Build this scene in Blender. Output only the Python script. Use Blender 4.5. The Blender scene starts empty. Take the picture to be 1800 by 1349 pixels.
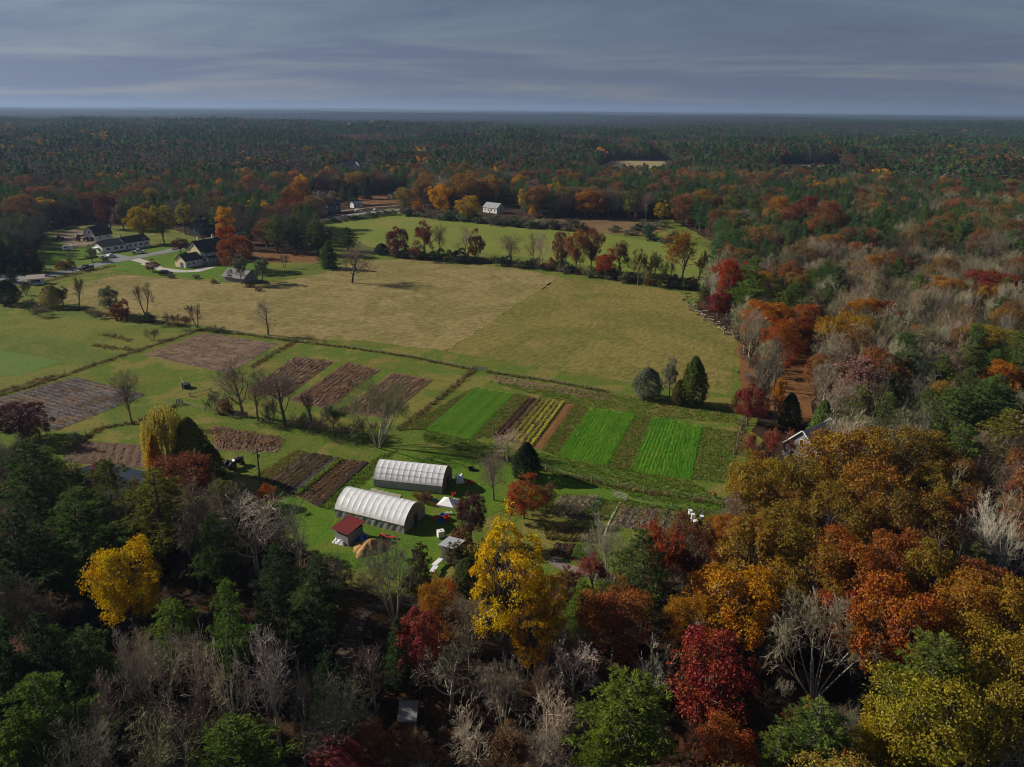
import bpy, bmesh, math, random
import numpy as np
from mathutils import Vector, Matrix

# ------------------------------------------------------------------ camera, sky, sun, exposure
scene = bpy.context.scene
COL = scene.collection
EYE = 67.0                       # drone height in metres
FPX = 1370.0                     # focal length for an 1800 px wide frame
CAMM = Matrix.Rotation(math.radians(90 - 19.35), 3, 'X') @ Matrix.Rotation(math.radians(0.40), 3, 'Z')
cd = bpy.data.cameras.new('camera')
cd.sensor_fit = 'HORIZONTAL'; cd.sensor_width = 36.0; cd.lens = 36.0 * FPX / 1800.0
cd.clip_start = 0.5; cd.clip_end = 90000.0
cam = bpy.data.objects.new('camera', cd); COL.objects.link(cam)
cam.matrix_world = Matrix.Translation((0, 0, EYE)) @ CAMM.to_4x4()
scene.camera = cam

SUN_EL = math.radians(28.0)
SUN_AZ = math.atan2(-0.955, 0.29)            # clockwise from +Y
SUN_DIR = Vector((math.sin(SUN_AZ) * math.cos(SUN_EL), math.cos(SUN_AZ) * math.cos(SUN_EL), math.sin(SUN_EL)))
sl = bpy.data.lights.new('sun', 'SUN'); sl.energy = 4.4; sl.angle = math.radians(0.5); sl.color = (1.0, 0.93, 0.80)
sun = bpy.data.objects.new('sun', sl); COL.objects.link(sun)
sun.rotation_euler = SUN_DIR.to_track_quat('Z', 'Y').to_euler()

world = bpy.data.worlds.new('World'); scene.world = world; world.use_nodes = True
wn, wl = world.node_tree.nodes, world.node_tree.links
wn.clear()
def wnode(t, **k):
    n = wn.new(t)
    for a, b in k.items(): setattr(n, a, b)
    return n
w_out = wnode('ShaderNodeOutputWorld'); w_bg = wnode('ShaderNodeBackground')
w_sky = wnode('ShaderNodeTexSky', sky_type='NISHITA'); w_sky.sun_disc = False
w_sky.sun_elevation = SUN_EL; w_sky.sun_rotation = SUN_AZ; w_sky.altitude = 60
w_sky.air_density = 1.0; w_sky.dust_density = 0.6; w_sky.ozone_density = 2.0
w_bg.inputs['Strength'].default_value = 0.05
w_tc = wnode('ShaderNodeTexCoord'); w_sep = wnode('ShaderNodeSeparateXYZ')
wl.new(w_tc.outputs['Generated'], w_sep.inputs[0])
def wmath(op, a, b=None):
    n = wnode('ShaderNodeMath', operation=op)
    for i, v in enumerate((a, b)):
        if v is None: continue
        if isinstance(v, (int, float)): n.inputs[i].default_value = v
        else: wl.new(v, n.inputs[i])
    return n.outputs[0]
zz = wmath('ADD', wmath('MAXIMUM', w_sep.outputs[2], 0.0), 0.07)       # a high cloud sheet, seen in perspective
w_cmb = wnode('ShaderNodeCombineXYZ')
wl.new(wmath('DIVIDE', w_sep.outputs[0], zz), w_cmb.inputs[0]); wl.new(wmath('DIVIDE', w_sep.outputs[1], zz), w_cmb.inputs[1])
w_map = wnode('ShaderNodeMapping'); w_map.inputs['Rotation'].default_value = (0, 0, 0.2); w_map.inputs['Scale'].default_value = (0.30, 0.48, 1)
w_map.inputs['Location'].default_value = (3.1, 7.7, 0)
wl.new(w_cmb.outputs[0], w_map.inputs['Vector'])
w_n1 = wnode('ShaderNodeTexNoise'); w_n1.inputs['Scale'].default_value = 1.0; w_n1.inputs['Detail'].default_value = 7; w_n1.inputs['Roughness'].default_value = 0.62; w_n1.inputs['Distortion'].default_value = 0.55
wl.new(w_map.outputs[0], w_n1.inputs['Vector'])
w_r1 = wnode('ShaderNodeValToRGB'); w_r1.color_ramp.elements[0].position = 0.30; w_r1.color_ramp.elements[1].position = 0.56
wl.new(w_n1.outputs['Fac'], w_r1.inputs['Fac'])
w_mul = wmath('ADD', wmath('MULTIPLY', w_r1.outputs['Color'], 0.44), 0.48)
w_mix = wnode('ShaderNodeMix', data_type='RGBA'); w_mix.blend_type = 'MIX'
w_bw = wnode('ShaderNodeRGBToBW'); wl.new(w_sky.outputs[0], w_bw.inputs[0])
w_cl = wnode('ShaderNodeMix', data_type='RGBA'); w_cl.blend_type = 'MULTIPLY'; w_cl.inputs[0].default_value = 1.0
w_rgb = wnode('ShaderNodeCombineXYZ')
CLOUD_A, CLOUD_B = 0.82, 0.32
w_lum = wmath('ADD', wmath('MULTIPLY', w_bw.outputs[0], CLOUD_B), CLOUD_A)
for i, k in enumerate((0.68, 0.83, 1.34)): wl.new(wmath('MULTIPLY', w_lum, k), w_rgb.inputs[i])
wl.new(w_mul, w_mix.inputs[0]); wl.new(w_sky.outputs[0], w_mix.inputs[6]); wl.new(w_rgb.outputs[0], w_mix.inputs[7])
wl.new(w_mix.outputs[2], w_bg.inputs['Color']); wl.new(w_bg.outputs[0], w_out.inputs['Surface'])

vs = scene.view_settings
vs.view_transform = 'Standard'; vs.look = 'None'; vs.gamma = 1.0; vs.use_curve_mapping = False; vs.exposure = 0.40
cy = scene.cycles
cy.max_bounces = 3; cy.diffuse_bounces = 2; cy.glossy_bounces = 1; cy.transmission_bounces = 2; cy.volume_bounces = 0; cy.transparent_max_bounces = 8
cy.use_denoising = True
cy.caustics_reflective = False; cy.caustics_refractive = False
cy.sample_clamp_indirect = 3.0; cy.sample_clamp_direct = 4.0; cy.filter_width = 1.1

# ------------------------------------------------------------------ helpers
rng = np.random.default_rng(7)
random.seed(7)

def ray(px, py):
    return CAMM @ Vector(((px - 900) / FPX, -(py - 674.5) / FPX, -1.0))
def A(px, py, z=0.0):                     # where the sight line through a spot of the photograph meets height z
    d = ray(px, py); t = (z - EYE) / d.z
    return Vector((d.x * t, d.y * t, z))
CI = CAMM.transposed()
def proj(x, y, z=0.0):
    v = CI @ Vector((x, y, z - EYE))
    if v.z >= -0.1: return (-9999, -9999)
    return (900 + FPX * v.x / -v.z, 674.5 - FPX * v.y / -v.z)
def metres(px_len, p):                    # size in metres of px_len photo pixels at p
    v = CI @ (Vector(p) - Vector((0, 0, EYE))); return px_len * -v.z / FPX

def new_mesh(name, verts, faces, attr=None, smooth=False, mats=(), matidx=None):
    verts = np.asarray(verts, dtype=np.float32)
    me = bpy.data.meshes.new(name)
    if isinstance(faces, np.ndarray):
        k = faces.shape[1]; n = len(faces); loops = faces.ravel().astype(np.int32)
        starts = np.arange(0, n * k, k, dtype=np.int32); totals = np.full(n, k, dtype=np.int32)
    else:
        n = len(faces); totals = np.array([len(f) for f in faces], dtype=np.int32)
        loops = np.array([i for f in faces for i in f], dtype=np.int32)
        starts = np.concatenate(([0], np.cumsum(totals)[:-1])).astype(np.int32)
    me.vertices.add(len(verts)); me.vertices.foreach_set('co', verts.ravel())
    me.loops.add(len(loops)); me.loops.foreach_set('vertex_index', loops)
    me.polygons.add(n); me.polygons.foreach_set('loop_start', starts); me.polygons.foreach_set('loop_total', totals)
    if smooth: me.polygons.foreach_set('use_smooth', np.ones(n, dtype=bool))
    else: me.polygons.foreach_set('use_smooth', np.zeros(n, dtype=bool))
    for m in mats: me.materials.append(m)
    if matidx is not None: me.polygons.foreach_set('material_index', np.asarray(matidx, dtype=np.int32))
    if attr is not None:
        a = me.attributes.new('v', 'FLOAT', 'FACE'); a.data.foreach_set('value', np.asarray(attr, dtype=np.float32))
    me.update(calc_edges=True)
    return me

def tag(o, label=None, cat=None, group=None, kind=None):
    if label: o['label'] = label
    if cat: o['category'] = cat
    if group: o['group'] = group
    if kind: o['kind'] = kind
    return o
def link(name, data, parent=None):
    o = bpy.data.objects.new(name, data); COL.objects.link(o)
    if parent is not None: o.parent = parent
    return o
def empty(name, loc, rz=0.0):
    o = bpy.data.objects.new(name, None); COL.objects.link(o)
    o.location = loc; o.rotation_euler = (0, 0, rz); o.empty_display_size = 0.3
    return o

class MB:                                   # collects shapes of ONE part
    def __init__(s): s.v = []; s.f = []
    def face(s, *pts):
        b = len(s.v); s.v += [tuple(p) for p in pts]; s.f.append(tuple(range(b, b + len(pts)))); return s
    def box(s, x0, y0, z0, x1, y1, z1):
        b = len(s.v)
        s.v += [(x0,y0,z0),(x1,y0,z0),(x1,y1,z0),(x0,y1,z0),(x0,y0,z1),(x1,y0,z1),(x1,y1,z1),(x0,y1,z1)]
        s.f += [tuple(b+i for i in q) for q in ((0,3,2,1),(4,5,6,7),(0,1,5,4),(1,2,6,5),(2,3,7,6),(3,0,4,7))]; return s
    def slab(s, pts, th):                    # polygon thickened along its normal
        p = [Vector(q) for q in pts]; n = (p[1]-p[0]).cross(p[2]-p[0]).normalized() * th
        b = len(s.v); k = len(p)
        s.v += [tuple(q) for q in p] + [tuple(q - n) for q in p]
        s.f.append(tuple(range(b, b+k))); s.f.append(tuple(b+k+i for i in reversed(range(k))))
        for i in range(k): s.f.append((b+i, b+k+i, b+k+(i+1)%k, b+(i+1)%k))
        return s
    def prism(s, prof, y0, y1, axis='y'):    # profile of (a, z) points swept along y (or x)
        b = len(s.v); k = len(prof)
        for y in (y0, y1):
            for a, z in prof: s.v.append((a, y, z) if axis == 'y' else (y, a, z))
        s.f.append(tuple(range(b, b+k))); s.f.append(tuple(b+k+i for i in reversed(range(k))))
        for i in range(k): s.f.append((b+i, b+k+i, b+k+(i+1)%k, b+(i+1)%k))
        return s
    def tube(s, p, q, r0, r1=None, n=6):
        r1 = r0 if r1 is None else r1
        p = Vector(p); q = Vector(q); d = (q-p).normalized()
        u = d.orthogonal().normalized(); w = d.cross(u); b = len(s.v)
        for c, r in ((p, r0), (q, r1)):
            for i in range(n):
                a = 2*math.pi*i/n; s.v.append(tuple(c + (u*math.cos(a) + w*math.sin(a))*r))
        for i in range(n): s.f.append((b+i, b+(i+1)%n, b+n+(i+1)%n, b+n+i))
        s.f.append(tuple(b+i for i in reversed(range(n)))); s.f.append(tuple(b+n+i for i in range(n)))
        return s
    def mesh(s, name, mat, smooth=False):
        me = bpy.data.meshes.new(name); me.from_pydata(s.v, [], s.f); me.materials.append(mat)
        if smooth:
            for p in me.polygons: p.use_smooth = True
        me.update(); return me
    def build(s, name, mat, parent=None, loc=None, rz=0.0, smooth=False):
        o = link(name, s.mesh(name, mat, smooth), parent)
        if loc is not None: o.location = loc
        o.rotation_euler = (0, 0, rz); return o

# lattice value noise for heights and scatter masks
_LAT = np.random.default_rng(11).random((256, 256))
def vnoise(x, y, s):
    x = np.asarray(x, float) / s; y = np.asarray(y, float) / s
    xi = np.floor(x).astype(int); yi = np.floor(y).astype(int); fx = x - xi; fy = y - yi
    fx = fx*fx*(3-2*fx); fy = fy*fy*(3-2*fy)
    g = lambda a, b: _LAT[a % 256, b % 256]
    return (g(xi,yi)*(1-fx)+g(xi+1,yi)*fx)*(1-fy) + (g(xi,yi+1)*(1-fx)+g(xi+1,yi+1)*fx)*fy

# ------------------------------------------------------------------ materials
def mat(name):
    m = bpy.data.materials.new(name); m.use_nodes = True
    nt = m.node_tree; nt.nodes.clear()
    return m, nt.nodes, nt.links
def N(nodes, t, **k):
    n = nodes.new(t)
    for a, b in k.items(): setattr(n, a, b)
    return n
def ramp(nodes, stops):
    r = N(nodes, 'ShaderNodeValToRGB'); e = r.color_ramp.elements
    while len(e) < len(stops): e.new(0.5)
    for el, (p, c) in zip(e, stops): el.position = p; el.color = (*c, 1)
    return r
def plain(name, col, rough=0.8, spec=0.2, var=0.12, scale=1.5, metal=0.0, bump=0.0):
    """one paint or stuff with faint wear"""
    m, n, l = mat(name)
    o = N(n, 'ShaderNodeOutputMaterial'); b = N(n, 'ShaderNodeBsdfPrincipled')
    b.inputs['Roughness'].default_value = rough; b.inputs['Specular IOR Level'].default_value = spec; b.inputs['Metallic'].default_value = metal
    g = N(n, 'ShaderNodeNewGeometry'); t = N(n, 'ShaderNodeTexNoise'); t.inputs['Scale'].default_value = scale; t.inputs['Detail'].default_value = 6; t.inputs['Roughness'].default_value = 0.7
    l.new(g.outputs['Position'], t.inputs['Vector'])
    lo = tuple(c*(1-var) for c in col); hi = tuple(min(1, c*(1+var)) for c in col)
    r = ramp(n, [(0.3, lo), (0.7, hi)]); l.new(t.outputs['Fac'], r.inputs['Fac']); l.new(r.outputs['Color'], b.inputs['Base Color'])
    if bump:
        bp = N(n, 'ShaderNodeBump'); bp.inputs['Strength'].default_value = bump; bp.inputs['Distance'].default_value = 0.1
        l.new(t.outputs['Fac'], bp.inputs['Height']); l.new(bp.outputs[0], b.inputs['Normal'])
    l.new(b.outputs[0], o.inputs['Surface']); return m
def turf(name, cols, big=0.04, fine=1.6, streak=None, bump=0.6, contrast=0.35, detail_dist=0.25):
    """grass, soil, litter: patches (big) x fine tufts; streak = (angle, across, along) for mown or drilled lines"""
    m, n, l = mat(name)
    o = N(n, 'ShaderNodeOutputMaterial'); b = N(n, 'ShaderNodeBsdfPrincipled')
    b.inputs['Roughness'].default_value = 0.95; b.inputs['Specular IOR Level'].default_value = 0.05
    g = N(n, 'ShaderNodeNewGeometry')
    t1 = N(n, 'ShaderNodeTexNoise'); t1.inputs['Scale'].default_value = big; t1.inputs['Detail'].default_value = 5; t1.inputs['Roughness'].default_value = 0.62; t1.inputs['Distortion'].default_value = 0.4
    l.new(g.outputs['Position'], t1.inputs['Vector'])
    k = len(cols); r = ramp(n, [(0.30 + 0.40*i/(k-1), c) for i, c in enumerate(cols)]); l.new(t1.outputs['Fac'], r.inputs['Fac'])
    t2 = N(n, 'ShaderNodeTexNoise'); t2.inputs['Scale'].default_value = fine; t2.inputs['Detail'].default_value = 6; t2.inputs['Roughness'].default_value = 0.75
    if streak:
        mp = N(n, 'ShaderNodeMapping', vector_type='TEXTURE'); mp.inputs['Rotation'].default_value = (0, 0, streak[0]); mp.inputs['Scale'].default_value = (streak[1], streak[2], 1)
        l.new(g.outputs['Position'], mp.inputs['Vector']); l.new(mp.outputs[0], t2.inputs['Vector'])
    else: l.new(g.outputs['Position'], t2.inputs['Vector'])
    mr = N(n, 'ShaderNodeMapRange'); mr.inputs['From Min'].default_value = 0.32; mr.inputs['From Max'].default_value = 0.68
    mr.inputs['To Min'].default_value = 1 - contrast; mr.inputs['To Max'].default_value = 1 + contrast
    l.new(t2.outputs['Fac'], mr.inputs['Value'])
    mx = N(n, 'ShaderNodeMix', data_type='RGBA'); mx.blend_type = 'MULTIPLY'; mx.inputs[0].default_value = 1
    cb = N(n, 'ShaderNodeCombineXYZ')
    for i in range(3): l.new(mr.outputs[0], cb.inputs[i])
    l.new(r.outputs['Color'], mx.inputs[6]); l.new(cb.outputs[0], mx.inputs[7]); l.new(mx.outputs[2], b.inputs['Base Color'])
    bp = N(n, 'ShaderNodeBump'); bp.inputs['Strength'].default_value = bump; bp.inputs['Distance'].default_value = detail_dist
    l.new(t2.outputs['Fac'], bp.inputs['Height']); l.new(bp.outputs[0], b.inputs['Normal'])
    l.new(b.outputs[0], o.inputs['Surface']); return m
def leaf_mat(name, source, hue=0.05, val=0.5, trans=0.32, gloss=0.0, gain=1.0, sat=1.0):
    """leaves and needles: the tree's own colour (object colour or scatter attribute) with leaf-to-leaf and branch-to-branch variety"""
    m, n, l = mat(name)
    o = N(n, 'ShaderNodeOutputMaterial')
    if source == 'object':
        s = N(n, 'ShaderNodeObjectInfo').outputs['Color']
    else:
        s = N(n, 'ShaderNodeAttribute', attribute_type='INSTANCER', attribute_name='tint').outputs['Color']
    a = N(n, 'ShaderNodeAttribute', attribute_type='GEOMETRY', attribute_name='v')
    g = N(n, 'ShaderNodeNewGeometry'); t = N(n, 'ShaderNodeTexNoise'); t.inputs['Scale'].default_value = 0.35; t.inputs['Detail'].default_value = 3
    l.new(g.outputs['Position'], t.inputs['Vector'])
    def mth(op, x, y):
        q = N(n, 'ShaderNodeMath', operation=op)
        for i, v in enumerate((x, y)):
            if isinstance(v, (int, float)): q.inputs[i].default_value = v
            else: l.new(v, q.inputs[i])
        return q.outputs[0]
    h = mth('ADD', mth('MULTIPLY', mth('SUBTRACT', t.outputs['Fac'], 0.5), hue*2.4), mth('MULTIPLY', mth('SUBTRACT', a.outputs['Fac'], 0.5), hue))
    hs = N(n, 'ShaderNodeHueSaturation'); l.new(mth('ADD', h, 0.5), hs.inputs['Hue'])
    l.new(mth('ADD', mth('MULTIPLY', a.outputs['Fac'], val*gain), gain*(1 - val*0.5)), hs.inputs['Value'])
    hs.inputs['Saturation'].default_value = sat; l.new(s, hs.inputs['Color'])
    d = N(n, 'ShaderNodeBsdfDiffuse'); tr = N(n, 'ShaderNodeBsdfTranslucent'); mx = N(n, 'ShaderNodeMixShader'); mx.inputs[0].default_value = trans
    l.new(hs.outputs[0], d.inputs['Color']); l.new(hs.outputs[0], tr.inputs['Color'])
    l.new(d.outputs[0], mx.inputs[1]); l.new(tr.outputs[0], mx.inputs[2])
    out = mx.outputs[0]
    if gloss:
        gl = N(n, 'ShaderNodeBsdfGlossy'); gl.inputs['Roughness'].default_value = 0.5; gl.inputs['Color'].default_value = (1, 1, 1, 1)
        m2 = N(n, 'ShaderNodeMixShader'); m2.inputs[0].default_value = gloss; l.new(out, m2.inputs[1]); l.new(gl.outputs[0], m2.inputs[2]); out = m2.outputs[0]
    l.new(out, o.inputs['Surface']); return m

M = {}
M['leaf'] = leaf_mat('leaf', 'object', hue=0.04, val=0.75, gloss=0.012, gain=1.22, sat=1.08)
M['blade'] = leaf_mat('crop_blade', 'object', hue=0.015, val=0.4, trans=0.4)
M['needle'] = leaf_mat('needle', 'object', hue=0.03, val=0.8, trans=0.33, gain=2.1)
M['twig'] = leaf_mat('twig', 'object', hue=0.012, val=0.9, trans=0.0, gain=1.0)
M['leaf_i'] = leaf_mat('leaf_scatter', 'inst', gloss=0.0, gain=1.2)
M['bark'] = plain('bark', (0.15, 0.13, 0.105), 0.95, 0.05, 0.35, 3.0)
M['bark_pale'] = plain('bark_pale', (0.38, 0.34, 0.26), 0.95, 0.05, 0.30, 3.0)
M['bark_pine'] = plain('bark_pine', (0.12, 0.10, 0.085), 0.95, 0.05, 0.30, 3.0)
# ------------------------------------------------------------------ tree building
def unit(a):
    return a / np.maximum(np.linalg.norm(a, axis=-1, keepdims=True), 1e-9)
def leaf_quads(c, nrm, size, rg, aspect=0.62, up=None):
    """rhombic leaf sprays at points c facing nrm; returns verts, faces, attr"""
    n = len(c); t = rg.normal(size=(n, 3)) if up is None else up
    nrm = unit(nrm); u = unit(np.cross(nrm, t)); w = np.cross(nrm, u)
    s = (size * rg.uniform(0.65, 1.35, n))[:, None]
    a, b = w * s, u * s * aspect
    bend = nrm * s * 0.22
    v = np.stack([c - a - bend, c + b + bend*0.4, c + a - bend, c - b + bend*0.4], 1).reshape(-1, 3)
    f = np.arange(n*4).reshape(n, 4)
    return v, f, rg.random(n)
class Wood:
    """limbs and twigs as tapered tubes, collected for one mesh"""
    def __init__(s): s.v = []; s.f = []; s.n = 0
    def limb(s, pts, r, k=5):
        pts = np.asarray(pts, float); r = np.asarray(r, float); m = len(pts)
        d = np.gradient(pts, axis=0); d = unit(d)
        ref = np.array([1.0, 0, 0]) if abs(d[0][0]) < 0.8 else np.array([0, 1.0, 0])
        u = unit(np.cross(d, ref)); w = np.cross(d, u)
        an = np.arange(k) * 2*np.pi/k
        ring = pts[:, None, :] + (u[:, None, :]*np.cos(an)[None, :, None] + w[:, None, :]*np.sin(an)[None, :, None]) * r[:, None, None]
        i = np.arange(m-1)[:, None]*k; j = np.arange(k)[None, :]; j2 = (j+1) % k
        f = np.stack([i+j, i+j2, i+k+j2, i+k+j], -1).reshape(-1, 4) + s.n
        s.v.append(ring.reshape(-1, 3)); s.f.append(f); s.n += m*k
    def arr(s): return np.concatenate(s.v), np.concatenate(s.f)
def bez(p0, p1, sag, rg, m=4, wob=0.04):
    t = np.linspace(0, 1, m)[:, None]; p0 = np.asarray(p0, float); p1 = np.asarray(p1, float)
    L = np.linalg.norm(p1-p0); p = p0*(1-t) + p1*t; p[:, 2] += (np.sin(t[:, 0]*np.pi)) * sag * L
    p[1:-1] += rg.normal(size=(m-2, 3)) * wob * L
    return p

PROTO = {}
def register(kind, h, R, wood, crown, crown_mat, wood_mat):
    """crown = (verts, faces, attr)"""
    wv, wf = wood; cv = crown[0]
    R = float(np.quantile(np.hypot(cv[:, 0], cv[:, 1]), 0.97)); h = float(np.quantile(cv[:, 2], 0.997))
    tm = new_mesh(kind + '_trunk', wv, wf, smooth=True, mats=[wood_mat])
    cm = new_mesh(kind + '_crown', crown[0], crown[1], attr=crown[2], mats=[crown_mat])
    PROTO.setdefault(kind, []).append((tm, cm, h, R, (wv, wf), crown))

def crown_lobes(rg, h, R, z0, nl, nclump, nleaf, size, lr=(0.30, 0.44), egg=0.0, flat=1.0):
    zc = z0 + (h - z0)*0.52; hz_ = (h - z0)/2
    i = np.arange(nl) + 0.5; ph = np.arccos(1 - 2*i/nl); th = np.pi*(1+5**0.5)*i + rg.uniform(0, 6)
    d = np.stack([np.cos(th)*np.sin(ph), np.sin(th)*np.sin(ph), np.cos(ph)], 1) + rg.normal(size=(nl, 3))*0.16
    d = unit(d); f = rg.uniform(0.42, 0.95, nl)[:, None]
    ctr = d * np.array([R, R, hz_]) * f + np.array([0, 0, zc])
    taper = 1 - egg*np.clip((ctr[:, 2]-zc)/hz_, -1, 1); ctr[:, :2] *= taper[:, None]
    rad = R * rg.uniform(*lr, nl)
    V = []; NRM = []
    full = nclump; cnts = []
    for c, r, dd in zip(ctr, rad, d):
        nclump = max(3, int(full*(rg.uniform(0.15, 0.45) if rg.random() < 0.28 else rg.uniform(0.8, 1.25))*(r/(R*0.33))**1.5)); cnts.append(nclump)
        q = unit(rg.normal(size=(nclump, 3)) + dd*0.7 + np.array([0, 0, 0.35]))
        cc = c + q * r * rg.uniform(0.75, 1.08, nclump)[:, None] * np.array([1, 1, 0.85*flat])
        p = np.repeat(cc, nleaf, 0) + rg.normal(size=(nclump*nleaf, 3)) * r * 0.17
        V.append(p); NRM.append(np.repeat(q, nleaf, 0)*0.9 + rg.normal(size=(nclump*nleaf, 3))*0.75 + np.array([0, 0, 0.25]))
    p = np.concatenate(V); nn = np.concatenate(NRM)
    v, fc, a = leaf_quads(p, nn, size, rg)
    # clump-to-clump tone on top of leaf-to-leaf tone
    a = np.clip(a*0.6 + np.repeat(rg.random(sum(cnts)), nleaf)*0.4, 0, 1)
    return ctr, rad, (v, fc, a)
def broadleaf(kind, seed, h=15, R=5.5, z0=4.0, nl=24, nclump=24, nleaf=13, size=0.27, wood_mat='bark', twigs=0, **kw):
    rg = np.random.default_rng(seed)
    ctr, rad, crown = crown_lobes(rg, h, R, z0, nl, nclump, nleaf, size, **kw)
    w = Wood(); tr = 0.021*h
    top = np.array([rg.normal()*0.3, rg.normal()*0.3, h*0.72])
    tp = bez((0, 0, -0.3), top, 0, rg, 6, 0.012); w.limb(tp, tr*np.linspace(1.15, 0.25, 6), 7)
    for c, r in zip(ctr, rad):
        zf = np.clip((c[2]-z0)/(h-z0)*0.5 + 0.18 + rg.normal()*0.05, 0.15, 0.85)*h*0.72
        k = np.clip(zf/(h*0.72), 0, 1); p0 = tp[0]*(1-k) + tp[-1]*k
        pts = bez(p0, c + np.array([0, 0, r*0.2]), 0.06, rg, 4); w.limb(pts, np.array([0.40, 0.27, 0.16, 0.06])*tr, 4)
        for q in range(twigs):
            e = c + unit(rg.normal(size=3)) * r*1.05; w.limb(bez(pts[2], e, 0.02, rg, 3), np.array([0.12, 0.07, 0.03])*tr, 3)
    register(kind, h, R, w.arr(), crown, M['leaf'], M[wood_mat])

def skeleton(rg, h, R, spread, levels, counts, z0=0.25, trunk_r=0.02, stems=1, gn=0.35):
    """recursive bare branching; returns limbs [(pts, radii, level)]"""
    out = []
    def grow(p, d, L, r, lv):
        m = 5 if lv < 2 else 4 if lv == 2 else 3
        pts = [p]; dd = d
        for i in range(m-1):
            dd = unit(dd + rg.normal(size=3)*(0.10 if lv == 0 else 0.19) + np.array([0, 0, 0.045 if lv else 0.03]))
            pts.append(pts[-1] + dd*L/(m-1))
        pts = np.array(pts); out.append((pts, np.linspace(r, r*(0.35 if lv else 0.4), m), lv))
        if lv + 1 >= levels: return
        n = counts[lv]; n = int(rg.integers(max(1, int(n*0.75)), int(n*1.3)+1))
        for i in range(n):
            t = rg.uniform(z0 if lv == 0 else 0.22, 1.0); x = t*(m-1); a = min(int(x), m-2); q = pts[a] + (pts[a+1]-pts[a])*(x-a)
            tang = unit(pts[a+1]-pts[a]); side = unit(np.cross(tang, rg.normal(size=3)))
            ang = rg.uniform(0.45, 0.95)*spread
            nd = unit(tang*math.cos(ang) + side*math.sin(ang) + np.array([0, 0, 0.07]))
            grow(q, nd, L*rg.uniform(0.45, 0.75)*(1.15 - 0.45*t), max(r*(1-0.6*t)*0.50, 0.010), lv+1)
    for s in range(stems):
        a = rg.uniform(0, 6.28); tilt = 0.0 if stems == 1 else rg.uniform(0.15, 0.70)
        d = np.array([math.cos(a)*math.sin(tilt), math.sin(a)*math.sin(tilt), math.cos(tilt)])
        grow(np.array([math.cos(a)*0.25*(stems > 1), math.sin(a)*0.25*(stems > 1), -0.2]), d, h*(0.62 if stems == 1 else 0.66), h*trunk_r/(stems**0.4), 0)
    allp = np.concatenate([o[0] for o in out]); zs = h/allp[:, 2].max(); rr = np.quantile(np.linalg.norm(allp[:, :2], axis=1), 0.985); xs = R/rr
    out = [(p*np.array([xs, xs, zs]), r, l) for p, r, l in out]
    return out
def bare(kind, seed, h=14, R=5, spread=1.0, levels=5, counts=(11, 6, 5, 4), leaves=0, size=0.22, wood_mat='bark', stems=1, rt=1.0, z0=0.28):
    rg = np.random.default_rng(seed); limbs = skeleton(rg, h, R, spread, levels, counts, stems=stems, z0=z0)
    w = Wood(); tw = Wood(); tips = []
    for p, r, lv in limbs:
        if lv <= 1: w.limb(p, r, 6 if lv == 0 else 4)
        else:
            tw.limb(p, np.maximum(r*rt*(0.8 if lv == 2 else 0.65), 0.0135*rt), 3)
            if lv >= levels-2: tips.append(p)
    v, f = tw.arr(); att = np.repeat(rg.random(len(f)//3 + 1), 3)[:len(f)]
    if leaves:                                   # a thin coat of leaves still hanging on
        tp = np.concatenate([t[1:] for t in tips]); idx = rg.integers(0, len(tp), leaves)
        c = tp[idx] + rg.normal(size=(leaves, 3))*0.18
        lv_, lf, la = leaf_quads(c, rg.normal(size=(leaves, 3)) + np.array([0, 0, 0.5]), size, rg)
        wv, wf = w.arr(); w2v = np.concatenate([wv, v]); w2f = np.concatenate([wf, f + len(wv)])
        register(kind, h, R, (w2v, w2f), (lv_, lf, la), M['leaf'], M[wood_mat])
    else:
        register(kind, h, R, w.arr(), (v, f, att), M['twig'], M[wood_mat])

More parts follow.
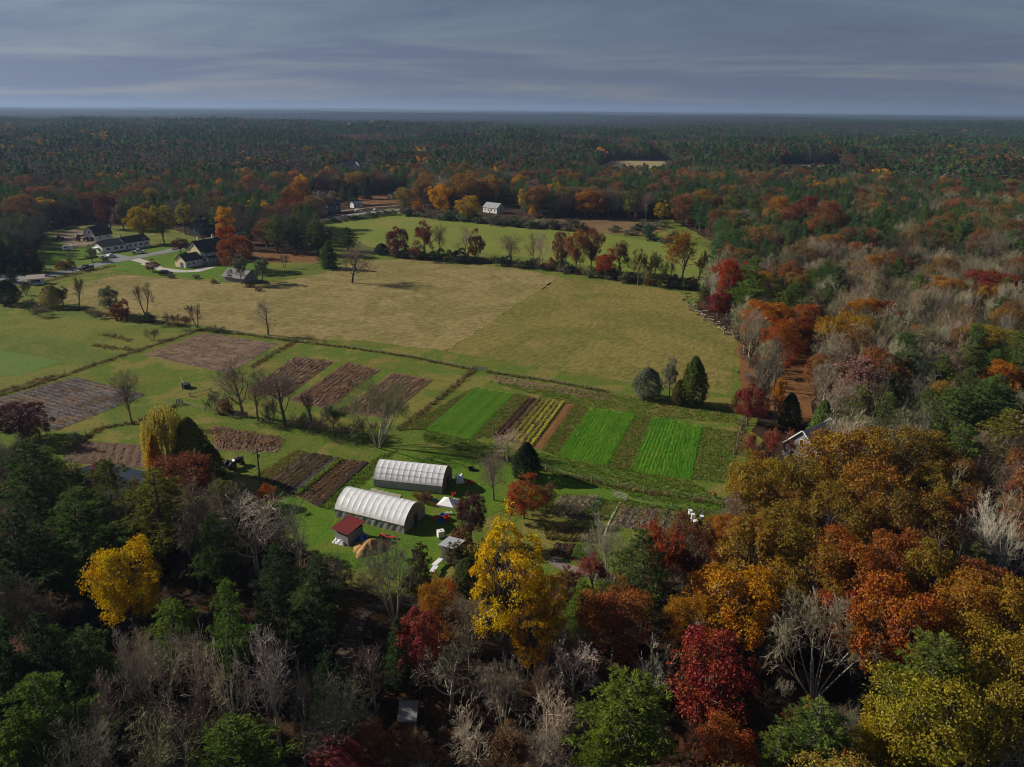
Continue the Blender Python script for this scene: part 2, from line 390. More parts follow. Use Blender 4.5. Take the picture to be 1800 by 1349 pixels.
def pine(kind, seed, h=17, R=4.2, z0=0.22, step=0.62, power=0.75, blades=8, wid=0.042, tuft=0.36, droop=0.0, nb=7, dens=2.3, irregular=0.3, crownless=0.0):
    rg = np.random.default_rng(seed); w = Wood(); lean = rg.normal(size=2)*0.25
    tp = bez((0, 0, -0.3), (lean[0], lean[1], h*0.985), 0, rg, 7, 0.006); w.limb(tp, 0.017*h*np.linspace(1.1, 0.08, 7), 6)
    C = []; D = []
    z = z0*h
    while z < h*0.99:
        t = (z - z0*h)/(h*(1-z0)); rr = R*min(1.0, (1-t)**power*1.12 + 0.03)*rg.uniform(1-irregular, 1.1)
        rr *= min(1, 0.55 + t*2.2)
        n = max(3, int(nb*(0.6 + 0.4*(1-t)) + rg.integers(-1, 2))); a0 = rg.uniform(0, 6.28)
        k = z/(h*0.985); p0 = tp[0]*(1-k) + tp[-1]*k
        for i in range(n):
            az = a0 + i*6.283/n + rg.normal()*0.22; L = rr*rg.uniform(0.6, 1.15)
            e = p0 + np.array([math.cos(az)*L, math.sin(az)*L, L*(0.22*t + 0.05 - droop) + rg.normal()*0.1])
            pts = bez(p0, e, 0.05 - 0.08*(1-t), rg, 4, 0.02); w.limb(pts, np.array([0.05, 0.035, 0.022, 0.01])*(0.6 + L*0.12), 3)
            m = max(4, int(L*4.6*dens)); u = rg.uniform(0.12, 1.0, m)**0.75
            x = u*3; a = np.minimum(x.astype(int), 2); q = pts[a] + (pts[a+1]-pts[a])*(x-a)[:, None]
            dirr = unit(e - p0); side = np.array([-dirr[1], dirr[0], 0.0])
            q = q + side*(rg.normal(size=m)*0.26*L*(1.05-u*0.6)*0.75)[:, None] + np.array([0, 0, 1])*rg.normal(size=m)[:, None]*0.14
            C.append(q); D.append(np.repeat((dirr + np.array([0, 0, 0.45]))[None, :], m, 0))
        z += step*rg.uniform(0.75, 1.25)*(1.0 - 0.35*t)
    C = np.concatenate(C); D = np.concatenate(D); m = len(C)
    c = np.repeat(C, blades, 0); d = unit(np.repeat(D, blades, 0) + rg.normal(size=(m*blades, 3))*0.65)
    s = rg.uniform(0.7, 1.3, m*blades)*tuft; sd = unit(np.cross(d, rg.normal(size=(m*blades, 3))))*wid
    mid = c + d*(s*0.5)[:, None]; e = c + d*s[:, None]
    v = np.stack([c, mid + sd, e, mid - sd], 1).reshape(-1, 3); f = np.arange(m*blades*4).reshape(-1, 4)
    att = np.clip(np.repeat(rg.random(m), blades)*0.6 + rg.random(m*blades)*0.4, 0, 1)
    register(kind, h, R, w.arr(), (v, f, att), M['needle'], M['bark_pine'])
def cedar(kind, seed, h=10, R=2.6, n=5200, rough=0.16, size=0.22, egg=0.25, top_pow=0.6, mat_='needle'):
    rg = np.random.default_rng(seed); w = Wood(); w.limb(bez((0,0,-0.2), (0,0,h*0.9), 0, rg, 4, 0.01), 0.02*h*np.array([1.1, 0.8, 0.5, 0.1]), 6)
    t = rg.random(n)**0.8; th = rg.uniform(0, 6.283, n)
    prof = np.sin(np.clip(t**top_pow, 0, 1)*np.pi)**0.62*(1-egg*t) + 0.05
    ph1, ph2 = rg.uniform(0, 6, 2)
    lump = 1 + rough*(np.sin(th*5+ph1+t*9) * np.cos(t*17+ph2+th*2)) + rg.normal(size=n)*0.06
    rr = R*prof*lump*rg.uniform(0.78, 1.0, n)
    c = np.stack([np.cos(th)*rr, np.sin(th)*rr, 0.15 + t*(h-0.15)], 1)
    nr = np.stack([np.cos(th), np.sin(th), 0.35*np.ones(n)], 1) + rg.normal(size=(n, 3))*0.45
    v, f, a = leaf_quads(c, nr, size, rg, 0.5, up=np.repeat(np.array([[0, 0, 1.0]]), n, 0) + rg.normal(size=(n, 3))*0.35)
    register(kind, h, R, w.arr(), (v, f, a), M[mat_], M['bark_pine'])
def willow(kind, seed, h=11, R=4.5):
    rg = np.random.default_rng(seed); w = Wood(); w.limb(bez((0,0,-0.2), (0.3,0,h*0.6), 0, rg, 5, 0.02), 0.03*h*np.array([1.1, 0.9, 0.7, 0.5, 0.2]), 6)
    C = []; D = []
    for i in range(260):
        az = rg.uniform(0, 6.283); q = rg.uniform(0.15, 1.0)**0.6; r = R*q; zt = h*(1 - 0.32*q**2.2) - rg.uniform(0, 0.9)
        if i % 13 == 0: w.limb(bez((0.2, 0, h*0.5), (math.cos(az)*r*0.9, math.sin(az)*r*0.9, zt), 0.12, rg, 5), np.array([0.12, 0.09, 0.06, 0.04, 0.02]), 4)
        L = rg.uniform(0.25, 0.75)*zt; m = int(L*6)
        s = np.linspace(0, 1, m); x = math.cos(az)*(r + 0.35*np.sqrt(s)); y = math.sin(az)*(r + 0.35*np.sqrt(s))
        C.append(np.stack([x, y, zt - s*L], 1) + rg.normal(size=(m, 3))*0.10); D.append(np.repeat(np.array([[math.cos(az), math.sin(az), 0.1]]), m, 0))
    c = np.concatenate(C); d = np.concatenate(D)
    v, f, a = leaf_quads(c, d + rg.normal(size=c.shape)*0.6, 0.24, rg, 0.38, up=np.repeat(np.array([[1e-3, 0, 1.0]]), len(c), 0) + rg.normal(size=c.shape)*0.25)
    register(kind, h, R, w.arr(), (v, f, a), M['leaf'], M['bark'])

for s in range(4): broadleaf('oak', 100+s, h=15, R=5.6, z0=3.4, nl=28+3*s, nclump=34, nleaf=17, size=0.155, twigs=4, lr=(0.17, 0.42))
for s in range(2): broadleaf('round', 120+s, h=11, R=4.2, z0=1.2, nl=26, nclump=32, nleaf=16, size=0.135, lr=(0.20, 0.40), egg=0.12, twigs=1)
for s in range(2): broadleaf('tall', 130+s, h=21, R=5.2, z0=4.5, nl=46, nclump=26, nleaf=16, size=0.155, lr=(0.16, 0.36), egg=0.25, twigs=3)
for s in range(2): broadleaf('shrub', 140+s, h=2.6, R=1.7, z0=0.15, nl=14, nclump=12, nleaf=9, size=0.13, lr=(0.34, 0.48))
for s in range(3): bare('sparse', 150+s, h=14, R=5.0, spread=1.15, leaves=7600, size=0.14)
for s in range(4): bare('bare', 160+s, h=15, R=5.4, spread=1.2, counts=(13, 8, 5, 4), rt=0.95)
for s in range(2): bare('vase', 170+s, h=13, R=5.6, spread=1.05, stems=7, levels=5, counts=(6, 6, 5, 3), rt=1.05, wood_mat='bark_pale', z0=0.35)
for s in range(4): bare('limby', 1750+s, h=15, R=5.2, spread=1.15, counts=(10, 7, 5, 3), rt=1.5, wood_mat='bark_pale')
bare('great', 1777, h=13, R=6.6, spread=1.0, stems=8, levels=5, counts=(5, 6, 6, 4), rt=0.95, wood_mat='bark_pale', z0=0.3)
for s in range(2): bare('slim', 180+s, h=11, R=2.6, spread=0.72, stems=2, levels=5, counts=(8, 6, 4, 3), rt=1.0)
for s in range(2): bare('brush', 190+s, h=4.5, R=2.6, spread=0.9, stems=7, levels=4, counts=(6, 6, 5), rt=1.0, z0=0.2)
for s in range(4): pine('pine', 200+s, R=4.5, power=0.70, step=0.88, nb=8, irregular=0.5)
for s in range(2): pine('spruce', 210+s, h=13, R=2.9, z0=0.05, step=0.42, power=0.95, droop=0.12, irregular=0.18, tuft=0.32)
for s in range(2): cedar('cedar', 220+s)
cedar('juniper', 225, h=7, R=3.4, n=5200, rough=0.26, egg=0.1, top_pow=0.75)
willow('willow', 230)

TREES = []                                        # (x, y, r) of every placed tree, to keep the fill off them
def put(kind, x, y, h, w, col, name, label, cat, group=None, var=None, rz=None, jit=0.08, z=0.0):
    """a tree or shrub: an empty at its foot with trunk and crown of the chosen form"""
    ps = PROTO[kind]; p = ps[(var if var is not None else int(rng.integers(0, len(ps)))) % len(ps)]
    tm, cm, h0, R0 = p[:4]
    e = empty(name, (x, y, z), rng.uniform(0, 6.283) if rz is None else rz)
    s = (w/2)/R0; e.scale = (s*rng.uniform(0.94, 1.06), s*rng.uniform(0.94, 1.06), h/h0)
    t = link('trunk', tm, e); c = link('crown', cm, e)
    if kind in ('pine', 'spruce', 'cedar', 'juniper'): col = (col[0]*1.3, col[1]*1.02, col[2]*0.75)
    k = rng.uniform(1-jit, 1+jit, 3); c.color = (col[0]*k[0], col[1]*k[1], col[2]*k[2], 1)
    tag(e, label, cat, group); TREES.append((x, y, w/2)); return e
def B(kind, bx, by, ty, wpx, col, name, label, cat='tree', group=None, **kw):     # foot and top seen
    p = A(bx, by); d = ray(bx, ty); hd = math.hypot(p.x, p.y); h = EYE + d.z*hd/math.hypot(d.x, d.y)
    return put(kind, p.x, p.y, max(h, 0.6), metres(wpx, (p.x, p.y, h/2)), col, name, label, cat, group, **kw)
def T(kind, tx, ty, h, wpx, col, name, label, cat='tree', group=None, **kw):      # only the top seen, height judged
    p = A(tx, ty, h*0.97)
    return put(kind, p.x, p.y, h, metres(wpx, (p.x, p.y, h*0.7)), col, name, label, cat, group, **kw)
C_ = dict(pine=(0.050, 0.085, 0.026), pinedark=(0.022, 0.046, 0.024), pinelit=(0.085, 0.125, 0.026), spruce=(0.018, 0.04, 0.026), cedar=(0.045, 0.07, 0.018), bluegrey=(0.075, 0.10, 0.085),
  olive=(0.22, 0.135, 0.025), ochre=(0.30, 0.165, 0.022), rust=(0.27, 0.085, 0.024), orange=(0.38, 0.155, 0.022), yellow=(0.52, 0.32, 0.010), gold=(0.50, 0.24, 0.010), maroon=(0.13, 0.040, 0.026), red=(0.27, 0.050, 0.024), brown=(0.17, 0.085, 0.04), mauve=(0.19, 0.13, 0.115),
  lime=(0.26, 0.25, 0.03), greygreen=(0.13, 0.15, 0.075),
  twig=(0.26, 0.215, 0.155), twigpale=(0.42, 0.37, 0.275), twigdark=(0.15, 0.12, 0.095), twigmauve=(0.18, 0.135, 0.115))
# ------------------------------------------------------------------ the setting: ground, fields, roads, water
from mathutils.geometry import tessellate_polygon
def hz(x, y):
    """height of the land: level round the farm, rolling far off"""
    x = np.asarray(x, float); y = np.asarray(y, float); r = np.hypot(x, y)
    a = np.clip((r-1200)/1300, 0, 1); b = np.clip((r-7000)/9000, 0, 1)
    h = a*(vnoise(x+5000, y, 420)-0.5)*16 + a*(vnoise(x, y+900, 1500)-0.5)*34
    az = np.arctan2(x, y)
    return h + b*(38*np.exp(-((az+0.28)/0.34)**2) + 10*vnoise(x, y, 3500) + 4)
def ring_sheet(name, radii, n_ang, a0, a1, zfun, material):
    an = np.linspace(a0, a1, n_ang); R_, A_ = np.meshgrid(radii, an, indexing='ij')
    X = R_*np.sin(A_); Y = R_*np.cos(A_); Z = zfun(X, Y)
    v = np.stack([X, Y, Z], -1).reshape(-1, 3); i = np.arange(len(radii)-1)[:, None]*n_ang; j = np.arange(n_ang-1)[None, :]
    f = np.stack([i+j, i+n_ang+j, i+n_ang+j+1, i+j+1], -1).reshape(-1, 4)
    return link(name, new_mesh(name, v, f, smooth=True, mats=[material]))
M['litter'] = turf('leaf_litter', [(0.022, 0.015, 0.010), (0.048, 0.029, 0.016), (0.10, 0.050, 0.022)], big=0.12, fine=2.2, contrast=0.55, bump=0.8)
g = ring_sheet('ground', np.concatenate([np.linspace(0.5, 900, 60), np.geomspace(960, 42000, 60)]), 181, -math.pi, math.pi, hz, M['litter'])
tag(g, kind='structure')

def smooth_poly(pts, step=4.0, jit=0.35, seed=1):
    rg = np.random.default_rng(seed); out = []
    for i in range(len(pts)):
        p, q = np.array(pts[i][:2]), np.array(pts[(i+1) % len(pts)][:2]); L = np.linalg.norm(q-p); m = max(1, int(L/step))
        for k in range(m): out.append(p + (q-p)*k/m + (rg.normal(size=2)*jit if k or jit > 0.3 else 0))
    return out
def sheet(name, pix, z, material, jit=0.35, step=4.0, kind='structure', seed=1, world=None):
    pts = world if world is not None else [A(*p) for p in pix]
    pts = smooth_poly([(p[0], p[1]) for p in pts], step, jit, seed)
    tri = tessellate_polygon([[Vector((p[0], p[1], 0)) for p in pts]])
    tri = [t if (pts[t[1]][0]-pts[t[0]][0])*(pts[t[2]][1]-pts[t[0]][1]) - (pts[t[1]][1]-pts[t[0]][1])*(pts[t[2]][0]-pts[t[0]][0]) > 0 else (t[0], t[2], t[1]) for t in tri]
    o = link(name, new_mesh(name, [(p[0], p[1], z) for p in pts], np.array(tri), mats=[material])); tag(o, kind=kind); return o
def strip(name, pix, width, z, material, kind='structure', jit=0.0, world=None):
    """a road, track or path of even width along a centre line"""
    P = [np.array((A(*p) if world is None else Vector((*p, 0)))[:2]) for p in (pix if world is None else world)]
    fine = []
    for i in range(len(P)-1):
        a, b, c, d = P[max(i-1, 0)], P[i], P[i+1], P[min(i+2, len(P)-1)]; m = max(2, int(np.linalg.norm(c-b)/4))
        for k in range(m):
            t = k/m; fine.append(0.5*((2*b)+(-a+c)*t+(2*a-5*b+4*c-d)*t*t+(-a+3*b-3*c+d)*t**3))
    fine.append(P[-1]); fine = np.array(fine); d = unit(np.gradient(fine, axis=0)); nrm = np.stack([-d[:, 1], d[:, 0]], 1)
    rg = np.random.default_rng(3); wl_ = width/2 + rg.normal(size=(len(fine), 2))*jit
    L = fine + nrm*wl_[:, :1]; R_ = fine - nrm*wl_[:, 1:]; n = len(fine)
    v = [(p[0], p[1], z) for p in L] + [(p[0], p[1], z) for p in R_]
    f = np.array([(i, n+i, n+i+1, i+1) for i in range(n-1)])
    o = link(name, new_mesh(name, v, f, mats=[material])); tag(o, kind=kind); return o, fine
PLOT_ANG = math.atan2(-11.3, 29.0)          # the beds run a little east of straight away from the camera
M['grass'] = turf('farm_grass', [(0.22, 0.17, 0.05), (0.14, 0.15, 0.028), (0.095, 0.145, 0.020), (0.21, 0.175, 0.045), (0.115, 0.15, 0.024)], big=0.07, fine=1.4, contrast=0.34, bump=0.9)
M['lawn'] = turf('lawn_grass', [(0.12, 0.17, 0.022), (0.085, 0.165, 0.016), (0.17, 0.17, 0.032)], big=0.08, fine=1.8, contrast=0.34, bump=0.8)
M['pasture'] = turf('pasture_grass', [(0.13, 0.14, 0.028), (0.16, 0.165, 0.035), (0.095, 0.13, 0.022), (0.20, 0.165, 0.05)], big=0.03, fine=0.9, contrast=0.25, bump=0.7)
M['meadow'] = turf('far_meadow', [(0.19, 0.20, 0.045), (0.15, 0.19, 0.032), (0.22, 0.20, 0.055)], big=0.02, fine=0.5, contrast=0.15, bump=0.4)
M['hay_tan'] = turf('tan_hay', [(0.225, 0.178, 0.068), (0.285, 0.222, 0.092), (0.20, 0.168, 0.056), (0.31, 0.24, 0.105)], big=0.035, fine=0.62, streak=(0.35, 1.7, 0.9), contrast=0.46, bump=1.0, detail_dist=0.5)
M['hay_green'] = turf('green_hay', [(0.175, 0.152, 0.042), (0.215, 0.175, 0.052), (0.15, 0.142, 0.036), (0.235, 0.182, 0.062)], big=0.035, fine=0.62, streak=(0.9, 1.8, 0.8), contrast=0.40, bump=0.9, detail_dist=0.4)
M['soil'] = turf('tilled_soil', [(0.105, 0.068, 0.046), (0.155, 0.102, 0.07), (0.12, 0.078, 0.054)], big=0.25, fine=3.0, contrast=0.4, bump=0.9)
M['soil_dark'] = turf('dark_soil', [(0.040, 0.026, 0.020), (0.065, 0.042, 0.030)], big=0.3, fine=3.0, contrast=0.4, bump=0.9)
M['soil_orange'] = turf('bare_orange_soil', [(0.17, 0.085, 0.030), (0.23, 0.12, 0.045)], big=0.3, fine=3.0, contrast=0.3, bump=0.6)
M['stubble'] = turf('stubble', [(0.19, 0.125, 0.085), (0.29, 0.20, 0.135), (0.16, 0.11, 0.082), (0.34, 0.245, 0.16)], big=0.16, fine=1.6, streak=(PLOT_ANG+math.pi/2+0.05, 0.30, 9.0), contrast=0.5, bump=1.0)
M['stubble_wet'] = turf('wet_stubble', [(0.13, 0.09, 0.065), (0.20, 0.14, 0.10), (0.15, 0.14, 0.14), (0.10, 0.07, 0.05), (0.26, 0.18, 0.10)], big=0.10, fine=1.6, streak=(PLOT_ANG+math.pi/2+0.05, 0.30, 9.0), contrast=0.5, bump=1.0)
M['weedy'] = turf('weedy_plot', [(0.15, 0.092, 0.065), (0.24, 0.145, 0.08), (0.17, 0.112, 0.085), (0.29, 0.20, 0.10)], big=0.22, fine=2.0, streak=(PLOT_ANG, 0.45, 9.0), contrast=0.5, bump=1.0)
M['marsh'] = turf('marsh', [(0.14, 0.085, 0.045), (0.20, 0.125, 0.055), (0.11, 0.10, 0.04)], big=0.03, fine=0.6, contrast=0.35, bump=0.6)
M['greenbase'] = turf('drilled_green', [(0.07, 0.19, 0.016), (0.11, 0.25, 0.02), (0.18, 0.25, 0.035)], big=0.16, fine=2.0, streak=(PLOT_ANG, 0.5, 3.0), contrast=0.35, bump=0.8)
M['asphalt'] = turf('asphalt', [(0.20, 0.20, 0.21), (0.25, 0.25, 0.26)], big=0.2, fine=4.0, contrast=0.12, bump=0.2)
M['gravel'] = turf('pale_gravel', [(0.42, 0.39, 0.34), (0.52, 0.49, 0.44)], big=0.3, fine=3.0, contrast=0.2, bump=0.4)
M['dirt'] = turf('dirt_track', [(0.20, 0.15, 0.10), (0.26, 0.20, 0.14), (0.16, 0.12, 0.085)], big=0.25, fine=2.5, contrast=0.25, bump=0.5)
M['mulch'] = turf('garden_mulch', [(0.20, 0.16, 0.125), (0.27, 0.215, 0.17)], big=0.4, fine=3.0, contrast=0.35, bump=0.6)
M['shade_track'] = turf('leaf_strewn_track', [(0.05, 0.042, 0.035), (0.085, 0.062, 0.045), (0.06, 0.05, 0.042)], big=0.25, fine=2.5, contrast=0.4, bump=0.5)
M['leafy_floor'] = turf('fallen_oak_leaves', [(0.14, 0.065, 0.03), (0.21, 0.10, 0.04), (0.10, 0.055, 0.03)], big=0.3, fine=2.5, contrast=0.4, bump=0.6)
M['kerb'] = plain('road_paint', (0.45, 0.40, 0.16), 0.7)
M['paint_white'] = plain('white_road_paint', (0.5, 0.5, 0.48), 0.7)

sheet('farm_grass', [(-260,560),(-120,500),(0,478),(60,462),(80,408),(130,396),(210,398),(300,402),(380,430),(395,470),(470,455),(560,440),(590,412),(560,388),(690,366),(730,374),(900,386),(1180,386),(1262,432),(1245,500),(1222,545),(1310,610),(1312,690),(1335,720),(1320,800),(1295,880),(1290,925),(1200,960),(1120,1000),(1060,1040),(950,1020),(900,960),(840,985),(800,1045),(700,1060),(610,1020),(540,975),(480,900),(400,870),(280,870),(160,860),(60,810),(0,790),(-200,790)], 0.03, M['grass'], jit=0.8)
sheet('hayfield', [(60,520),(140,498),(215,483),(300,490),(390,497),(455,500),(545,486),(600,470),(650,459),(720,455),(800,464),(900,472),(985,487),(785,618),(640,600),(520,594),(430,585),(330,570),(225,556),(140,540)], 0.06, M['hay_tan'], seed=2)
sheet('hayfield', [(985,487),(1060,496),(1150,506),(1195,514),(1215,540),(1262,572),(1296,600),(1290,650),(1278,692),(1240,690),(1100,672),(1000,655),(900,640),(785,618)], 0.06, M['hay_green'], seed=3)
sheet('pasture', [(-60,590),(0,560),(60,548),(140,548),(225,562),(300,576),(345,584),(300,602),(190,640),(60,680),(-60,710)], 0.06, M['pasture'], seed=4)
sheet('pasture', [(-40,610),(0,617),(60,626),(108,636),(70,650),(38,660),(-40,668)], 0.09, turf('winter_rye', [(0.10, 0.17, 0.035), (0.13, 0.18, 0.045)], big=0.05, fine=1.2, contrast=0.2), jit=0.2, seed=5)
sheet('meadow', [(575,400),(620,384),(690,374),(760,382),(860,396),(960,404),(1060,412),(1140,424),(1250,436),(1262,470),(1240,492),(1120,482),(1000,462),(880,448),(760,440),(660,436),(600,428)], 0.06, M['meadow'], seed=6)
sheet('marsh', [(905,391),(960,384),(1060,384),(1165,388),(1180,402),(1140,414),(1060,411),(960,403)], 0.09, M['marsh'], seed=7)
sheet('lawn', [(90,468),(160,452),(240,436),(330,428),(392,440),(470,470),(470,484),(395,492),(330,488),(260,484),(200,476)], 0.07, M['lawn'], seed=8)
sheet('lawn', [(84,412),(150,425),(190,445),(170,455),(100,462),(70,470),(60,450)], 0.07, M['lawn'], seed=9)
sheet('lawn', [(540,395),(560,440),(480,460),(420,478),(450,486),(540,480),(600,455)], 0.06, M['pasture'], seed=10)
sheet('lawn', [(470,880),(560,870),(600,850),(660,800),(760,790),(860,810),(980,820),(1080,850),(1290,890),(1260,915),(1100,885),(960,880),(870,900),(800,940),(790,1000),(740,1030),(640,1010),(560,980),(530,940)], 0.06, M['lawn'], seed=11)
sheet('yard', [(95,412),(130,404),(165,412),(205,420),(170,428),(140,436),(100,425)], 0.09, M['dirt'], seed=12)
sheet('far_field', [(1050,298),(1075,283),(1165,284),(1200,292),(1150,306),(1060,308)], 0.05, turf('pale_far_field', [(0.26, 0.21, 0.10), (0.30, 0.25, 0.13)], big=0.01, fine=0.2, contrast=0.1), seed=13)
sheet('far_field', [(1360,302),(1375,290),(1475,291),(1490,306),(1400,312),(1370,310)], 0.05, turf('grey_far_field', [(0.20, 0.17, 0.11), (0.18, 0.165, 0.11)], big=0.01, fine=0.2, contrast=0.1), seed=14)
sheet('far_field', [(610,350),(640,344),(695,342),(720,346),(700,356),(640,362)], 0.05, M['leafy_floor'], seed=15)
sheet('wood_floor', [(1300,700),(1300,640),(1296,600),(1330,600),(1395,610),(1432,600),(1428,740),(1400,750),(1340,720)], 0.05, M['leafy_floor'], seed=16)
sheet('wood_floor', [(440,445),(500,436),(580,450),(560,462),(470,462)], 0.08, M['leafy_floor'], seed=17)

road, road_c = strip('road', [(-160,528),(-40,508),(30,497),(100,482),(180,464),(240,453),(300,441),(345,428),(400,414),(480,400),(560,388),(620,378),(690,370),(740,366)], 7.4, 0.13, M['asphalt'])
strip('road_edge_line', None, 0.18, 0.16, M['paint_white'], world=[tuple(p) for p in road_c[::2] + 3.3*np.stack([-unit(np.gradient(road_c[::2], axis=0))[:, 1], unit(np.gradient(road_c[::2], axis=0))[:, 0]], 1)])
strip('road_centre_line', None, 0.22, 0.16, M['kerb'], world=[tuple(p) for p in road_c[::2]])
strip('driveway', [(232,456),(258,462),(278,472),(310,477),(345,477),(368,470)], 5.0, 0.11, M['gravel'], jit=0.4)
strip('driveway', [(180,448),(205,452),(222,457)], 9.0, 0.11, M['asphalt'], jit=0.3)
strip('driveway', [(0,490),(40,488),(70,492)], 10.0, 0.11, M['asphalt'], jit=0.4)
strip('driveway', [(600,372),(640,366),(700,362)], 5.0, 0.10, M['dirt'], jit=0.4)
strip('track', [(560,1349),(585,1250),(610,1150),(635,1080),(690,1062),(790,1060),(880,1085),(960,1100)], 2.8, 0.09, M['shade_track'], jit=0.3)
strip('track', [(1235,1120),(1262,1060),(1275,1010),(1280,960)], 3.6, 0.09, M['gravel'], jit=0.3)
strip('path', [(965,985),(1000,1000),(1060,1012),(1110,1030)], 2.4, 0.10, M['mulch'], jit=0.3)
# pond among the trees
M['water'] = plain('pond_water', (0.03, 0.035, 0.04), 0.06, 0.6, 0.1)
sheet('pond', [(120,835),(160,822),(215,818),(262,828),(255,850),(200,872),(150,890),(110,870)], 0.09, M['water'], jit=0.5, seed=21)

# ---- beds and plots
def plot_grid(name, quad, nu, nv, material, amp=0.10, ridges=14, z=0.12, rough=0.05, label=None, cat=None, group=None, seed=0):
    """a tilled plot: back-left, back-right, front-right, front-left; ridges run front to back"""
    BL, BR, FR, FL = [np.array(A(*p)[:2]) for p in quad]; rg = np.random.default_rng(seed)
    u = np.linspace(0, 1, nu); v = np.linspace(0, 1, nv); U, V = np.meshgrid(u, v, indexing='ij')
    P = (FL[None, None]*(1-U)[..., None] + FR*U[..., None])*(1-V)[..., None] + (BL*(1-U)[..., None] + BR*U[..., None])*V[..., None]
    edge = np.minimum(np.minimum(U, 1-U)*nu/3, np.minimum(V, 1-V)*nv/2); edge = np.clip(edge, 0, 1)
    P += rg.normal(size=P.shape)*0.08
    Z = z + 0.03 + edge*(amp*(0.5+0.5*np.cos(U*ridges*2*np.pi)) + rg.normal(size=U.shape)*rough) - (1-edge)*0.05
    vv = np.concatenate([P, Z[..., None]], -1).reshape(-1, 3); i = np.arange(nu-1)[:, None]*nv; j = np.arange(nv-1)[None, :]
    f = np.stack([i+j, i+nv+j, i+nv+j+1, i+j+1], -1).reshape(-1, 4)
    o = link(name, new_mesh(name, vv, f, mats=[material]))
    if label: tag(o, label, cat or 'crop plot', group)
    else: tag(o, kind='structure')
    return o, (BL, BR, FR, FL)
def row_mesh(name, L, width, height, n, size, seed, clump=0.0, aspect=0.45, gap=0.0):
    rg = np.random.default_rng(seed)
    if clump:
        k = max(2, int(L/clump)); y = np.repeat((np.arange(k)+0.5)*L/k + rg.normal(size=k)*clump*0.12, n)
        keep = np.repeat(rg.random(k) > gap, n); m = len(y); y = y + rg.normal(size=m)*clump*0.25
    else: m = n; y = rg.uniform(0, L, m); keep = rg.random(m) > gap*(vnoise(y, y*0+seed*7.3, 2.0) > 0.5)
    x = rg.normal(size=m)*width*0.33; zz_ = rg.random(m)**0.7*height
    c = np.stack([x, y, zz_], 1)[keep]; m = len(c)
    nr = np.stack([x[keep]*1.2/width, rg.normal(size=m)*0.5, 0.5 + rg.random(m)], 1) + rg.normal(size=(m, 3))*0.35
    v, f, a = leaf_quads(c, nr, size, rg, aspect)
    return new_mesh(name, v, f, attr=a, mats=[M['blade']])
def rows(plot, corners, meshes, L, us, cols, name='crop_row', z=0.13):
    BL, BR, FR, FL = corners
    for i, u in enumerate(us):
        a = FL*(1-u) + FR*u; b = BL*(1-u) + BR*u; d = b-a
        o = link(name, meshes[i % len(meshes)], plot)
        o.location = (a[0], a[1], z); o.rotation_euler = (0, 0, math.atan2(-d[0], d[1])); o.scale = (1, np.linalg.norm(d)/L*rng.uniform(0.95, 1.02), 1)
        o['kind'] = 'stuff'; c = cols[i % len(cols)] if isinstance(cols, list) else cols; k = rng.uniform(0.78, 1.18)
        o.color = (c[0]*k, c[1]*k, c[2]*k, 1)
rye = [row_mesh('rye_row', 29, 0.58, 0.15, 1200, 0.10, 300+s, gap=0.12) for s in range(3)]
GREEN = (0.165, 0.36, 0.028)
for nm, quad, col, lb in (
  ('cover_crop_plot', [(836,681),(906,692),(829,773),(749,756)], (0.20, 0.36, 0.05), 'pale-edged green drilled plot just right of the corner fence, leftmost of three'),
  ('cover_crop_plot', [(1038,716),(1120,729),(1068,820),(978,803)], GREEN, 'bright green drilled plot between the bare orange strip and another green plot'),
  ('cover_crop_plot', [(1148,733),(1236,750),(1215,845),(1106,829)], (0.125, 0.33, 0.024), 'deep green drilled plot beside the right fence, rightmost of three')):
    o, cs = plot_grid(nm, quad, 90, 30, M['greenbase'], 0.06, 15, 0.10, 0.04, lb, 'crop plot', 'green cover crop plots', seed=len(TREES)+int(quad[0][0]))
    rows(o, cs, rye, 29, np.linspace(0.03, 0.97, 16), col)
o, cs = plot_grid('vegetable_plot', [(930,698),(994,708),(937,786),(862,770)], 60, 30, M['soil'], 0.10, 8, 0.10, 0.05, 'plot of purple and yellow vegetable rows between two green plots', 'crop plot', seed=41)
veg = [row_mesh('vegetable_row', 27, 0.62, 0.45, 13, 0.18, 310+s, clump=0.45, gap=0.06, aspect=0.6) for s in range(3)]
rows(o, cs, veg, 27, np.linspace(0.06, 0.95, 8), [(0.15, 0.085, 0.05), (0.14, 0.075, 0.05), (0.26, 0.21, 0.06), (0.40, 0.36, 0.06), (0.50, 0.47, 0.06), (0.54, 0.50, 0.06), (0.44, 0.45, 0.06), (0.56, 0.54, 0.06)], 'vegetable_row')
plot_grid('bare_soil_strip', [(995,709),(1010,712),(953,791),(938,787)], 12, 30, M['soil_orange'], 0.03, 2, 0.10, 0.02, 'bare orange-brown soil strip right of the vegetable rows', 'crop plot', seed=42)
weed = [row_mesh('weed_row', 29, 0.8, 0.32, 520, 0.13, 320+s, gap=0.25) for s in range(3)]
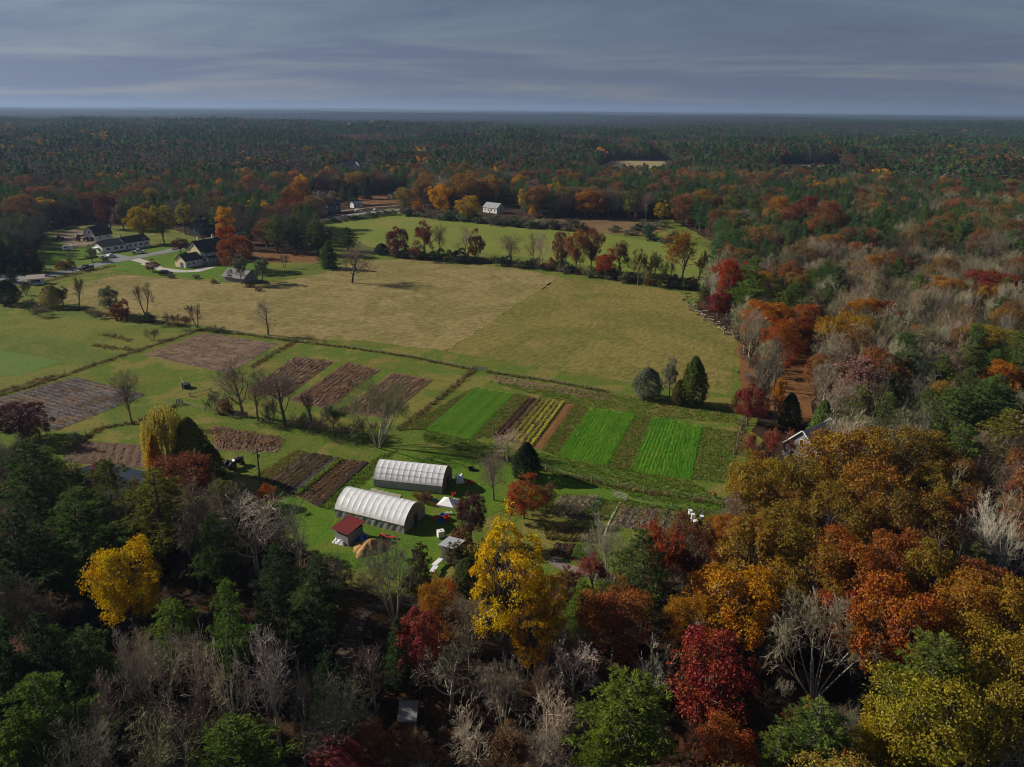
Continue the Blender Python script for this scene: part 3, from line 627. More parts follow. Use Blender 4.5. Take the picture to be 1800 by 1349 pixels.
for quad, m_, lb, cl in (
  ([(520,627),(588,636),(500,700),(430,690)], 'weedy', 'dark purple-brown fallow plot behind the row of bare trees, leftmost of three', [(0.15,0.09,0.075),(0.19,0.12,0.08)]),
  ([(610,638),(670,650),(575,720),(510,705)], 'weedy', 'reddish brown fallow plot in the middle of three behind the bare trees', [(0.24,0.13,0.07),(0.21,0.13,0.075),(0.29,0.19,0.09)]),
  ([(690,655),(762,668),(680,735),(596,725)], 'weedy', 'fallow plot with tan litter behind the largest bare tree, rightmost of three', [(0.32,0.23,0.12),(0.21,0.14,0.08)])):
    o, cs = plot_grid('fallow_plot', quad, 60, 30, M[m_], 0.12, 9, 0.10, 0.07, lb, 'crop plot', 'fallow plots', seed=int(quad[0][0])); rows(o, cs, weed, 29, np.linspace(0.05, 0.95, 9), cl, 'weed_row')
o, cs = plot_grid('stubble_plot', [(490,605),(400,658),(253,624),(360,586)], 110, 34, M['stubble'], 0.12, 20, 0.10, 0.06, 'pale brown stubble plot above the tractor implement', 'crop plot', 'stubble plots', seed=51)
rows(o, cs, weed, 29, np.linspace(0.03, 0.97, 18), [(0.30,0.21,0.13),(0.20,0.14,0.10)], 'stubble_row')
o, cs = plot_grid('stubble_plot', [(257,694),(98,758),(-40,712),(131,663)], 110, 34, M['stubble_wet'], 0.12, 18, 0.10, 0.07, 'brown stubble plot with bluish patches near the left edge', 'crop plot', 'stubble plots', seed=52)
rows(o, cs, weed, 29, np.linspace(0.03, 0.97, 16), [(0.26,0.18,0.10),(0.17,0.12,0.09)], 'stubble_row')
# plot with bed strips beside the hoop houses
o, cs = plot_grid('vegetable_plot', [(541,796),(648,814),(561,893),(470,846)], 80, 26, M['soil'], 0.12, 12, 0.10, 0.05, 'plot of dark soil beds and green rows left of the hoop houses', 'crop plot', seed=61)
bed = [row_mesh('bed_row', 19, 0.9, 0.3, 420, 0.17, 330+s, gap=0.35) for s in range(3)]
lush = [row_mesh('lush_row', 19, 1.0, 0.7, 16, 0.20, 340, clump=0.45, aspect=0.6)]
rows(o, cs, bed, 19, [0.03, 0.20, 0.33, 0.43, 0.53, 0.64, 0.70, 0.76, 0.83, 0.87], [(0.22,0.19,0.06),(0.13,0.15,0.03),(0.15,0.16,0.03),(0.10,0.10,0.04),(0.10,0.09,0.05),(0.22,0.15,0.05),(0.27,0.17,0.06),(0.24,0.15,0.06),(0.20,0.12,0.05),(0.26,0.18,0.07)], 'bed_row')
rows(o, cs, lush, 19, [0.585], (0.24, 0.33, 0.04), 'lush_row')
BL, BR, FR, FL = cs
def sub(u0, u1): return [BL*(1-u0)+BR*u0, BL*(1-u1)+BR*u1, FL*(1-u1)+FR*u1, FL*(1-u0)+FR*u0]
for u0, u1 in ((0.10, 0.16), (0.245, 0.295), (0.36, 0.40), (0.905, 0.995)):
    w = sub(u0, u1); b = sheet('soil_bed', None, 0.26, M['soil_dark'], jit=0.05, step=2, kind=None, world=[(p[0], p[1]) for p in w]); b.parent = o; b.name = 'soil_bed'
w = sub(0.46, 0.56); b = sheet('black_mulch_bed', None, 0.27, plain('black_mulch_film', (0.05, 0.05, 0.06), 0.5, 0.4, 0.5, 2.0), jit=0.06, step=1.5, kind=None, world=[(p[0], p[1]) for p in w]); b.parent = o
# scruffy plots, gardens
o, cs = plot_grid('weedy_plot', [(372,748),(500,772),(486,796),(380,792)], 40, 16, M['weedy'], 0.1, 6, 0.10, 0.10, 'scruffy plot of dead brown stalks behind the olive cedar', 'crop plot', seed=62)
rows(o, cs, [row_mesh('dead_stalk_row', 8, 2.2, 0.6, 420, 0.14, 350, gap=0.6)], 8, np.linspace(0.05, 0.95, 9), [(0.30,0.17,0.08),(0.17,0.10,0.06),(0.13,0.08,0.05)], 'dead_stalk_row')
o, cs = plot_grid('tilled_strip', [(130,775),(275,785),(270,826),(110,812)], 40, 16, M['soil'], 0.1, 10, 0.10, 0.05, 'tan tilled ground left of the yellow willow', 'crop plot', seed=63)
for quad, lb, cl, n_ in (
  ([(985,872),(1050,872),(1025,915),(965,905)], 'shaded garden bed of brown stalks behind the red round tree', [(0.22,0.17,0.07),(0.16,0.12,0.05),(0.10,0.13,0.03)], 5),
  ([(1050,875),(1062,878),(1046,908),(1034,905)], 'narrow deep green kale bed in the gate garden', [(0.03,0.16,0.045)], 2),
  ([(1092,890),(1160,895),(1150,935),(1075,925)], 'garden beds of brown and purple stems right of the leaning gate', [(0.22,0.14,0.06),(0.12,0.08,0.06),(0.16,0.12,0.09)], 6),
  ([(1160,895),(1205,902),(1196,935),(1150,932)], 'garden beds with yellow-green rows left of the beehives', [(0.26,0.26,0.04),(0.07,0.06,0.03),(0.20,0.27,0.04)], 4),
  ([(1013,958),(1045,961),(1025,988),(1003,983)], 'small salad bed of bright green rows by the mulch path', [(0.16,0.26,0.03)], 6),
  ([(975,955),(1012,957),(1000,984),(968,978)], 'mulched garden bed with tan grass clumps left of the salad rows', [(0.36,0.24,0.09),(0.16,0.12,0.08)], 3)):
    o, cs = plot_grid('garden_bed', quad, 30, 14, M['mulch'] if 'salad' not in lb else M['soil_dark'], 0.08, n_, 0.11, 0.05, lb, 'garden bed', seed=int(quad[0][0])+3)
    L = float(np.linalg.norm(cs[0]-cs[3])); mw = float(np.linalg.norm(cs[0]-cs[1]))/n_
    rows(o, cs, [row_mesh('garden_row', L, mw*0.62, 0.5, int(L*26), 0.14, 360+n_+int(quad[0][0]), gap=0.2)], L, (np.arange(n_)+0.5)/n_, cl, 'garden_row')
# two flower strips along the hayfield fence
for q, lb in (([(862,660),(1072,694),(1070,698),(860,664)], 'long dark strip of spent plants along the hayfield fence, upper one'), ([(870,668),(1075,702),(1072,706),(866,672)], 'long dark strip of spent plants along the hayfield fence, lower one')):
    o, cs = plot_grid('spent_strip', q, 80, 5, M['weedy'], 0.15, 3, 0.11, 0.1, lb, 'crop plot', 'spent plant strips', seed=int(q[0][0]))
# ------------------------------------------------------------------ buildings and farm things
def film(name, col, trans, rough):
    m, n, l = mat(name); o = N(n, 'ShaderNodeOutputMaterial')
    g_ = N(n, 'ShaderNodeNewGeometry'); t = N(n, 'ShaderNodeTexNoise'); t.inputs['Scale'].default_value = 1.2; t.inputs['Detail'].default_value = 5; l.new(g_.outputs['Position'], t.inputs['Vector'])
    r = ramp(n, [(0.3, tuple(c*0.78 for c in col)), (0.65, col)]); l.new(t.outputs['Fac'], r.inputs['Fac'])
    d = N(n, 'ShaderNodeBsdfPrincipled'); d.inputs['Roughness'].default_value = rough; d.inputs['Specular IOR Level'].default_value = 0.5; l.new(r.outputs[0], d.inputs['Base Color'])
    tr = N(n, 'ShaderNodeBsdfTranslucent'); l.new(r.outputs[0], tr.inputs['Color'])
    mx = N(n, 'ShaderNodeMixShader'); mx.inputs[0].default_value = trans; l.new(d.outputs[0], mx.inputs[1]); l.new(tr.outputs[0], mx.inputs[2])
    l.new(mx.outputs[0], o.inputs['Surface']); return m
M['film'] = film('greenhouse_film', (0.94, 0.94, 0.95), 0.10, 0.25)
M['film_side'] = film('roll_up_side_film', (0.45, 0.47, 0.47), 0.30, 0.4)
M['steel'] = plain('galvanised_steel', (0.42, 0.43, 0.45), 0.45, 0.5, 0.15, 2, metal=0.6)
M['wood'] = plain('weathered_wood', (0.30, 0.22, 0.12), 0.85, 0.1, 0.3, 4)
M['wood_grey'] = plain('grey_weathered_wood', (0.27, 0.26, 0.25), 0.85, 0.1, 0.3, 4)
M['wood_pale'] = plain('pale_lumber', (0.50, 0.45, 0.36), 0.85, 0.1, 0.25, 4)
M['dark'] = plain('dark_opening', (0.02, 0.02, 0.022), 0.7, 0.2)
M['white'] = plain('white_paint', (0.80, 0.80, 0.78), 0.6, 0.3, 0.06, 2)
M['offwhite'] = plain('offwhite_clapboard', (0.70, 0.71, 0.70), 0.65, 0.3, 0.07, 2)
M['cream'] = plain('cream_clapboard', (0.80, 0.66, 0.36), 0.65, 0.3, 0.06, 2)
M['slate'] = plain('dark_shingle', (0.045, 0.05, 0.06), 0.8, 0.25, 0.3, 2.5)
M['shingle_grey'] = plain('grey_shingle', (0.20, 0.20, 0.21), 0.85, 0.2, 0.25, 2.5)
M['shingle_brown'] = plain('brown_shingle', (0.15, 0.11, 0.10), 0.85, 0.2, 0.3, 2.5)
M['red_metal'] = plain('red_metal_roof', (0.17, 0.026, 0.024), 0.8, 0.15, 0.22, 2)
M['pale_metal'] = plain('pale_metal_roof', (0.50, 0.51, 0.53), 0.45, 0.5, 0.12, 2)
M['barnwood'] = plain('grey_board_siding', (0.24, 0.25, 0.27), 0.85, 0.1, 0.25, 5)
M['blue_siding'] = plain('blue_grey_siding', (0.10, 0.13, 0.17), 0.7, 0.2, 0.12, 2)
M['glass'] = plain('window_glass', (0.035, 0.045, 0.06), 0.08, 0.7, 0.2, 1)
M['door_blue'] = plain('purple_blue_door', (0.10, 0.09, 0.28), 0.6, 0.3)
M['brick'] = plain('whitewashed_brick', (0.62, 0.60, 0.58), 0.85, 0.2, 0.12, 4)
M['canvas'] = plain('white_canvas', (0.82, 0.82, 0.82), 0.75, 0.2, 0.04, 2)
M['tarp_blue'] = plain('blue_tarp', (0.02, 0.11, 0.42), 0.45, 0.4, 0.2, 2)
M['plastic_red'] = plain('red_plastic', (0.55, 0.035, 0.025), 0.4, 0.5, 0.1)
M['plastic_orange'] = plain('orange_plastic', (0.70, 0.16, 0.02), 0.5, 0.4, 0.1)
M['plastic_blue'] = plain('blue_plastic', (0.02, 0.17, 0.40), 0.5, 0.4, 0.1)
M['plastic_white'] = plain('white_plastic', (0.78, 0.78, 0.80), 0.5, 0.4, 0.06)
M['chips'] = turf('wood_chips', [(0.40, 0.22, 0.085), (0.50, 0.30, 0.13), (0.30, 0.16, 0.065)], big=1.0, fine=5.0, contrast=0.4, bump=1.0)
M['rubber'] = plain('rubber', (0.02, 0.02, 0.022), 0.7, 0.3)
M['iron'] = plain('rusty_iron', (0.13, 0.065, 0.045), 0.8, 0.3, 0.4, 5)
M['pole'] = plain('creosoted_pole', (0.11, 0.085, 0.07), 0.9, 0.1, 0.3, 3)
M['paint_black'] = plain('black_car_paint', (0.018, 0.02, 0.028), 0.25, 0.6, 0.05)
M['paint_silver'] = plain('silver_car_paint', (0.50, 0.52, 0.55), 0.3, 0.6, 0.05)
M['turbine'] = plain('turbine_white', (0.35, 0.37, 0.40), 0.6, 0.3, 0.03)

def ordw(i):
    u = 'first second third fourth fifth sixth seventh eighth ninth tenth eleventh twelfth thirteenth fourteenth fifteenth sixteenth seventeenth eighteenth nineteenth'.split()
    if i < 19: return u[i]
    t, k = divmod(i+1, 10); return ('twenty thirty forty fifty sixty seventy eighty ninety'.split()[t-2] + '-' + u[k-1]) if k else 'twentieth thirtieth fortieth fiftieth sixtieth seventieth eightieth ninetieth'.split()[t-2]
def frame(p, q):
    """foot point and heading of a wall seen from p to q in the photograph"""
    a, b = A(*p), A(*q); return (a.x, a.y, 0), math.atan2(b.y-a.y, b.x-a.x)
def gable_wall(L, W, hw, hr, x0=0, y0=0):
    """solid walls with gable ends at x0 and x0+L; ridge along x"""
    m = MB(); m.prism([(y0, -0.2), (y0+W, -0.2), (y0+W, hw), (y0+W/2, hr), (y0, hw)], x0, x0+L, axis='x'); return m
def roof_sides(L, W, hw, hr, x0=0, y0=0, over=0.35, th=0.14, split=False):
    s = (hr-hw)/(W/2); out = []
    ya, yb, zr = y0-over, y0+W/2, hr+0.06; za = hw - s*over + 0.06
    m1 = MB().slab([(x0-over, ya, za), (x0+L+over, ya, za), (x0+L+over, yb, zr), (x0-over, yb, zr)], -th)
    yc = y0+W+over
    m2 = MB().slab([(x0+L+over, yc, za), (x0-over, yc, za), (x0-over, yb+0.002, zr), (x0+L+over, yb+0.002, zr)], -th)
    return m1, m2
def window(parent, c, w, h, face, trim='white', pane='glass', name='window'):
    """face: 'x-','x+','y-','y+' outward side; c = centre on the wall"""
    x, y, z = c; t = 0.06; m = MB(); p = MB(); b = 0.09
    s = -1 if face[1] == '-' else 1
    def bx(mb, u0, u1, z0, z1, d0, d1):
        if face[0] == 'x': mb.box(min(x+s*d0, x+s*d1), y+u0, z+z0, max(x+s*d0, x+s*d1), y+u1, z+z1)
        else: mb.box(x+u0, min(y+s*d0, y+s*d1), z+z0, x+u1, max(y+s*d0, y+s*d1), z+z1)
    bx(m, -w/2-b, -w/2, -h/2-b, h/2+b, 0.005, t); bx(m, w/2, w/2+b, -h/2-b, h/2+b, 0.005, t)
    bx(m, -w/2, w/2, h/2, h/2+b, 0.005, t); bx(m, -w/2, w/2, -h/2-b, -h/2, 0.005, t); bx(m, -w/2, w/2, -0.03, 0.03, 0.012, t-0.01)
    f = m.build(name, M[trim], parent); bx(p, -w/2+0.002, w/2-0.002, -h/2+0.002, h/2-0.002, 0.008, 0.03); p.build('pane', M[pane], f); return f
def door(parent, c, w, h, face, material='white', name='door'):
    x, y, z = c; s = -1 if face[1] == '-' else 1; m = MB(); k = MB()
    if face[0] == 'x':
        m.box(min(x+s*0.005, x+s*0.06), y-w/2, z, max(x+s*0.005, x+s*0.06), y+w/2, z+h); k.box(min(x+s*0.06, x+s*0.12), y+w*0.36, z+h*0.48, max(x+s*0.06, x+s*0.12), y+w*0.42, z+h*0.53)
    else:
        m.box(x-w/2, min(y+s*0.005, y+s*0.06), z, x+w/2, max(y+s*0.005, y+s*0.06), z+h); k.box(x+w*0.36, min(y+s*0.06, y+s*0.12), z+h*0.48, x+w*0.42, max(y+s*0.06, y+s*0.12), z+h*0.53)
    d = m.build(name, M[material], parent); k.build('handle', M['steel'], d); return d
def chimney(parent, x, y, z0, z1, w=0.7):
    c = MB().box(x-w/2, y-w/2, z0, x+w/2, y+w/2, z1).build('chimney', M['brick'], parent)
    MB().box(x-w/2-0.07, y-w/2-0.07, z1, x+w/2+0.07, y+w/2+0.07, z1+0.12).build('chimney_cap', M['shingle_grey'], c)

# ---- hoop houses
def hoop_house(foot, heading, L, W, label, bays, dark_end, tape):
    r = empty('hoop_house', foot, heading)
    hw = 1.55; prof = [(0, hw)]; n = 16
    for i in range(1, n+1):                     # straight-shouldered arch from sill to ridge
        t = i/n; a = t*math.pi/2
        y = W/2*(0.62*(1-math.cos(a)**1.15) + 0.38*t); z = hw + 2.55*(0.62*math.sin(a)**0.92 + 0.38*min(1, t*1.12)); prof.append((y, z))
    full = prof + [(W-y, z) for y, z in prof[-2::-1]]
    K = len(full); dx = L/bays; sub = 6
    for b in range(bays):
        v = []; f = []
        for i in range(sub+1):
            t = i/sub; sag = 0.055*(4*t*(1-t))**0.8
            for j, (y, z) in enumerate(full):
                yy, zz_ = y-W/2, z-hw; d = math.hypot(yy, zz_*1.2) or 1; e = min(j, K-1-j)/4.0; e = min(1, e)
                wr = 0.015*math.sin(j*2.1+i*1.7+b)
                v.append((b*dx + t*dx, y - yy/d*(sag+wr)*e, z - zz_/d*1.2*(sag+wr)*e + 0.0))
        for i in range(sub):
            for j in range(K-1): f.append((i*K+j, i*K+j+1, (i+1)*K+j+1, (i+1)*K+j))
        me = new_mesh('film_panel', v, np.array(f), smooth=True, mats=[M['film']]); link('film_panel', me, r)
    for b in range(bays+1):
        m = MB(); pts = [(b*dx, 0.0, 0)] + [(b*dx, y + (0.03 if y < W/2 else -0.03), z-0.03) for y, z in full[::2]] + [(b*dx, W, 0)]
        for p, q in zip(pts, pts[1:]): m.tube(p, q, 0.022, n=5)
        m.build('rib', M['steel'], r)
    m = MB()
    for z in (0.05, hw): m.box(-0.03, -0.07, z-0.06, L+0.03, -0.025, z+0.06); m.box(-0.03, W+0.025, z-0.06, L+0.03, W+0.07, z+0.06)
    m.build('baseboard', M['wood'], r)
    for s, y in ((1, -0.012), (1, W+0.012)):      # roll-up sides, rumpled
        nx, nz = 56, 7; X = np.linspace(0, L, nx); Z = np.linspace(0.1, hw-0.06, nz); rg = np.random.default_rng(5)
        v = [(x, y - 0.05*math.sin(x*2.3 + z*1.9)*math.sin((z-0.1)/(hw-0.16)*math.pi) - 0.03*math.sin(x*5.1-z*2.6), z) for x in X for z in Z]
        f = np.array([(i*nz+j, (i+1)*nz+j, (i+1)*nz+j+1, i*nz+j+1) for i in range(nx-1) for j in range(nz-1)])
        link('roll_up_side', new_mesh('roll_up_side', v, f, smooth=True, mats=[M['film_side']]), r)
    for x, nm in ((L-0.05, 'end_wall'), (0.05, 'end_wall')):
        pts = [(x, 0.06, 0)] + [(x, y, z-0.07) for y, z in full] + [(x, W-0.06, 0)]
        w_ = MB().slab(pts, 0.02).build(nm, film('end_film', (0.46, 0.40, 0.25) if x > 1 else (0.5, 0.5, 0.48), 0.35, 0.4), r)
        if x > 1:
            for k in range(1, 12):                # studs
                y = W*k/12; z = np.interp(y, [p[0] for p in full], [p[1] for p in full]) - 0.1
                MB().box(x+0.03, y-0.035, 0, x+0.10, y+0.035, z).build('stud', M['wood'], w_)
            MB().box(x+0.03, 0.1, 1.50, x+0.11, W-0.1, 1.60).build('end_rail', M['wood'], w_)
            if dark_end: MB().box(x+0.012, W*0.08, 0.02, x+0.028, W*0.92, 1.45).build('end_panel', M['film_side'], w_)
            else: MB().box(x+0.012, W*0.05, 0.02, x+0.028, W*0.95, 1.0).build('end_panel', M['film_side'], w_)
            MB().box(x+0.104, W*0.46, 0.0, x+0.13, W*0.60, 2.0).build('doorway', M['dark'], w_)
            m = MB(); m.box(x+0.11, W*0.42, 0, x+0.16, W*0.44, 2.2); m.box(x+0.11, W*0.62, 0, x+0.16, W*0.64, 2.2); m.box(x+0.11, W*0.44, 2.1, x+0.16, W*0.62, 2.2); m.build('door_frame', M['wood'], w_)
    if tape:                                       # cross ropes over the film
        for zt in (0.36, 0.62):
            y, z = full[int(zt*16)]; MB().box(0, y-0.03, z+0.03, L, y+0.01, z+0.05).build('rope', M['wood_grey'], r)
    tag(r, label, 'greenhouse', 'hoop houses'); return r
f1, a1 = frame((589,909), (713,940)); hoop_house(f1, a1, 14.0, 7.0, 'white plastic hoop house nearest the red-roofed shed', 12, True, False)
f2, a2 = frame((657,856), (776,869)); hoop_house(f2, a2, 13.4, 6.6, 'white plastic hoop house behind the other, pallets along its side', 12, False, True)

# ---- sheds
def shed(foot, heading, L, W, hf, hb, wallm, roofm, name, label, board=0.28, ridges=True):
    """mono-pitch shed of upright boards: front (y=0) wall hf high, back hb"""
    r = empty(name, foot, heading)
    wl_ = MB(); wl_.prism([(0.02, -0.1), (W-0.02, -0.1), (W-0.02, hb), (0.02, hf)], 0.02, L-0.02, axis='x'); wl_.build('wall', M['dark'], r)
    me = MB().box(0, -0.02, 0, board-0.035, 0, 1.0).mesh('plank', wallm)
    def planks(n, place):
        for i in range(n):
            o = link('plank', me, r); loc, rz, hh = place(i); o.location = loc; o.rotation_euler = (0, 0, rz); o.scale = (1, 1, hh)
    n = int(L/board); planks(n, lambda i: ((i*board, 0.02, 0), 0, hf-0.04)); planks(n, lambda i: (((i+1)*board, W-0.02, 0), math.pi, hb-0.04))
    n = int(W/board); planks(n, lambda i: ((L-0.02, i*board, 0), math.pi/2, min(hf, hb)+(hf-min(hf, hb))*(1-i/n)*0.9-0.05)); planks(n, lambda i: ((0.02, (i+1)*board, 0), -math.pi/2, min(hf, hb)+(hf-min(hf, hb))*(1-i/n)*0.9-0.05))
    rf = MB().slab([(-0.35, -0.4, hf+0.12), (L+0.35, -0.4, hf+0.12), (L+0.35, W+0.35, hb+0.08), (-0.35, W+0.35, hb+0.08)], 0.07).build('roof', roofm, r)
    if ridges:
        k = int((L+0.7)/0.45)
        for i in range(k+1):
            x = -0.35 + i*(L+0.7)/k; x = min(max(x, -0.33), L+0.33); MB().slab([(x-0.02, -0.4, hf+0.155), (x+0.02, -0.4, hf+0.155), (x+0.02, W+0.35, hb+0.115), (x-0.02, W+0.35, hb+0.115)], 0.034).build('roof_seam', roofm, rf)
    tag(r, label, 'shed'); return r
f, a = frame((589,951), (612,961)); s_ = shed(f, a, 3.1, 3.4, 2.3, 3.0, M['barnwood'], M['red_metal'], 'garden_shed', 'small grey shed with a red metal roof beside the hoop house')
f, a = frame((776,986), (798,992)); s_ = shed(f, a, 2.3, 2.8, 2.9, 2.6, M['barnwood'], M['pale_metal'], 'garden_shed', 'tall narrow grey shed with pale metal roof below the canopy tent')
MB().box(0.75, -0.06, 0.0, 1.6, -0.025, 2.0).build('door', M['wood'], s_)
# red roof at the bottom edge
f, a = frame((552,1366), (604,1380))
r = empty('red_roofed_cabin', (f[0], f[1], 0), a-0.55); gable_wall(5.6, 4.4, 2.4, 4.2).build('wall', M['barnwood'], r)
for m in roof_sides(5.6, 4.4, 2.4, 4.2): m.build('roof', M['red_metal'], r)
window(r, (2.0, 0, 1.5), 0.9, 1.0, 'y-'); door(r, (4.2, 0, 0.02), 0.95, 2.0, 'y-', 'wood')
tag(r, 'dark red roofed cabin cut off by the bottom edge', 'cabin')
f, a = frame((706,1290), (742,1290)); r = empty('lean_to', f, a)
MB().slab([(-0.4, -0.5, 2.2), (1.8, -0.5, 2.2), (1.8, 2.2, 2.7), (-0.4, 2.2, 2.7)], 0.06).build('roof', M['shingle_grey'], r)
MB().box(0, 0, 0, 1.5, 2.0, 2.1).build('wall', M['barnwood'], r); door(r, (0.75, 0, 0), 0.8, 1.8, 'y-', 'wood')
tag(r, 'tiny lean-to with pale metal roof in the dark woods near the bottom', 'shed')
# ---- house in the oaks, right
f, a = frame((1434,838), (1338,826)); r = empty('white_trim_house', f, math.radians(40)); r.scale = (0.9, 0.9, 0.95)
gable_wall(11, 8.5, 4.6, 8.6).build('wall', M['barnwood'], r)
for m in roof_sides(11, 8.5, 4.6, 8.6): m.build('roof', plain('pale_grey_shingle', (0.34, 0.34, 0.36), 0.8, 0.2, 0.2, 2.5), r)
for x in (-0.37, 11.37):
    MB().slab([(x-0.07, -0.4, 4.40), (x+0.07, -0.4, 4.40), (x+0.07, 4.25, 8.80), (x-0.07, 4.25, 8.80)], -0.22).build('rake_board', M['white'], r)
    MB().slab([(x+0.07, 8.9, 4.40), (x-0.07, 8.9, 4.40), (x-0.07, 4.26, 8.80), (x+0.07, 4.26, 8.80)], -0.22).build('rake_board', M['white'], r)
for y in (2.2, 6.2): window(r, (0, y, 3.0), 1.0, 1.5, 'x-')
for x in (2, 5.5, 9): window(r, (x, 0, 2.6), 1.0, 1.5, 'y-')
window(r, (0, 4.25, 6.2), 0.9, 1.2, 'x-')
tag(r, 'grey-roofed house with white gable trim half hidden in the oaks', 'house')

# ---- farmhouse and outbuildings
f, a = frame((327,472), (396,459)); r = empty('farmhouse', f, a)
gable_wall(9.0, 7.0, 3.0, 5.6).build('ell_wall', M['offwhite'], r)
MB().prism([(0.02, 0), (6.98, 0), (6.98, 3.0), (3.5, 5.55), (0.02, 3.0)], -0.03, -0.004, axis='x').build('gable_front', M['cream'], r)
for m in roof_sides(9.0, 7.0, 3.0, 5.6): m.build('ell_roof', M['slate'], r)
gable_wall(14.0, 9.0, 6.2, 10.2, 9.0, 0.8).build('main_wall', M['offwhite'], r)
MB().prism([(0.82, 5.0), (9.78, 5.0), (9.78, 6.2), (5.3, 10.1), (0.82, 6.2)], 8.965, 8.996, axis='x').build('gable_front', M['cream'], r)
mains = [m.build('main_roof', M['slate'], r) for m in roof_sides(14.0, 9.0, 6.2, 10.2, 9.0, 0.8, 0.45)]
chimney(mains[0], 12.0, 5.3, 9.6, 12.0, 0.75); chimney(mains[0], 20.0, 5.3, 9.6, 12.0, 0.75)
MB().prism([(-0.8, 2.9), (0.8, 2.9), (0.8, 6.3), (-0.8, 5.2)], 10.0, 16.5, axis='x').build('dormer_wall', M['offwhite'], r)
MB().slab([(9.7, -1.1, 5.15), (16.8, -1.1, 5.15), (16.8, 2.0, 7.1), (9.7, 2.0, 7.1)], -0.12).build('dormer_roof', M['slate'], r)
for x in (11.0, 12.6, 14.2, 15.6): window(r, (x, -0.8, 4.5), 0.9, 0.8, 'y-')
MB().box(9.0, -3.4, 0, 23.0, 0.7, 0.5).build('porch_floor', M['wood_grey'], r)
MB().slab([(8.8, -3.8, 3.0), (23.3, -3.8, 3.0), (23.3, 0.8, 3.9), (8.8, 0.8, 3.9)], -0.14).build('porch_roof', M['slate'], r)
MB().box(8.9, -3.65, 2.75, 23.2, -3.5, 2.98).build('porch_beam', M['white'], r)
for i in range(8): MB().box(9.1+i*1.96, -3.6, 0.5, 9.25+i*1.96, -3.45, 2.75).build('porch_post', M['white'], r)
MB().box(9.2, -3.57, 1.2, 22.9, -3.5, 1.3).build('porch_rail', M['white'], r)
for x in (18.2, 20.2, 22.0): window(r, (x, 0.8, 5.2), 0.9, 1.3, 'y-')
for x in (10.5, 13, 16, 19, 21.5): window(r, (x, 0.8, 2.0), 0.9, 1.3, 'y-')
for x in (1.6, 4.2): window(r, (x, 0, 1.7), 0.9, 1.1, 'y-')
door(r, (0-0.03, 2.6, 0.02), 1.9, 2.3, 'x-', 'door_blue'); window(r, (8.965, 5.3, 8.0), 0.8, 1.1, 'x-'); window(r, (-0.03, 3.5, 4.1), 0.6, 0.7, 'x-')
MB().box(-0.45, -0.02, 2.78, 9.2, -0.40, 2.92).build('gutter', M['white'], r); MB().box(8.6, 0.3, 5.82, 23.4, 0.38, 6.02).build('gutter', M['white'], r)
tag(r, 'cream and white farmhouse with dark roofs, porch and twin chimneys', 'house')
f, a = frame((393,494), (432,498)); r = empty('open_shed', f, a-0.12)
gable_wall(11.5, 7.5, 2.2, 4.6).build('wall', M['barnwood'], r)
for m in roof_sides(11.5, 7.5, 2.2, 4.6, over=0.6): m.build('roof', M['shingle_grey'], r)
door(r, (9.0, 0, 0.02), 2.6, 2.0, 'y-', 'wood'); window(r, (4.0, 0, 1.3), 0.8, 0.8, 'y-')
tag(r, 'low grey shingled outbuilding in front of the rust-red tree', 'outbuilding')
f, a = frame((181,446), (246,436)); r = empty('ranch_house', f, a)
gable_wall(12.0, 8.5, 3.0, 5.0).build('wall', M['white'], r); gable_wall(13.5, 8.9, 3.4, 5.8, 12.0, -0.2).build('wall', M['white'], r)
for m in roof_sides(12.0, 8.5, 3.0, 5.0): m.build('roof', M['slate'], r)
rr_ = [m.build('roof', M['slate'], r) for m in roof_sides(13.5, 8.9, 3.4, 5.8, 12.0, -0.2)]
chimney(rr_[0], 12.6, 4.2, 4.5, 7.0, 1.0)
for x in (3.0, 7.0, 10.0): window(r, (x, 0, 1.7), 1.8, 1.1, 'y-')
for x in (14.5, 17.5, 20.5, 23.5): window(r, (x, -0.2, 1.9), 1.4, 1.1, 'y-')
door(r, (12.9, -0.2, 0.1), 1.0, 2.1, 'y-', 'wood'); window(r, (0, 2.3, 1.6), 1.3, 1.3, 'x-'); window(r, (0, 6.0, 1.6), 1.3, 1.3, 'x-')
MB().box(-1.6, 3.0, 2.4, 0.0, 6.0, 2.55).build('entry_hood', M['white'], r)
tag(r, 'long low white house with dark roof across the road', 'house')
f, a = frame((168,425), (197,420)); r = empty('gambrel_barn', f, a)
prof = [(0, -0.2), (7.5, -0.2), (7.5, 2.9), (6.2, 5.6), (3.75, 7.4), (1.3, 5.6), (0, 2.9)]
MB().prism(prof, 0, 11.0, axis='x').build('wall', M['white'], r)
for p, q in zip(prof[2:6], prof[3:7]):
    MB().slab([(11.4, p[0]+(0.25 if p[0] > 7 else 0), p[1]+0.05-(0.3 if p[0] > 7 else 0)), (-0.4, p[0]+(0.25 if p[0] > 7 else 0), p[1]+0.05-(0.3 if p[0] > 7 else 0)), (-0.4, q[0]-(0.25 if q[0] < 0.1 else 0), q[1]+0.05-(0.3 if q[0] < 0.1 else 0)), (11.4, q[0]-(0.25 if q[0] < 0.1 else 0), q[1]+0.05-(0.3 if q[0] < 0.1 else 0))], -0.13).build('roof', M['slate'], r)
door(r, (0, 2.0, 0), 2.2, 2.4, 'x-', 'dark'); door(r, (0, 5.6, 0), 1.4, 2.2, 'x-', 'dark'); window(r, (0, 3.75, 4.6), 1.0, 1.3, 'x-')
for x in (3, 8): window(r, (x, 0, 1.7), 1.3, 0.8, 'y-')
tag(r, 'white gambrel barn beside the machinery yard', 'barn')
f, a = frame((50,502), (76,500)); r = empty('farm_stand', f, a)
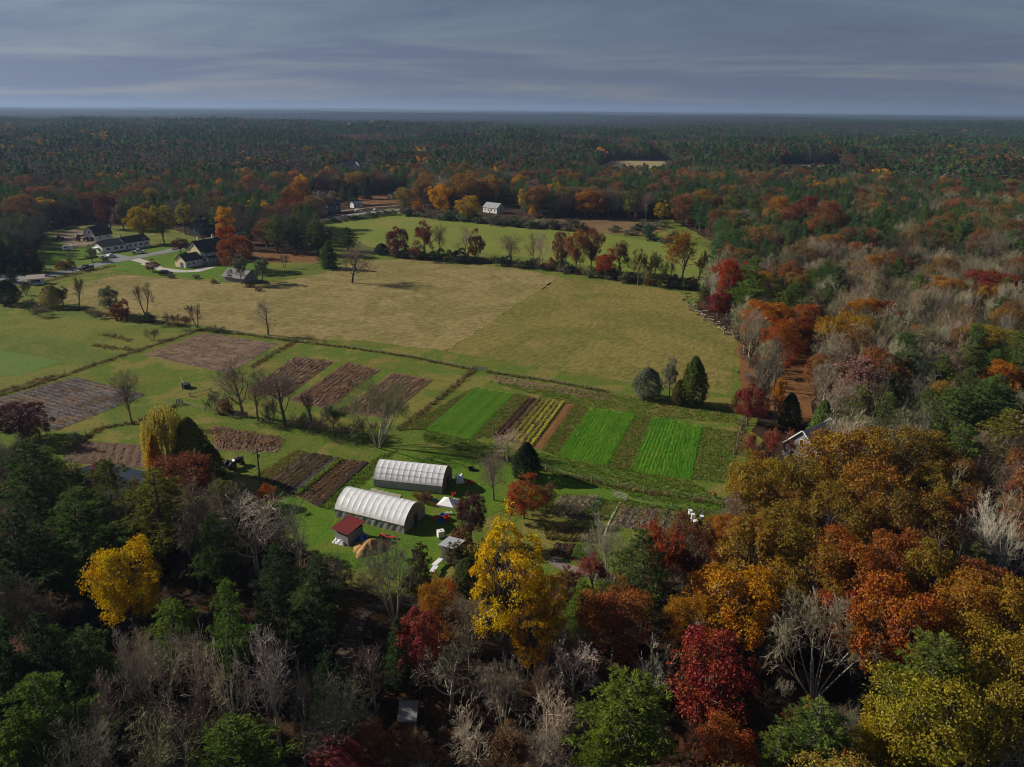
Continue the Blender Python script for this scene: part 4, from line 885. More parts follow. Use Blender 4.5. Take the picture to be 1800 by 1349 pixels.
MB().box(0, 0, 0, 5.5, 3.4, 2.3).build('wall', M['offwhite'], r); MB().slab([(-0.5, -0.7, 2.5), (6.0, -0.7, 2.5), (6.0, 4.0, 3.4), (-0.5, 4.0, 3.4)], 0.1).build('roof', plain('faded_pink_roof', (0.38, 0.29, 0.25), 0.8), r)
window(r, (2.7, 0, 1.4), 3.2, 1.0, 'y-', 'white', 'dark'); door(r, (4.9, 0, 0), 0.8, 2.0, 'y-', 'white')
tag(r, 'small roadside stand with faded pinkish flat roof by the lane', 'farm stand')
f, a = frame((577,376), (612,371)); r = empty('blue_house', f, a)
gable_wall(12, 8, 5.0, 8.6).build('wall', M['blue_siding'], r)
for m in roof_sides(12, 8, 5.0, 8.6): m.build('roof', M['slate'], r)
MB().box(-7.0, 0.5, -0.1, -0.03, 7.0, 3.2).build('wing_wall', M['offwhite'], r); MB().slab([(-7.4, 0.0, 3.2), (0.0, 0.0, 3.2), (0.0, 4.0, 5.2), (-7.4, 4.0, 5.2)], -0.12).build('wing_roof', M['slate'], r); MB().slab([(0.0, 7.6, 3.2), (-7.4, 7.6, 3.2), (-7.4, 4.01, 5.2), (0.0, 4.01, 5.2)], -0.12).build('wing_roof', M['slate'], r)
for x in (2, 5, 8.5): window(r, (x, 0, 3.4), 1.0, 1.4, 'y-')
for x in (-5.5, -3.5, -1.5): window(r, (x, 0.5, 1.7), 1.0, 1.3, 'y-')
window(r, (0, 4, 6.0), 0.9, 1.2, 'x-'); chimney(r, 6, 4, 8.0, 9.8)
tag(r, 'dark blue-grey house with white wing beyond the road', 'house')
f, a = frame((849,373), (874,376)); r = empty('grey_house', f, a)
gable_wall(13, 8, 3.4, 6.4).build('wall', M['offwhite'], r)
for m in roof_sides(13, 8, 3.4, 6.4): m.build('roof', plain('light_shingle', (0.30, 0.30, 0.31), 0.8), r)
for x in (2, 5, 8, 11): window(r, (x, 0, 1.9), 1.1, 1.2, 'y-')
door(r, (6.5, 0, 0), 1.0, 2.1, 'y-', 'wood'); window(r, (13, 4, 2.2), 1.0, 1.2, 'x+')
tag(r, 'pale grey ranch house behind the yellow maples at the meadow edge', 'house')
def far_house(p, q, L, W, hw, hr, wm, rm, label, z=0):
    f, a = frame(p, q); r = empty('distant_house', f, a); gable_wall(L, W, hw, hr).build('wall', M[wm], r)
    for m in roof_sides(L, W, hw, hr): m.build('roof', M[rm], r)
    for x in np.arange(1.6, L-0.8, 2.6): window(r, (float(x), 0, hw*0.55), 1.0, 1.3, 'y-')
    window(r, (0, W/2, hw*0.6), 1.0, 1.3, 'x-'); tag(r, label, 'house'); return r
far_house((352,413), (384,407), 12, 8, 4.0, 7.0, 'blue_siding', 'slate', 'dark roofed house among trees behind the farmhouse')
far_house((364,386), (382,384), 9, 7, 3.2, 5.6, 'white', 'shingle_grey', 'small white house glimpsed in the dark trees above the farmhouse')
far_house((556,349), (585,346), 13, 8, 3.2, 6.0, 'white', 'shingle_brown', 'white house behind the bare tree by the blue-grey house')
far_house((622,366), (634,365), 7, 5, 2.6, 4.2, 'white', 'pale_metal', 'small pale garage beside the dark spruce')
far_house((608,302), (622,301), 15, 10, 6.5, 11, 'white', 'shingle_grey', 'distant white house peeping over the treetops, left of a pair')
far_house((632,301), (644,300), 13, 9, 6.5, 11, 'white', 'shingle_grey', 'distant white house peeping over the treetops, right of a pair')
far_house((1405,299), (1425,299), 10, 6, 3.0, 5.0, 'offwhite', 'shingle_grey', 'distant white farm building by the pale far field')
far_house((1365,297), (1378,296), 10, 8, 3.5, 6.0, 'offwhite', 'shingle_grey', 'distant cream building left of the pale far field')
far_house((690,352), (702,351), 10, 7, 3.2, 5.4, 'cream', 'shingle_brown', 'tan house behind the leaf-strewn lawn')
far_house((498,362), (508,361), 9, 7, 3.2, 5.4, 'cream', 'shingle_brown', 'little pale house tucked behind the orange tree')

# ---- canopy tent and clutter by the hoop houses
c = A(789, 903); r = empty('canopy_tent', (c.x, c.y, 0), -0.35)
m = MB(); h, e, w_ = 2.25, 3.25, 1.55
for s in range(4):
    a0, a1_ = s*math.pi/2 + math.pi/4, (s+1)*math.pi/2 + math.pi/4; p = (math.cos(a0)*w_*1.414, math.sin(a0)*w_*1.414, h); q = (math.cos(a1_)*w_*1.414, math.sin(a1_)*w_*1.414, h)
    MB().face(p, q, (q[0]*0.45, q[1]*0.45, h+0.42), (p[0]*0.45, p[1]*0.45, h+0.42)).face((p[0]*0.45, p[1]*0.45, h+0.42), (q[0]*0.45, q[1]*0.45, h+0.42), (0, 0, e)).build('canopy_panel', M['canvas'], r)
    MB().slab([p, q, (q[0], q[1], h-0.28), (p[0], p[1], h-0.28)], 0.015).build('valance', M['canvas'], r)
    MB().tube((p[0]*0.97, p[1]*0.97, 0), (p[0]*0.97, p[1]*0.97, h), 0.03).build('leg', M['steel'], r)
tag(r, 'white pop-up canopy tent on the grass beside the hoop houses', 'canopy tent')
def crate(px, py, w, d, h, material, rz, name, label, cat, group=None):
    c = A(px, py); r = empty(name, (c.x, c.y, 0.06), rz); t = 0.05
    MB().box(-w/2, -d/2, 0, w/2, d/2, 0.04).build('bottom', M[material], r)
    for (x0, y0, x1, y1) in ((-w/2, -d/2, w/2, -d/2+t), (-w/2, d/2-t, w/2, d/2), (-w/2, -d/2+t+0.002, -w/2+t, d/2-t-0.002), (w/2-t, -d/2+t+0.002, w/2, d/2-t-0.002)): MB().box(x0, y0, 0.042, x1, y1, h).build('side', M[material], r)
    tag(r, label, cat, group); return r
crate(768, 914, 1.0, 0.9, 0.6, 'plastic_orange', 0.3, 'produce_crate', 'orange crate in the shade below the canopy tent', 'crate', 'crates by the tent')
crate(778, 911, 1.0, 0.8, 0.7, 'plastic_blue', 0.8, 'produce_crate', 'blue crate right of the orange one below the tent', 'crate', 'crates by the tent')
crate(775, 919, 1.1, 0.8, 0.5, 'plastic_blue', -0.2, 'produce_crate', 'blue crate nearest the camera below the tent', 'crate', 'crates by the tent')
crate(785, 915, 0.9, 0.9, 0.8, 'plastic_red', 0.5, 'produce_crate', 'red crate right of the blue crates below the tent', 'crate', 'crates by the tent')
crate(808, 893, 0.7, 0.7, 0.9, 'plastic_orange', 0.1, 'produce_crate', 'orange-yellow bin beside the right corner of the tent', 'crate', 'crates by the tent')
def bucket(px, py, r_, h, material, label):
    c = A(px, py); b = MB(); n = 14
    for i in range(n):
        a0, a1_ = 2*math.pi*i/n, 2*math.pi*(i+1)/n; co, so, c1, s1 = math.cos(a0), math.sin(a0), math.cos(a1_), math.sin(a1_)
        b.face((co*r_*0.8, so*r_*0.8, 0), (c1*r_*0.8, s1*r_*0.8, 0), (c1*r_, s1*r_, h), (co*r_, so*r_, h)); b.face((co*r_, so*r_, h), (c1*r_, s1*r_, h), (c1*r_*0.88, s1*r_*0.88, h), (co*r_*0.88, so*r_*0.88, h)); b.face((c1*r_*0.7, s1*r_*0.7, 0.05), (co*r_*0.7, so*r_*0.7, 0.05), (co*r_*0.88, so*r_*0.88, h), (c1*r_*0.88, s1*r_*0.88, h)); b.face((co*r_*0.8, so*r_*0.8, 0), (0, 0, 0.02), (c1*r_*0.8, s1*r_*0.8, 0))
    o = b.build('bucket', M[material], None, (c.x, c.y, 0.06)); tag(o, label, 'bucket', 'buckets'); return o
bucket(798, 873, 0.42, 0.7, 'plastic_red', 'red bucket on the grass below the rear hoop house corner')
bucket(766, 884, 0.42, 0.6, 'plastic_blue', 'dark blue bucket between the hoop houses by the tent')
bucket(785, 905, 0.32, 0.4, 'plastic_white', 'white bucket under the front edge of the tent')
bucket(792, 905, 0.32, 0.4, 'plastic_white', 'white bucket under the front right leg of the tent')
bucket(829, 827, 0.75, 0.5, 'rubber', 'black rubber tub in the grass right of the rear hoop house')
def tote(px, py, w, d, h, rz, label):
    c = A(px, py); r = empty('water_tote', (c.x, c.y, 0.06), rz); MB().box(-w/2, -d/2, 0.15, w/2, d/2, h).build('tank', M['plastic_white'], r)
    for i in range(5):
        x = -w/2 + i*w/4; MB().tube((x, -d/2-0.02, 0.1), (x, -d/2-0.02, h), 0.02).build('cage_bar', M['steel'], r); MB().tube((x, d/2+0.02, 0.1), (x, d/2+0.02, h), 0.02).build('cage_bar', M['steel'], r)
    MB().box(-w/2, -d/2, 0, w/2, d/2, 0.12).build('pallet', M['wood'], r); MB().tube((0, 0, h), (0, 0, h+0.08), 0.12, n=10).build('cap', M['plastic_red'], r)
    tag(r, label, 'water tote'); return r
tote(775, 945, 1.1, 1.0, 1.25, 0.4, 'white caged water tote on the grass above the narrow shed')
def table(px, py, rz, L, label):
    c = A(px, py); r = empty('work_table', (c.x, c.y, 0.06), rz); MB().box(-L/2, -0.4, 0.72, L/2, 0.4, 0.78).build('table_top', M['plastic_white'], r)
    for x in (-L/2+0.12, L/2-0.12):
        for y in (-0.33, 0.33): MB().tube((x, y, 0), (x, y, 0.72), 0.025).build('leg', M['steel'], r)
    tag(r, label, 'table', 'white work tables'); return r
table(769, 996, 1.1, 2.2, 'white folding table left of the narrow grey shed'); table(763, 1008, 1.3, 1.8, 'white folding table nearest the camera below the narrow shed')
def rumpled(name, px, py, w, d, rz, amp, material, label, cat, seed, base=0.1, flat=False):
    """tarpaulin lying over odds and ends"""
    c = A(px, py); nx, ny = 22, 18; rg = np.random.default_rng(seed); v = []
    for i in range(nx):
        for j in range(ny):
            x = (i/(nx-1)-0.5)*w; y = (j/(ny-1)-0.5)*d; e = min(i, nx-1-i, j, ny-1-j)/3.0; e = min(1, e)
            v.append((x + rg.normal()*0.03, y + rg.normal()*0.03, base*(0.2+0.8*e) + e*amp*(vnoise(x+seed*3.1, y+seed, 0.7) + 0.4*vnoise(x-seed, y+9, 0.3))))
    f = np.array([(i*ny+j, (i+1)*ny+j, (i+1)*ny+j+1, i*ny+j+1) for i in range(nx-1) for j in range(ny-1)])
    o = link(name, new_mesh(name, v, f, smooth=True, mats=[M[material]])); o.location = (c.x, c.y, 0.06); o.rotation_euler = (0, 0, rz); tag(o, label, cat); return o
rumpled('tarp', 635, 946, 1.7, 3.4, 0.5, 0.7, 'tarp_blue', 'bright blue tarp lying right of the red-roofed shed', 'tarp', 4)
rumpled('tarp', 808, 846, 1.6, 2.4, 0.2, 1.1, 'plastic_white', 'crumpled white plastic sheet by the rear hoop house doorway', 'tarp', 5)
rumpled('tarp', 598, 955, 2.4, 1.2, a1, 0.6, 'plastic_white', 'white junk heap covered in plastic in front of the red-roofed shed', 'tarp', 6)
def mound(name, px, py, rx, ry, h, rz, material, label, cat, seed):
    c = A(px, py); nr, na = 22, 60; v = [(0, 0, h)]; f = []
    for i in range(1, nr+1):
        for j in range(na):
            t = i/nr; a = 2*math.pi*j/na; k = 1 + 0.18*math.sin(a*3+seed) + 0.10*math.sin(a*7)
            x, y = math.cos(a)*rx*t*k, math.sin(a)*ry*t*k; z = h*max(0, (1-t**1.4))*(0.9+0.2*vnoise(x+40, y+seed, 1.1)) + 0.10*float(vnoise(x, y+3, 0.3))*(1-t)
            v.append((x, y, float(z) - (0.05 if i == nr else 0)))
    for j in range(na): f.append((0, 1+j, 1+(j+1) % na))
    for i in range(nr-1):
        for j in range(na): f.append((1+i*na+j, 1+(i+1)*na+j, 1+(i+1)*na+(j+1) % na, 1+i*na+(j+1) % na))
    o = link(name, new_mesh(name, v, f, smooth=False, mats=[M[material]])); o.location = (c.x, c.y, 0.06); o.rotation_euler = (0, 0, rz); tag(o, label, cat); return o
mound('wood_chip_pile', 650, 964, 3.1, 2.3, 1.5, 0.6, 'chips', 'heap of orange wood chips below the red kayak', 'wood chips', 2)
def kayak(px, py, L, rz, label):
    c = A(px, py); n, k = 15, 10; v = []; f = []
    for i in range(n):
        t = i/(n-1); w = 0.42*math.sin(math.pi*t)**0.7 + 0.01; rise = 0.16*(2*t-1)**2
        for j in range(k):
            a = 2*math.pi*j/k; v.append(((t-0.5)*L, math.cos(a)*w, 0.22 + rise + math.sin(a)*0.2*min(1, w*3)))
    for i in range(n-1):
        for j in range(k): f.append((i*k+j, i*k+(j+1) % k, (i+1)*k+(j+1) % k, (i+1)*k+j))
    r = empty('kayak', (c.x, c.y, 0.06), rz); link('hull', new_mesh('hull', v, np.array(f), smooth=True, mats=[M['plastic_red']]), r)
    m = MB(); pts = [(math.cos(a)*0.5, math.sin(a)*0.24, 0.44) for a in np.linspace(0, 6.283, 16)[:-1]]; m.face(*pts).build('cockpit', M['dark'], r); tag(r, label, 'kayak'); return r
kayak(682, 946, 3.6, a1+0.1, 'red kayak lying on the grass in front of the hoop house')
kayak(825, 850, 2.0, 0.4, 'small red sled by the white plastic sheet')
# pallets and boards laid along the rear hoop house
for i in range(5):
    p = A(661 + i*10.5, 858.5 + i*2.6); r = empty('pallet', (p.x-0.3, p.y-1.15, 0.06), a2)
    for k in range(5): MB().box(-0.6, -0.5+k*0.24, 0.12, 0.6, -0.36+k*0.24, 0.15).build('slat', M['wood_pale'], r)
    for k in range(3): MB().box(-0.6+k*0.55, -0.5, 0, -0.5+k*0.55, 0.6, 0.118).build('runner', M['wood_pale'], r)
    tag(r, ['pallet at the far left end of the row along the rear hoop house', 'second pallet from the left along the rear hoop house', 'middle pallet of five along the rear hoop house', 'fourth pallet from the left along the rear hoop house', 'last pallet at the right end of the row along the rear hoop house'][i], 'pallet', 'pallets along the hoop house')
# garden gate, metal gate
def field_gate(p, q, h, label, material, lean=0.0, brace=True, n=5, width=None):
    f, a = frame(p, q); pa, pb = A(*p), A(*q); L = width or (pb-pa).length; r = empty('field_gate', f, a); r.rotation_euler = (lean, 0, a)
    for i in range(n): MB().box(0.06, -0.03, 0.2+i*(h-0.3)/(n-1), L-0.06, 0.03, 0.2+i*(h-0.3)/(n-1)+0.11).build('rail', material, r)
    for x in (0, L-0.12): MB().box(x, -0.06, 0.05, x+0.12, 0.06, h+0.1).build('gate_post', material, r)
    if brace:
        MB().slab([(0.12, -0.05, 0.2), (0.26, -0.05, 0.2), (L*0.5, -0.05, h-0.1), (L*0.5-0.14, -0.05, h-0.1)], 0.04).build('brace', material, r); MB().box(L*0.5-0.06, -0.055, 0.15, L*0.5+0.06, -0.033, h).build('stile', material, r)
        MB().slab([(L*0.5, -0.05, h-0.1), (L*0.5+0.14, -0.05, h-0.1), (L-0.12, -0.05, 0.2), (L-0.26, -0.05, 0.2)], 0.04).build('brace', material, r)
    tag(r, label, 'gate'); return r
field_gate((1076,874), (1102,881), 1.5, 'grey five-bar wooden gate standing alone at the garden edge', M['wood_pale'], 0.12, width=3.1)
field_gate((832,651), (857,654), 1.3, 'grey metal gate at the corner of the hayfield fence', M['steel'], 0, False, 6)
field_gate((311,712), (321,710), 1.4, 'small dark gate in the fence above the willow', M['wood_grey'], 0, True, 4)
def fence(pix, spacing, h, label, post_m='wood_grey', wires=3, r_=0.06, thick=0.012):
    P = [np.array(A(*p)[:2]) for p in pix]; r = empty('fence', (P[0][0], P[0][1], 0)); o0 = P[0]; pm = MB().tube((0, 0, -0.2), (0, 0, h), r_, r_*0.85, 6).mesh('post', M[post_m]); wm = [MB() for _ in range(wires)]
    prev = None
    for a, b in zip(P, P[1:]):
        n = max(1, int(np.linalg.norm(b-a)/spacing))
        for i in range(n + (1 if b is P[-1] else 0)):
            q = a + (b-a)*i/n - o0 + rng.normal(size=2)*0.06; o = link('post', pm, r); o.location = (q[0], q[1], 0); o.rotation_euler = (rng.normal()*0.04, rng.normal()*0.04, 0); o.scale = (1, 1, rng.uniform(0.9, 1.1))
            if prev is not None:
                for k in range(wires): wm[k].tube((prev[0], prev[1], h*(0.35+0.27*k)), (q[0], q[1], h*(0.35+0.27*k)), thick, n=3)
            prev = q
    for k in range(wires): wm[k].build('wire', M['steel'], r)
    tag(r, label, 'fence'); return r
fence([(-40,706),(60,678),(190,634),(300,598),(352,580)], 4.0, 1.3, 'wire fence running from the left edge up to the stubble plot')
fence([(352,580),(440,590),(520,601),(620,613),(720,628),(832,651)], 4.5, 1.3, 'wire fence along the near edge of the tan hayfield')
fence([(520,601),(480,622),(440,648)], 4.0, 1.2, 'short fence between the stubble plot and the fallow plots')
fence([(857,655),(960,670),(1070,690),(1100,697)], 4.5, 1.3, 'wire fence from the metal gate to the blue-grey juniper')
fence([(832,652),(780,695),(720,742),(700,757)], 4.0, 1.3, 'fence running from the metal gate down to the largest bare tree')
fence([(1308,735),(1298,770),(1290,800)], 3.0, 1.5, 'dark post fence at the right end of the green plots', r_=0.09)
fence([(870,800),(960,828),(1040,848),(1130,866),(1220,880),(1285,890)], 5.0, 1.4, 'wire fence below the green plots', r_=0.07, post_m='wood_pale')
fence([(1102,881),(1180,897),(1290,915)], 5.0, 1.4, 'wire fence right of the leaning wooden gate', r_=0.07)
fence([(120,775),(180,752),(235,745),(280,725),(311,712)], 4.0, 1.3, 'fence past the lone bare tree below the stubble plot')
fence([(321,711),(360,722),(420,738)], 4.0, 1.2, 'fence from the small dark gate towards the bare trees')
fence([(90,522),(170,500),(205,482)], 5.0, 1.2, 'roadside fence along the left end of the hayfield')
o, _ = strip('irrigation_hose', [(1090,884),(1078,905),(1068,925),(1062,945),(1060,958)], 0.28, 0.14, M['wood_pale'], kind=None); tag(o, 'pale hose curving down from the leaning wooden gate', 'hose')
# beehives
for px, py, n_, lb in ((1213, 906, 2, 'white beehive behind the others right of the garden beds'), (1217, 916, 3, 'tallest white beehive stack right of the garden beds'), (1233, 913, 1, 'low white beehive box at the far right of the hives'), (1222, 921, 1, 'low pale hive box nearest the camera')):
    c = A(px, py); r = empty('beehive', (c.x, c.y, 0.1), rng.uniform(-0.4, 0.4))
    MB().box(-0.3, -0.35, 0, 0.3, 0.35, 0.15).build('stand', M['wood_grey'], r)
    for k in range(n_): MB().box(-0.27+0.01*k, -0.32, 0.152+k*0.34, 0.27+0.01*k, 0.32, 0.485+k*0.34).build('hive_box', M['white'], r)
    MB().box(-0.32, -0.37, 0.155+n_*0.34, 0.32, 0.37, 0.22+n_*0.34).build('lid', M['plastic_white'], r); tag(r, lb, 'beehive', 'beehives')
# ---- utility poles
def utility_pole(px, py, top, label, arm=True):
    p = A(px, py); d = ray(px, top); h = EYE + d.z*math.hypot(p.x, p.y)/math.hypot(d.x, d.y); r = empty('utility_pole', (p.x, p.y, 0), 0.9)
    MB().tube((0, 0, -0.3), (0, 0, h), 0.17, 0.11, 8).build('pole', M['pole'], r)
    if arm:
        c = MB().box(-1.2, -0.06, h-0.75, 1.2, 0.06, h-0.6).build('crossarm', M['pole'], r)
        for x in (-1.05, -0.5, 0.5, 1.05): MB().tube((x, 0, h-0.6), (x, 0, h-0.42), 0.05, n=6).build('insulator', M['plastic_white'], c)
        MB().tube((0.3, 0, h-1.9), (0.3, 0, h-1.1), 0.22, n=8).build('transformer', M['steel'], r)
    tag(r, label, 'utility pole', 'utility poles'); return r
utility_pole(128, 478, 440, 'utility pole by the hedge on the far side of the road, leftmost')
utility_pole(165, 473, 432, 'utility pole by the parked dark pickup')
utility_pole(256, 447, 416, 'utility pole in front of the long white house')
utility_pole(356, 425, 392, 'utility pole behind the farmhouse chimneys')
utility_pole(458, 851, 788, 'utility pole at the left end of the striped vegetable plot')
utility_pole(47, 782, 726, 'utility pole among the maroon trees at the left edge')
utility_pole(670, 372, 350, 'slim utility pole beside the far bend of the road', False)
# ---- vehicles
def car(px, py, rz, paint, kind, label, cat='car', scale=1.0):
    c = A(px, py); r = empty('parked_' + ('pickup' if kind == 'pickup' else 'car'), (c.x, c.y, 0.14), rz); r.scale = (scale,)*3
    if kind == 'pickup':
        body = [(-2.7, 0.45), (2.7, 0.45), (2.72, 0.9), (2.6, 1.08), (1.3, 1.15), (-2.68, 1.12), (-2.72, 0.8)]; cab = [(1.25, 1.13), (0.75, 1.8), (-0.45, 1.84), (-0.75, 1.13)]
    else:
        body = [(-2.3, 0.4), (2.3, 0.4), (2.34, 0.75), (2.2, 0.95), (1.2, 1.02), (-2.2, 1.02), (-2.34, 0.8)]; cab = [(1.15, 1.0), (0.45, 1.62), (-1.5, 1.64), (-2.1, 1.0)]
    b = bmesh.new()
    MB().prism(body, -0.92, 0.92).build('body', paint, r); MB().prism([(x, z+0.004) for x, z in cab], -0.80, 0.80).build('cabin', paint, r)
    cx = [(x*0.93+0.0, 1.16+(z-1.13)*0.82 if kind == 'pickup' else 1.05+(z-1.0)*0.80) for x, z in cab]
    for s in (-1, 1): MB().prism(cx, s*0.802, s*0.815).build('side_window', M['glass'], r)
    (x0, z0), (x1, z1) = cab[0], cab[1]; MB().slab([(x0-0.06, -0.7, z0+0.08), (x0-0.06, 0.7, z0+0.08), (x1+0.03, 0.65, z1-0.03), (x1+0.03, -0.65, z1-0.03)], 0.02).build('windscreen', M['glass'], r)
    if kind == 'pickup': MB().box(-2.55, -0.75, 1.122, -0.85, 0.75, 1.13).build('load_bed', M['rubber'], r)
    for x in (-1.55, 1.6):
        for y in (-0.93, 0.78):
            w = MB().tube((x, y, 0.36), (x, y+0.15, 0.36), 0.36, n=14).build('wheel', M['rubber'], r); MB().tube((x, y-0.006, 0.36), (x, y+0.156, 0.36), 0.2, n=10).build('rim', M['steel'], w)
    for y in (-0.7, 0.5): MB().box(2.3 if kind != 'pickup' else 2.66, y, 0.72, 2.36 if kind != 'pickup' else 2.74, y+0.2, 0.88).build('headlight', M['plastic_white'], r)
    for y in (-0.85, 0.7): MB().box(-2.36 if kind != 'pickup' else -2.74, y, 0.8, -2.28 if kind != 'pickup' else -2.68, y+0.15, 0.95).build('tail_light', M['plastic_red'], r)
    b.free(); tag(r, label, cat); return r
rd = math.atan2(road_c[40][1]-road_c[30][1], road_c[40][0]-road_c[30][0])
car(152, 475, rd+math.pi, M['paint_black'], 'pickup', 'black pickup on the road shoulder at the left', 'pickup', 1.25)
car(243, 446, rd-0.9, M['paint_silver'], 'pickup', 'silver pickup parked in front of the long white house', 'pickup', 1.15)
car(291, 484, -0.1, M['paint_black'], 'car', 'dark car parked below the gravel driveway', 'car', 1.2)
car(195, 453, rd, M['plastic_white'], 'car', 'pale car parked beside the roadside shrubs', 'car')
car(103, 422, 0.5, M['iron'], 'pickup', 'rusty truck at the left end of the machinery yard', 'pickup')
car(660, 371.5, rd-0.1, M['paint_silver'], 'car', 'pale car on the far bend of the road', 'car')
car(630, 373, 0.3, M['plastic_white'], 'car', 'white car beside the dark blue-grey house', 'car')
car(548, 1165, 1.2, M['paint_black'], 'car', 'dark car hidden in the shade of the bottom-left woods', 'car')
# ---- tractors and implements
def tractor(px, py, rz, paint, label, s=1.0):
    c = A(px, py); r = empty('tractor', (c.x, c.y, 0.1), rz); r.scale = (s,)*3
    MB().prism([(-0.2, 0.7), (1.9, 0.75), (1.95, 1.35), (0.1, 1.5), (-0.2, 1.2)], -0.32, 0.32).build('hood', paint, r); MB().box(-1.1, -0.4, 0.6, -0.22, 0.4, 1.0).build('seat_deck', paint, r); MB().box(-0.95, -0.25, 1.0, -0.5, 0.25, 1.5).build('seat', M['rubber'], r)
    for y in (-0.85, 0.5):
        w = MB().tube((-0.8, y, 0.75), (-0.8, y+0.35, 0.75), 0.75, n=16).build('rear_wheel', M['rubber'], r); MB().tube((-0.8, y-0.01, 0.75), (-0.8, y+0.36, 0.75), 0.4, n=12).build('rim', M['iron'], w)
    for y in (-0.65, 0.45): MB().tube((1.45, y, 0.42), (1.45, y+0.2, 0.42), 0.42, n=14).build('front_wheel', M['rubber'], r)
    MB().tube((1.2, 0.1, 1.4), (1.2, 0.1, 2.1), 0.05).build('exhaust', M['iron'], r)
    for x, y in ((-1.0, -0.4), (-1.0, 0.4)): MB().tube((x, y, 1.0), (x, y, 2.2), 0.03).build('roll_bar', M['iron'], r)
    MB().tube((-1.0, -0.4, 2.2), (-1.0, 0.4, 2.2), 0.03).build('roll_bar', M['iron'], r); tag(r, label, 'tractor'); return r
tractor(143, 420, 0.4, M['iron'], 'rusty tractor in the yard left of the gambrel barn', 1.4); tractor(152, 424, 1.9, M['plastic_red'], 'dull red tractor in front of the gambrel barn', 1.3)
tractor(135, 424, 2.6, M['iron'], 'old iron tractor left of the others in the machinery yard', 1.2); tractor(412, 822, 1.0, M['paint_black'], 'dark tractor standing in the shade below the cedar', 1.1)
def implement(px, py, rz, label, s=1.0):
    c = A(px, py); r = empty('implement', (c.x, c.y, 0.08), rz); r.scale = (s,)*3
    MB().box(-1.0, -0.7, 0.35, 1.0, 0.7, 0.95).build('hopper', M['rubber'], r); MB().tube((-1.0, 0.0, 0.5), (-5.2, 0.5, 0.9), 0.09, n=6).build('tow_pole', M['wood'], r)
    for y in (-0.95, 0.75):
        w = MB().tube((0, y, 0.5), (0, y+0.2, 0.5), 0.5, n=14).build('wheel', M['rubber'], r); MB().tube((0, y-0.01, 0.5), (0, y+0.21, 0.5), 0.25, n=10).build('rim', M['steel'], w)
    for x in (-0.7, 0.0, 0.7): MB().tube((x, 0, 0.35), (x+0.1, 0, -0.05), 0.05).build('tine', M['iron'], r)
    tag(r, label, 'farm implement'); return r
implement(327, 682, -0.9, 'black wheeled implement with a wooden tow pole on the grass', 1.1)
implement(97, 424, 0.3, 'rusty implement by the truck at the left of the yard', 1.4)
c = A(352, 693); r = empty('hay_rake', (c.x, c.y, 0.08), 0.75)
MB().box(-2.6, -0.06, 0.55, 2.6, 0.06, 0.68).build('beam', M['wood_grey'], r)
for x in np.linspace(-2.5, 2.5, 9): MB().tube((float(x), 0, 0.6), (float(x), -0.8, 0.05), 0.03).build('tine', M['iron'], r)
for x in (-2.7, 2.5): MB().tube((x, 0, 0.5), (x+0.15, 0, 0.5), 0.5, n=14).build('wheel', M['iron'], r)
tag(r, 'long grey rake implement by the bushes right of the fence gate', 'farm implement')
# camper in the yard, propane tank etc
c = A(120, 441); r = empty('camper_trailer', (c.x, c.y, 0.1), 0.5); MB().prism([(-2.4, 0.5), (2.4, 0.5), (2.5, 1.4), (2.0, 2.5), (-2.0, 2.55), (-2.5, 1.6)], -1.05, 1.05).build('body', M['white'], r)
MB().box(-1.5, -1.07, 1.4, -0.3, -1.055, 2.0).build('window', M['glass'], r); MB().box(0.6, -1.07, 0.6, 1.3, -1.055, 2.2).build('door', M['offwhite'], r)
for x in (-0.5, 0.4): MB().tube((x, -1.12, 0.35), (x, -0.9, 0.35), 0.35, n=12).build('wheel', M['rubber'], r)
MB().tube((2.4, 0, 0.55), (3.6, 0, 0.5), 0.06).build('hitch', M['iron'], r); tag(r, 'small white camper trailer on the lawn left of the long white house', 'camper')
# weathered logs and boulders heaped along the wood's edge
lm = [MB().tube((-1.6, 0, 0), (1.6, 0.15, 0.05), 0.17, 0.10, 7).mesh('log', M['wood']), MB().tube((-1.1, 0, 0), (1.2, -0.1, 0.1), 0.2, 0.14, 7).tube((0.2, 0, 0.1), (0.7, 0.5, 0.5), 0.08, 0.04, 5).mesh('log', M['wood_grey'])]
edge = [(1204,518),(1214,535),(1228,551),(1242,560),(1262,573),(1282,586),(1292,592)]
for i in range(44):
    t = (i+0.5)/44*(len(edge)-1); k = int(t); q = (edge[k][0]+(edge[k+1][0]-edge[k][0])*(t-k) + rng.normal()*5, edge[k][1]+(edge[k+1][1]-edge[k][1])*(t-k) + rng.normal()*2.2)
    p = A(*q); o = link('fallen_log', lm[i % 2]); o.location = (p.x, p.y, 0.2 + 0.25*rng.random()); o.rotation_euler = (rng.normal()*0.1, rng.normal()*0.12, rng.uniform(0, 6.28)); o.scale = (rng.uniform(0.4, 1.3), rng.uniform(0.7, 1.5), rng.uniform(0.7, 1.5)); tag(o, 'weathered pale log, %s from the far end of the heap along the wood edge' % ordw(i), 'log', 'logs along the wood edge')
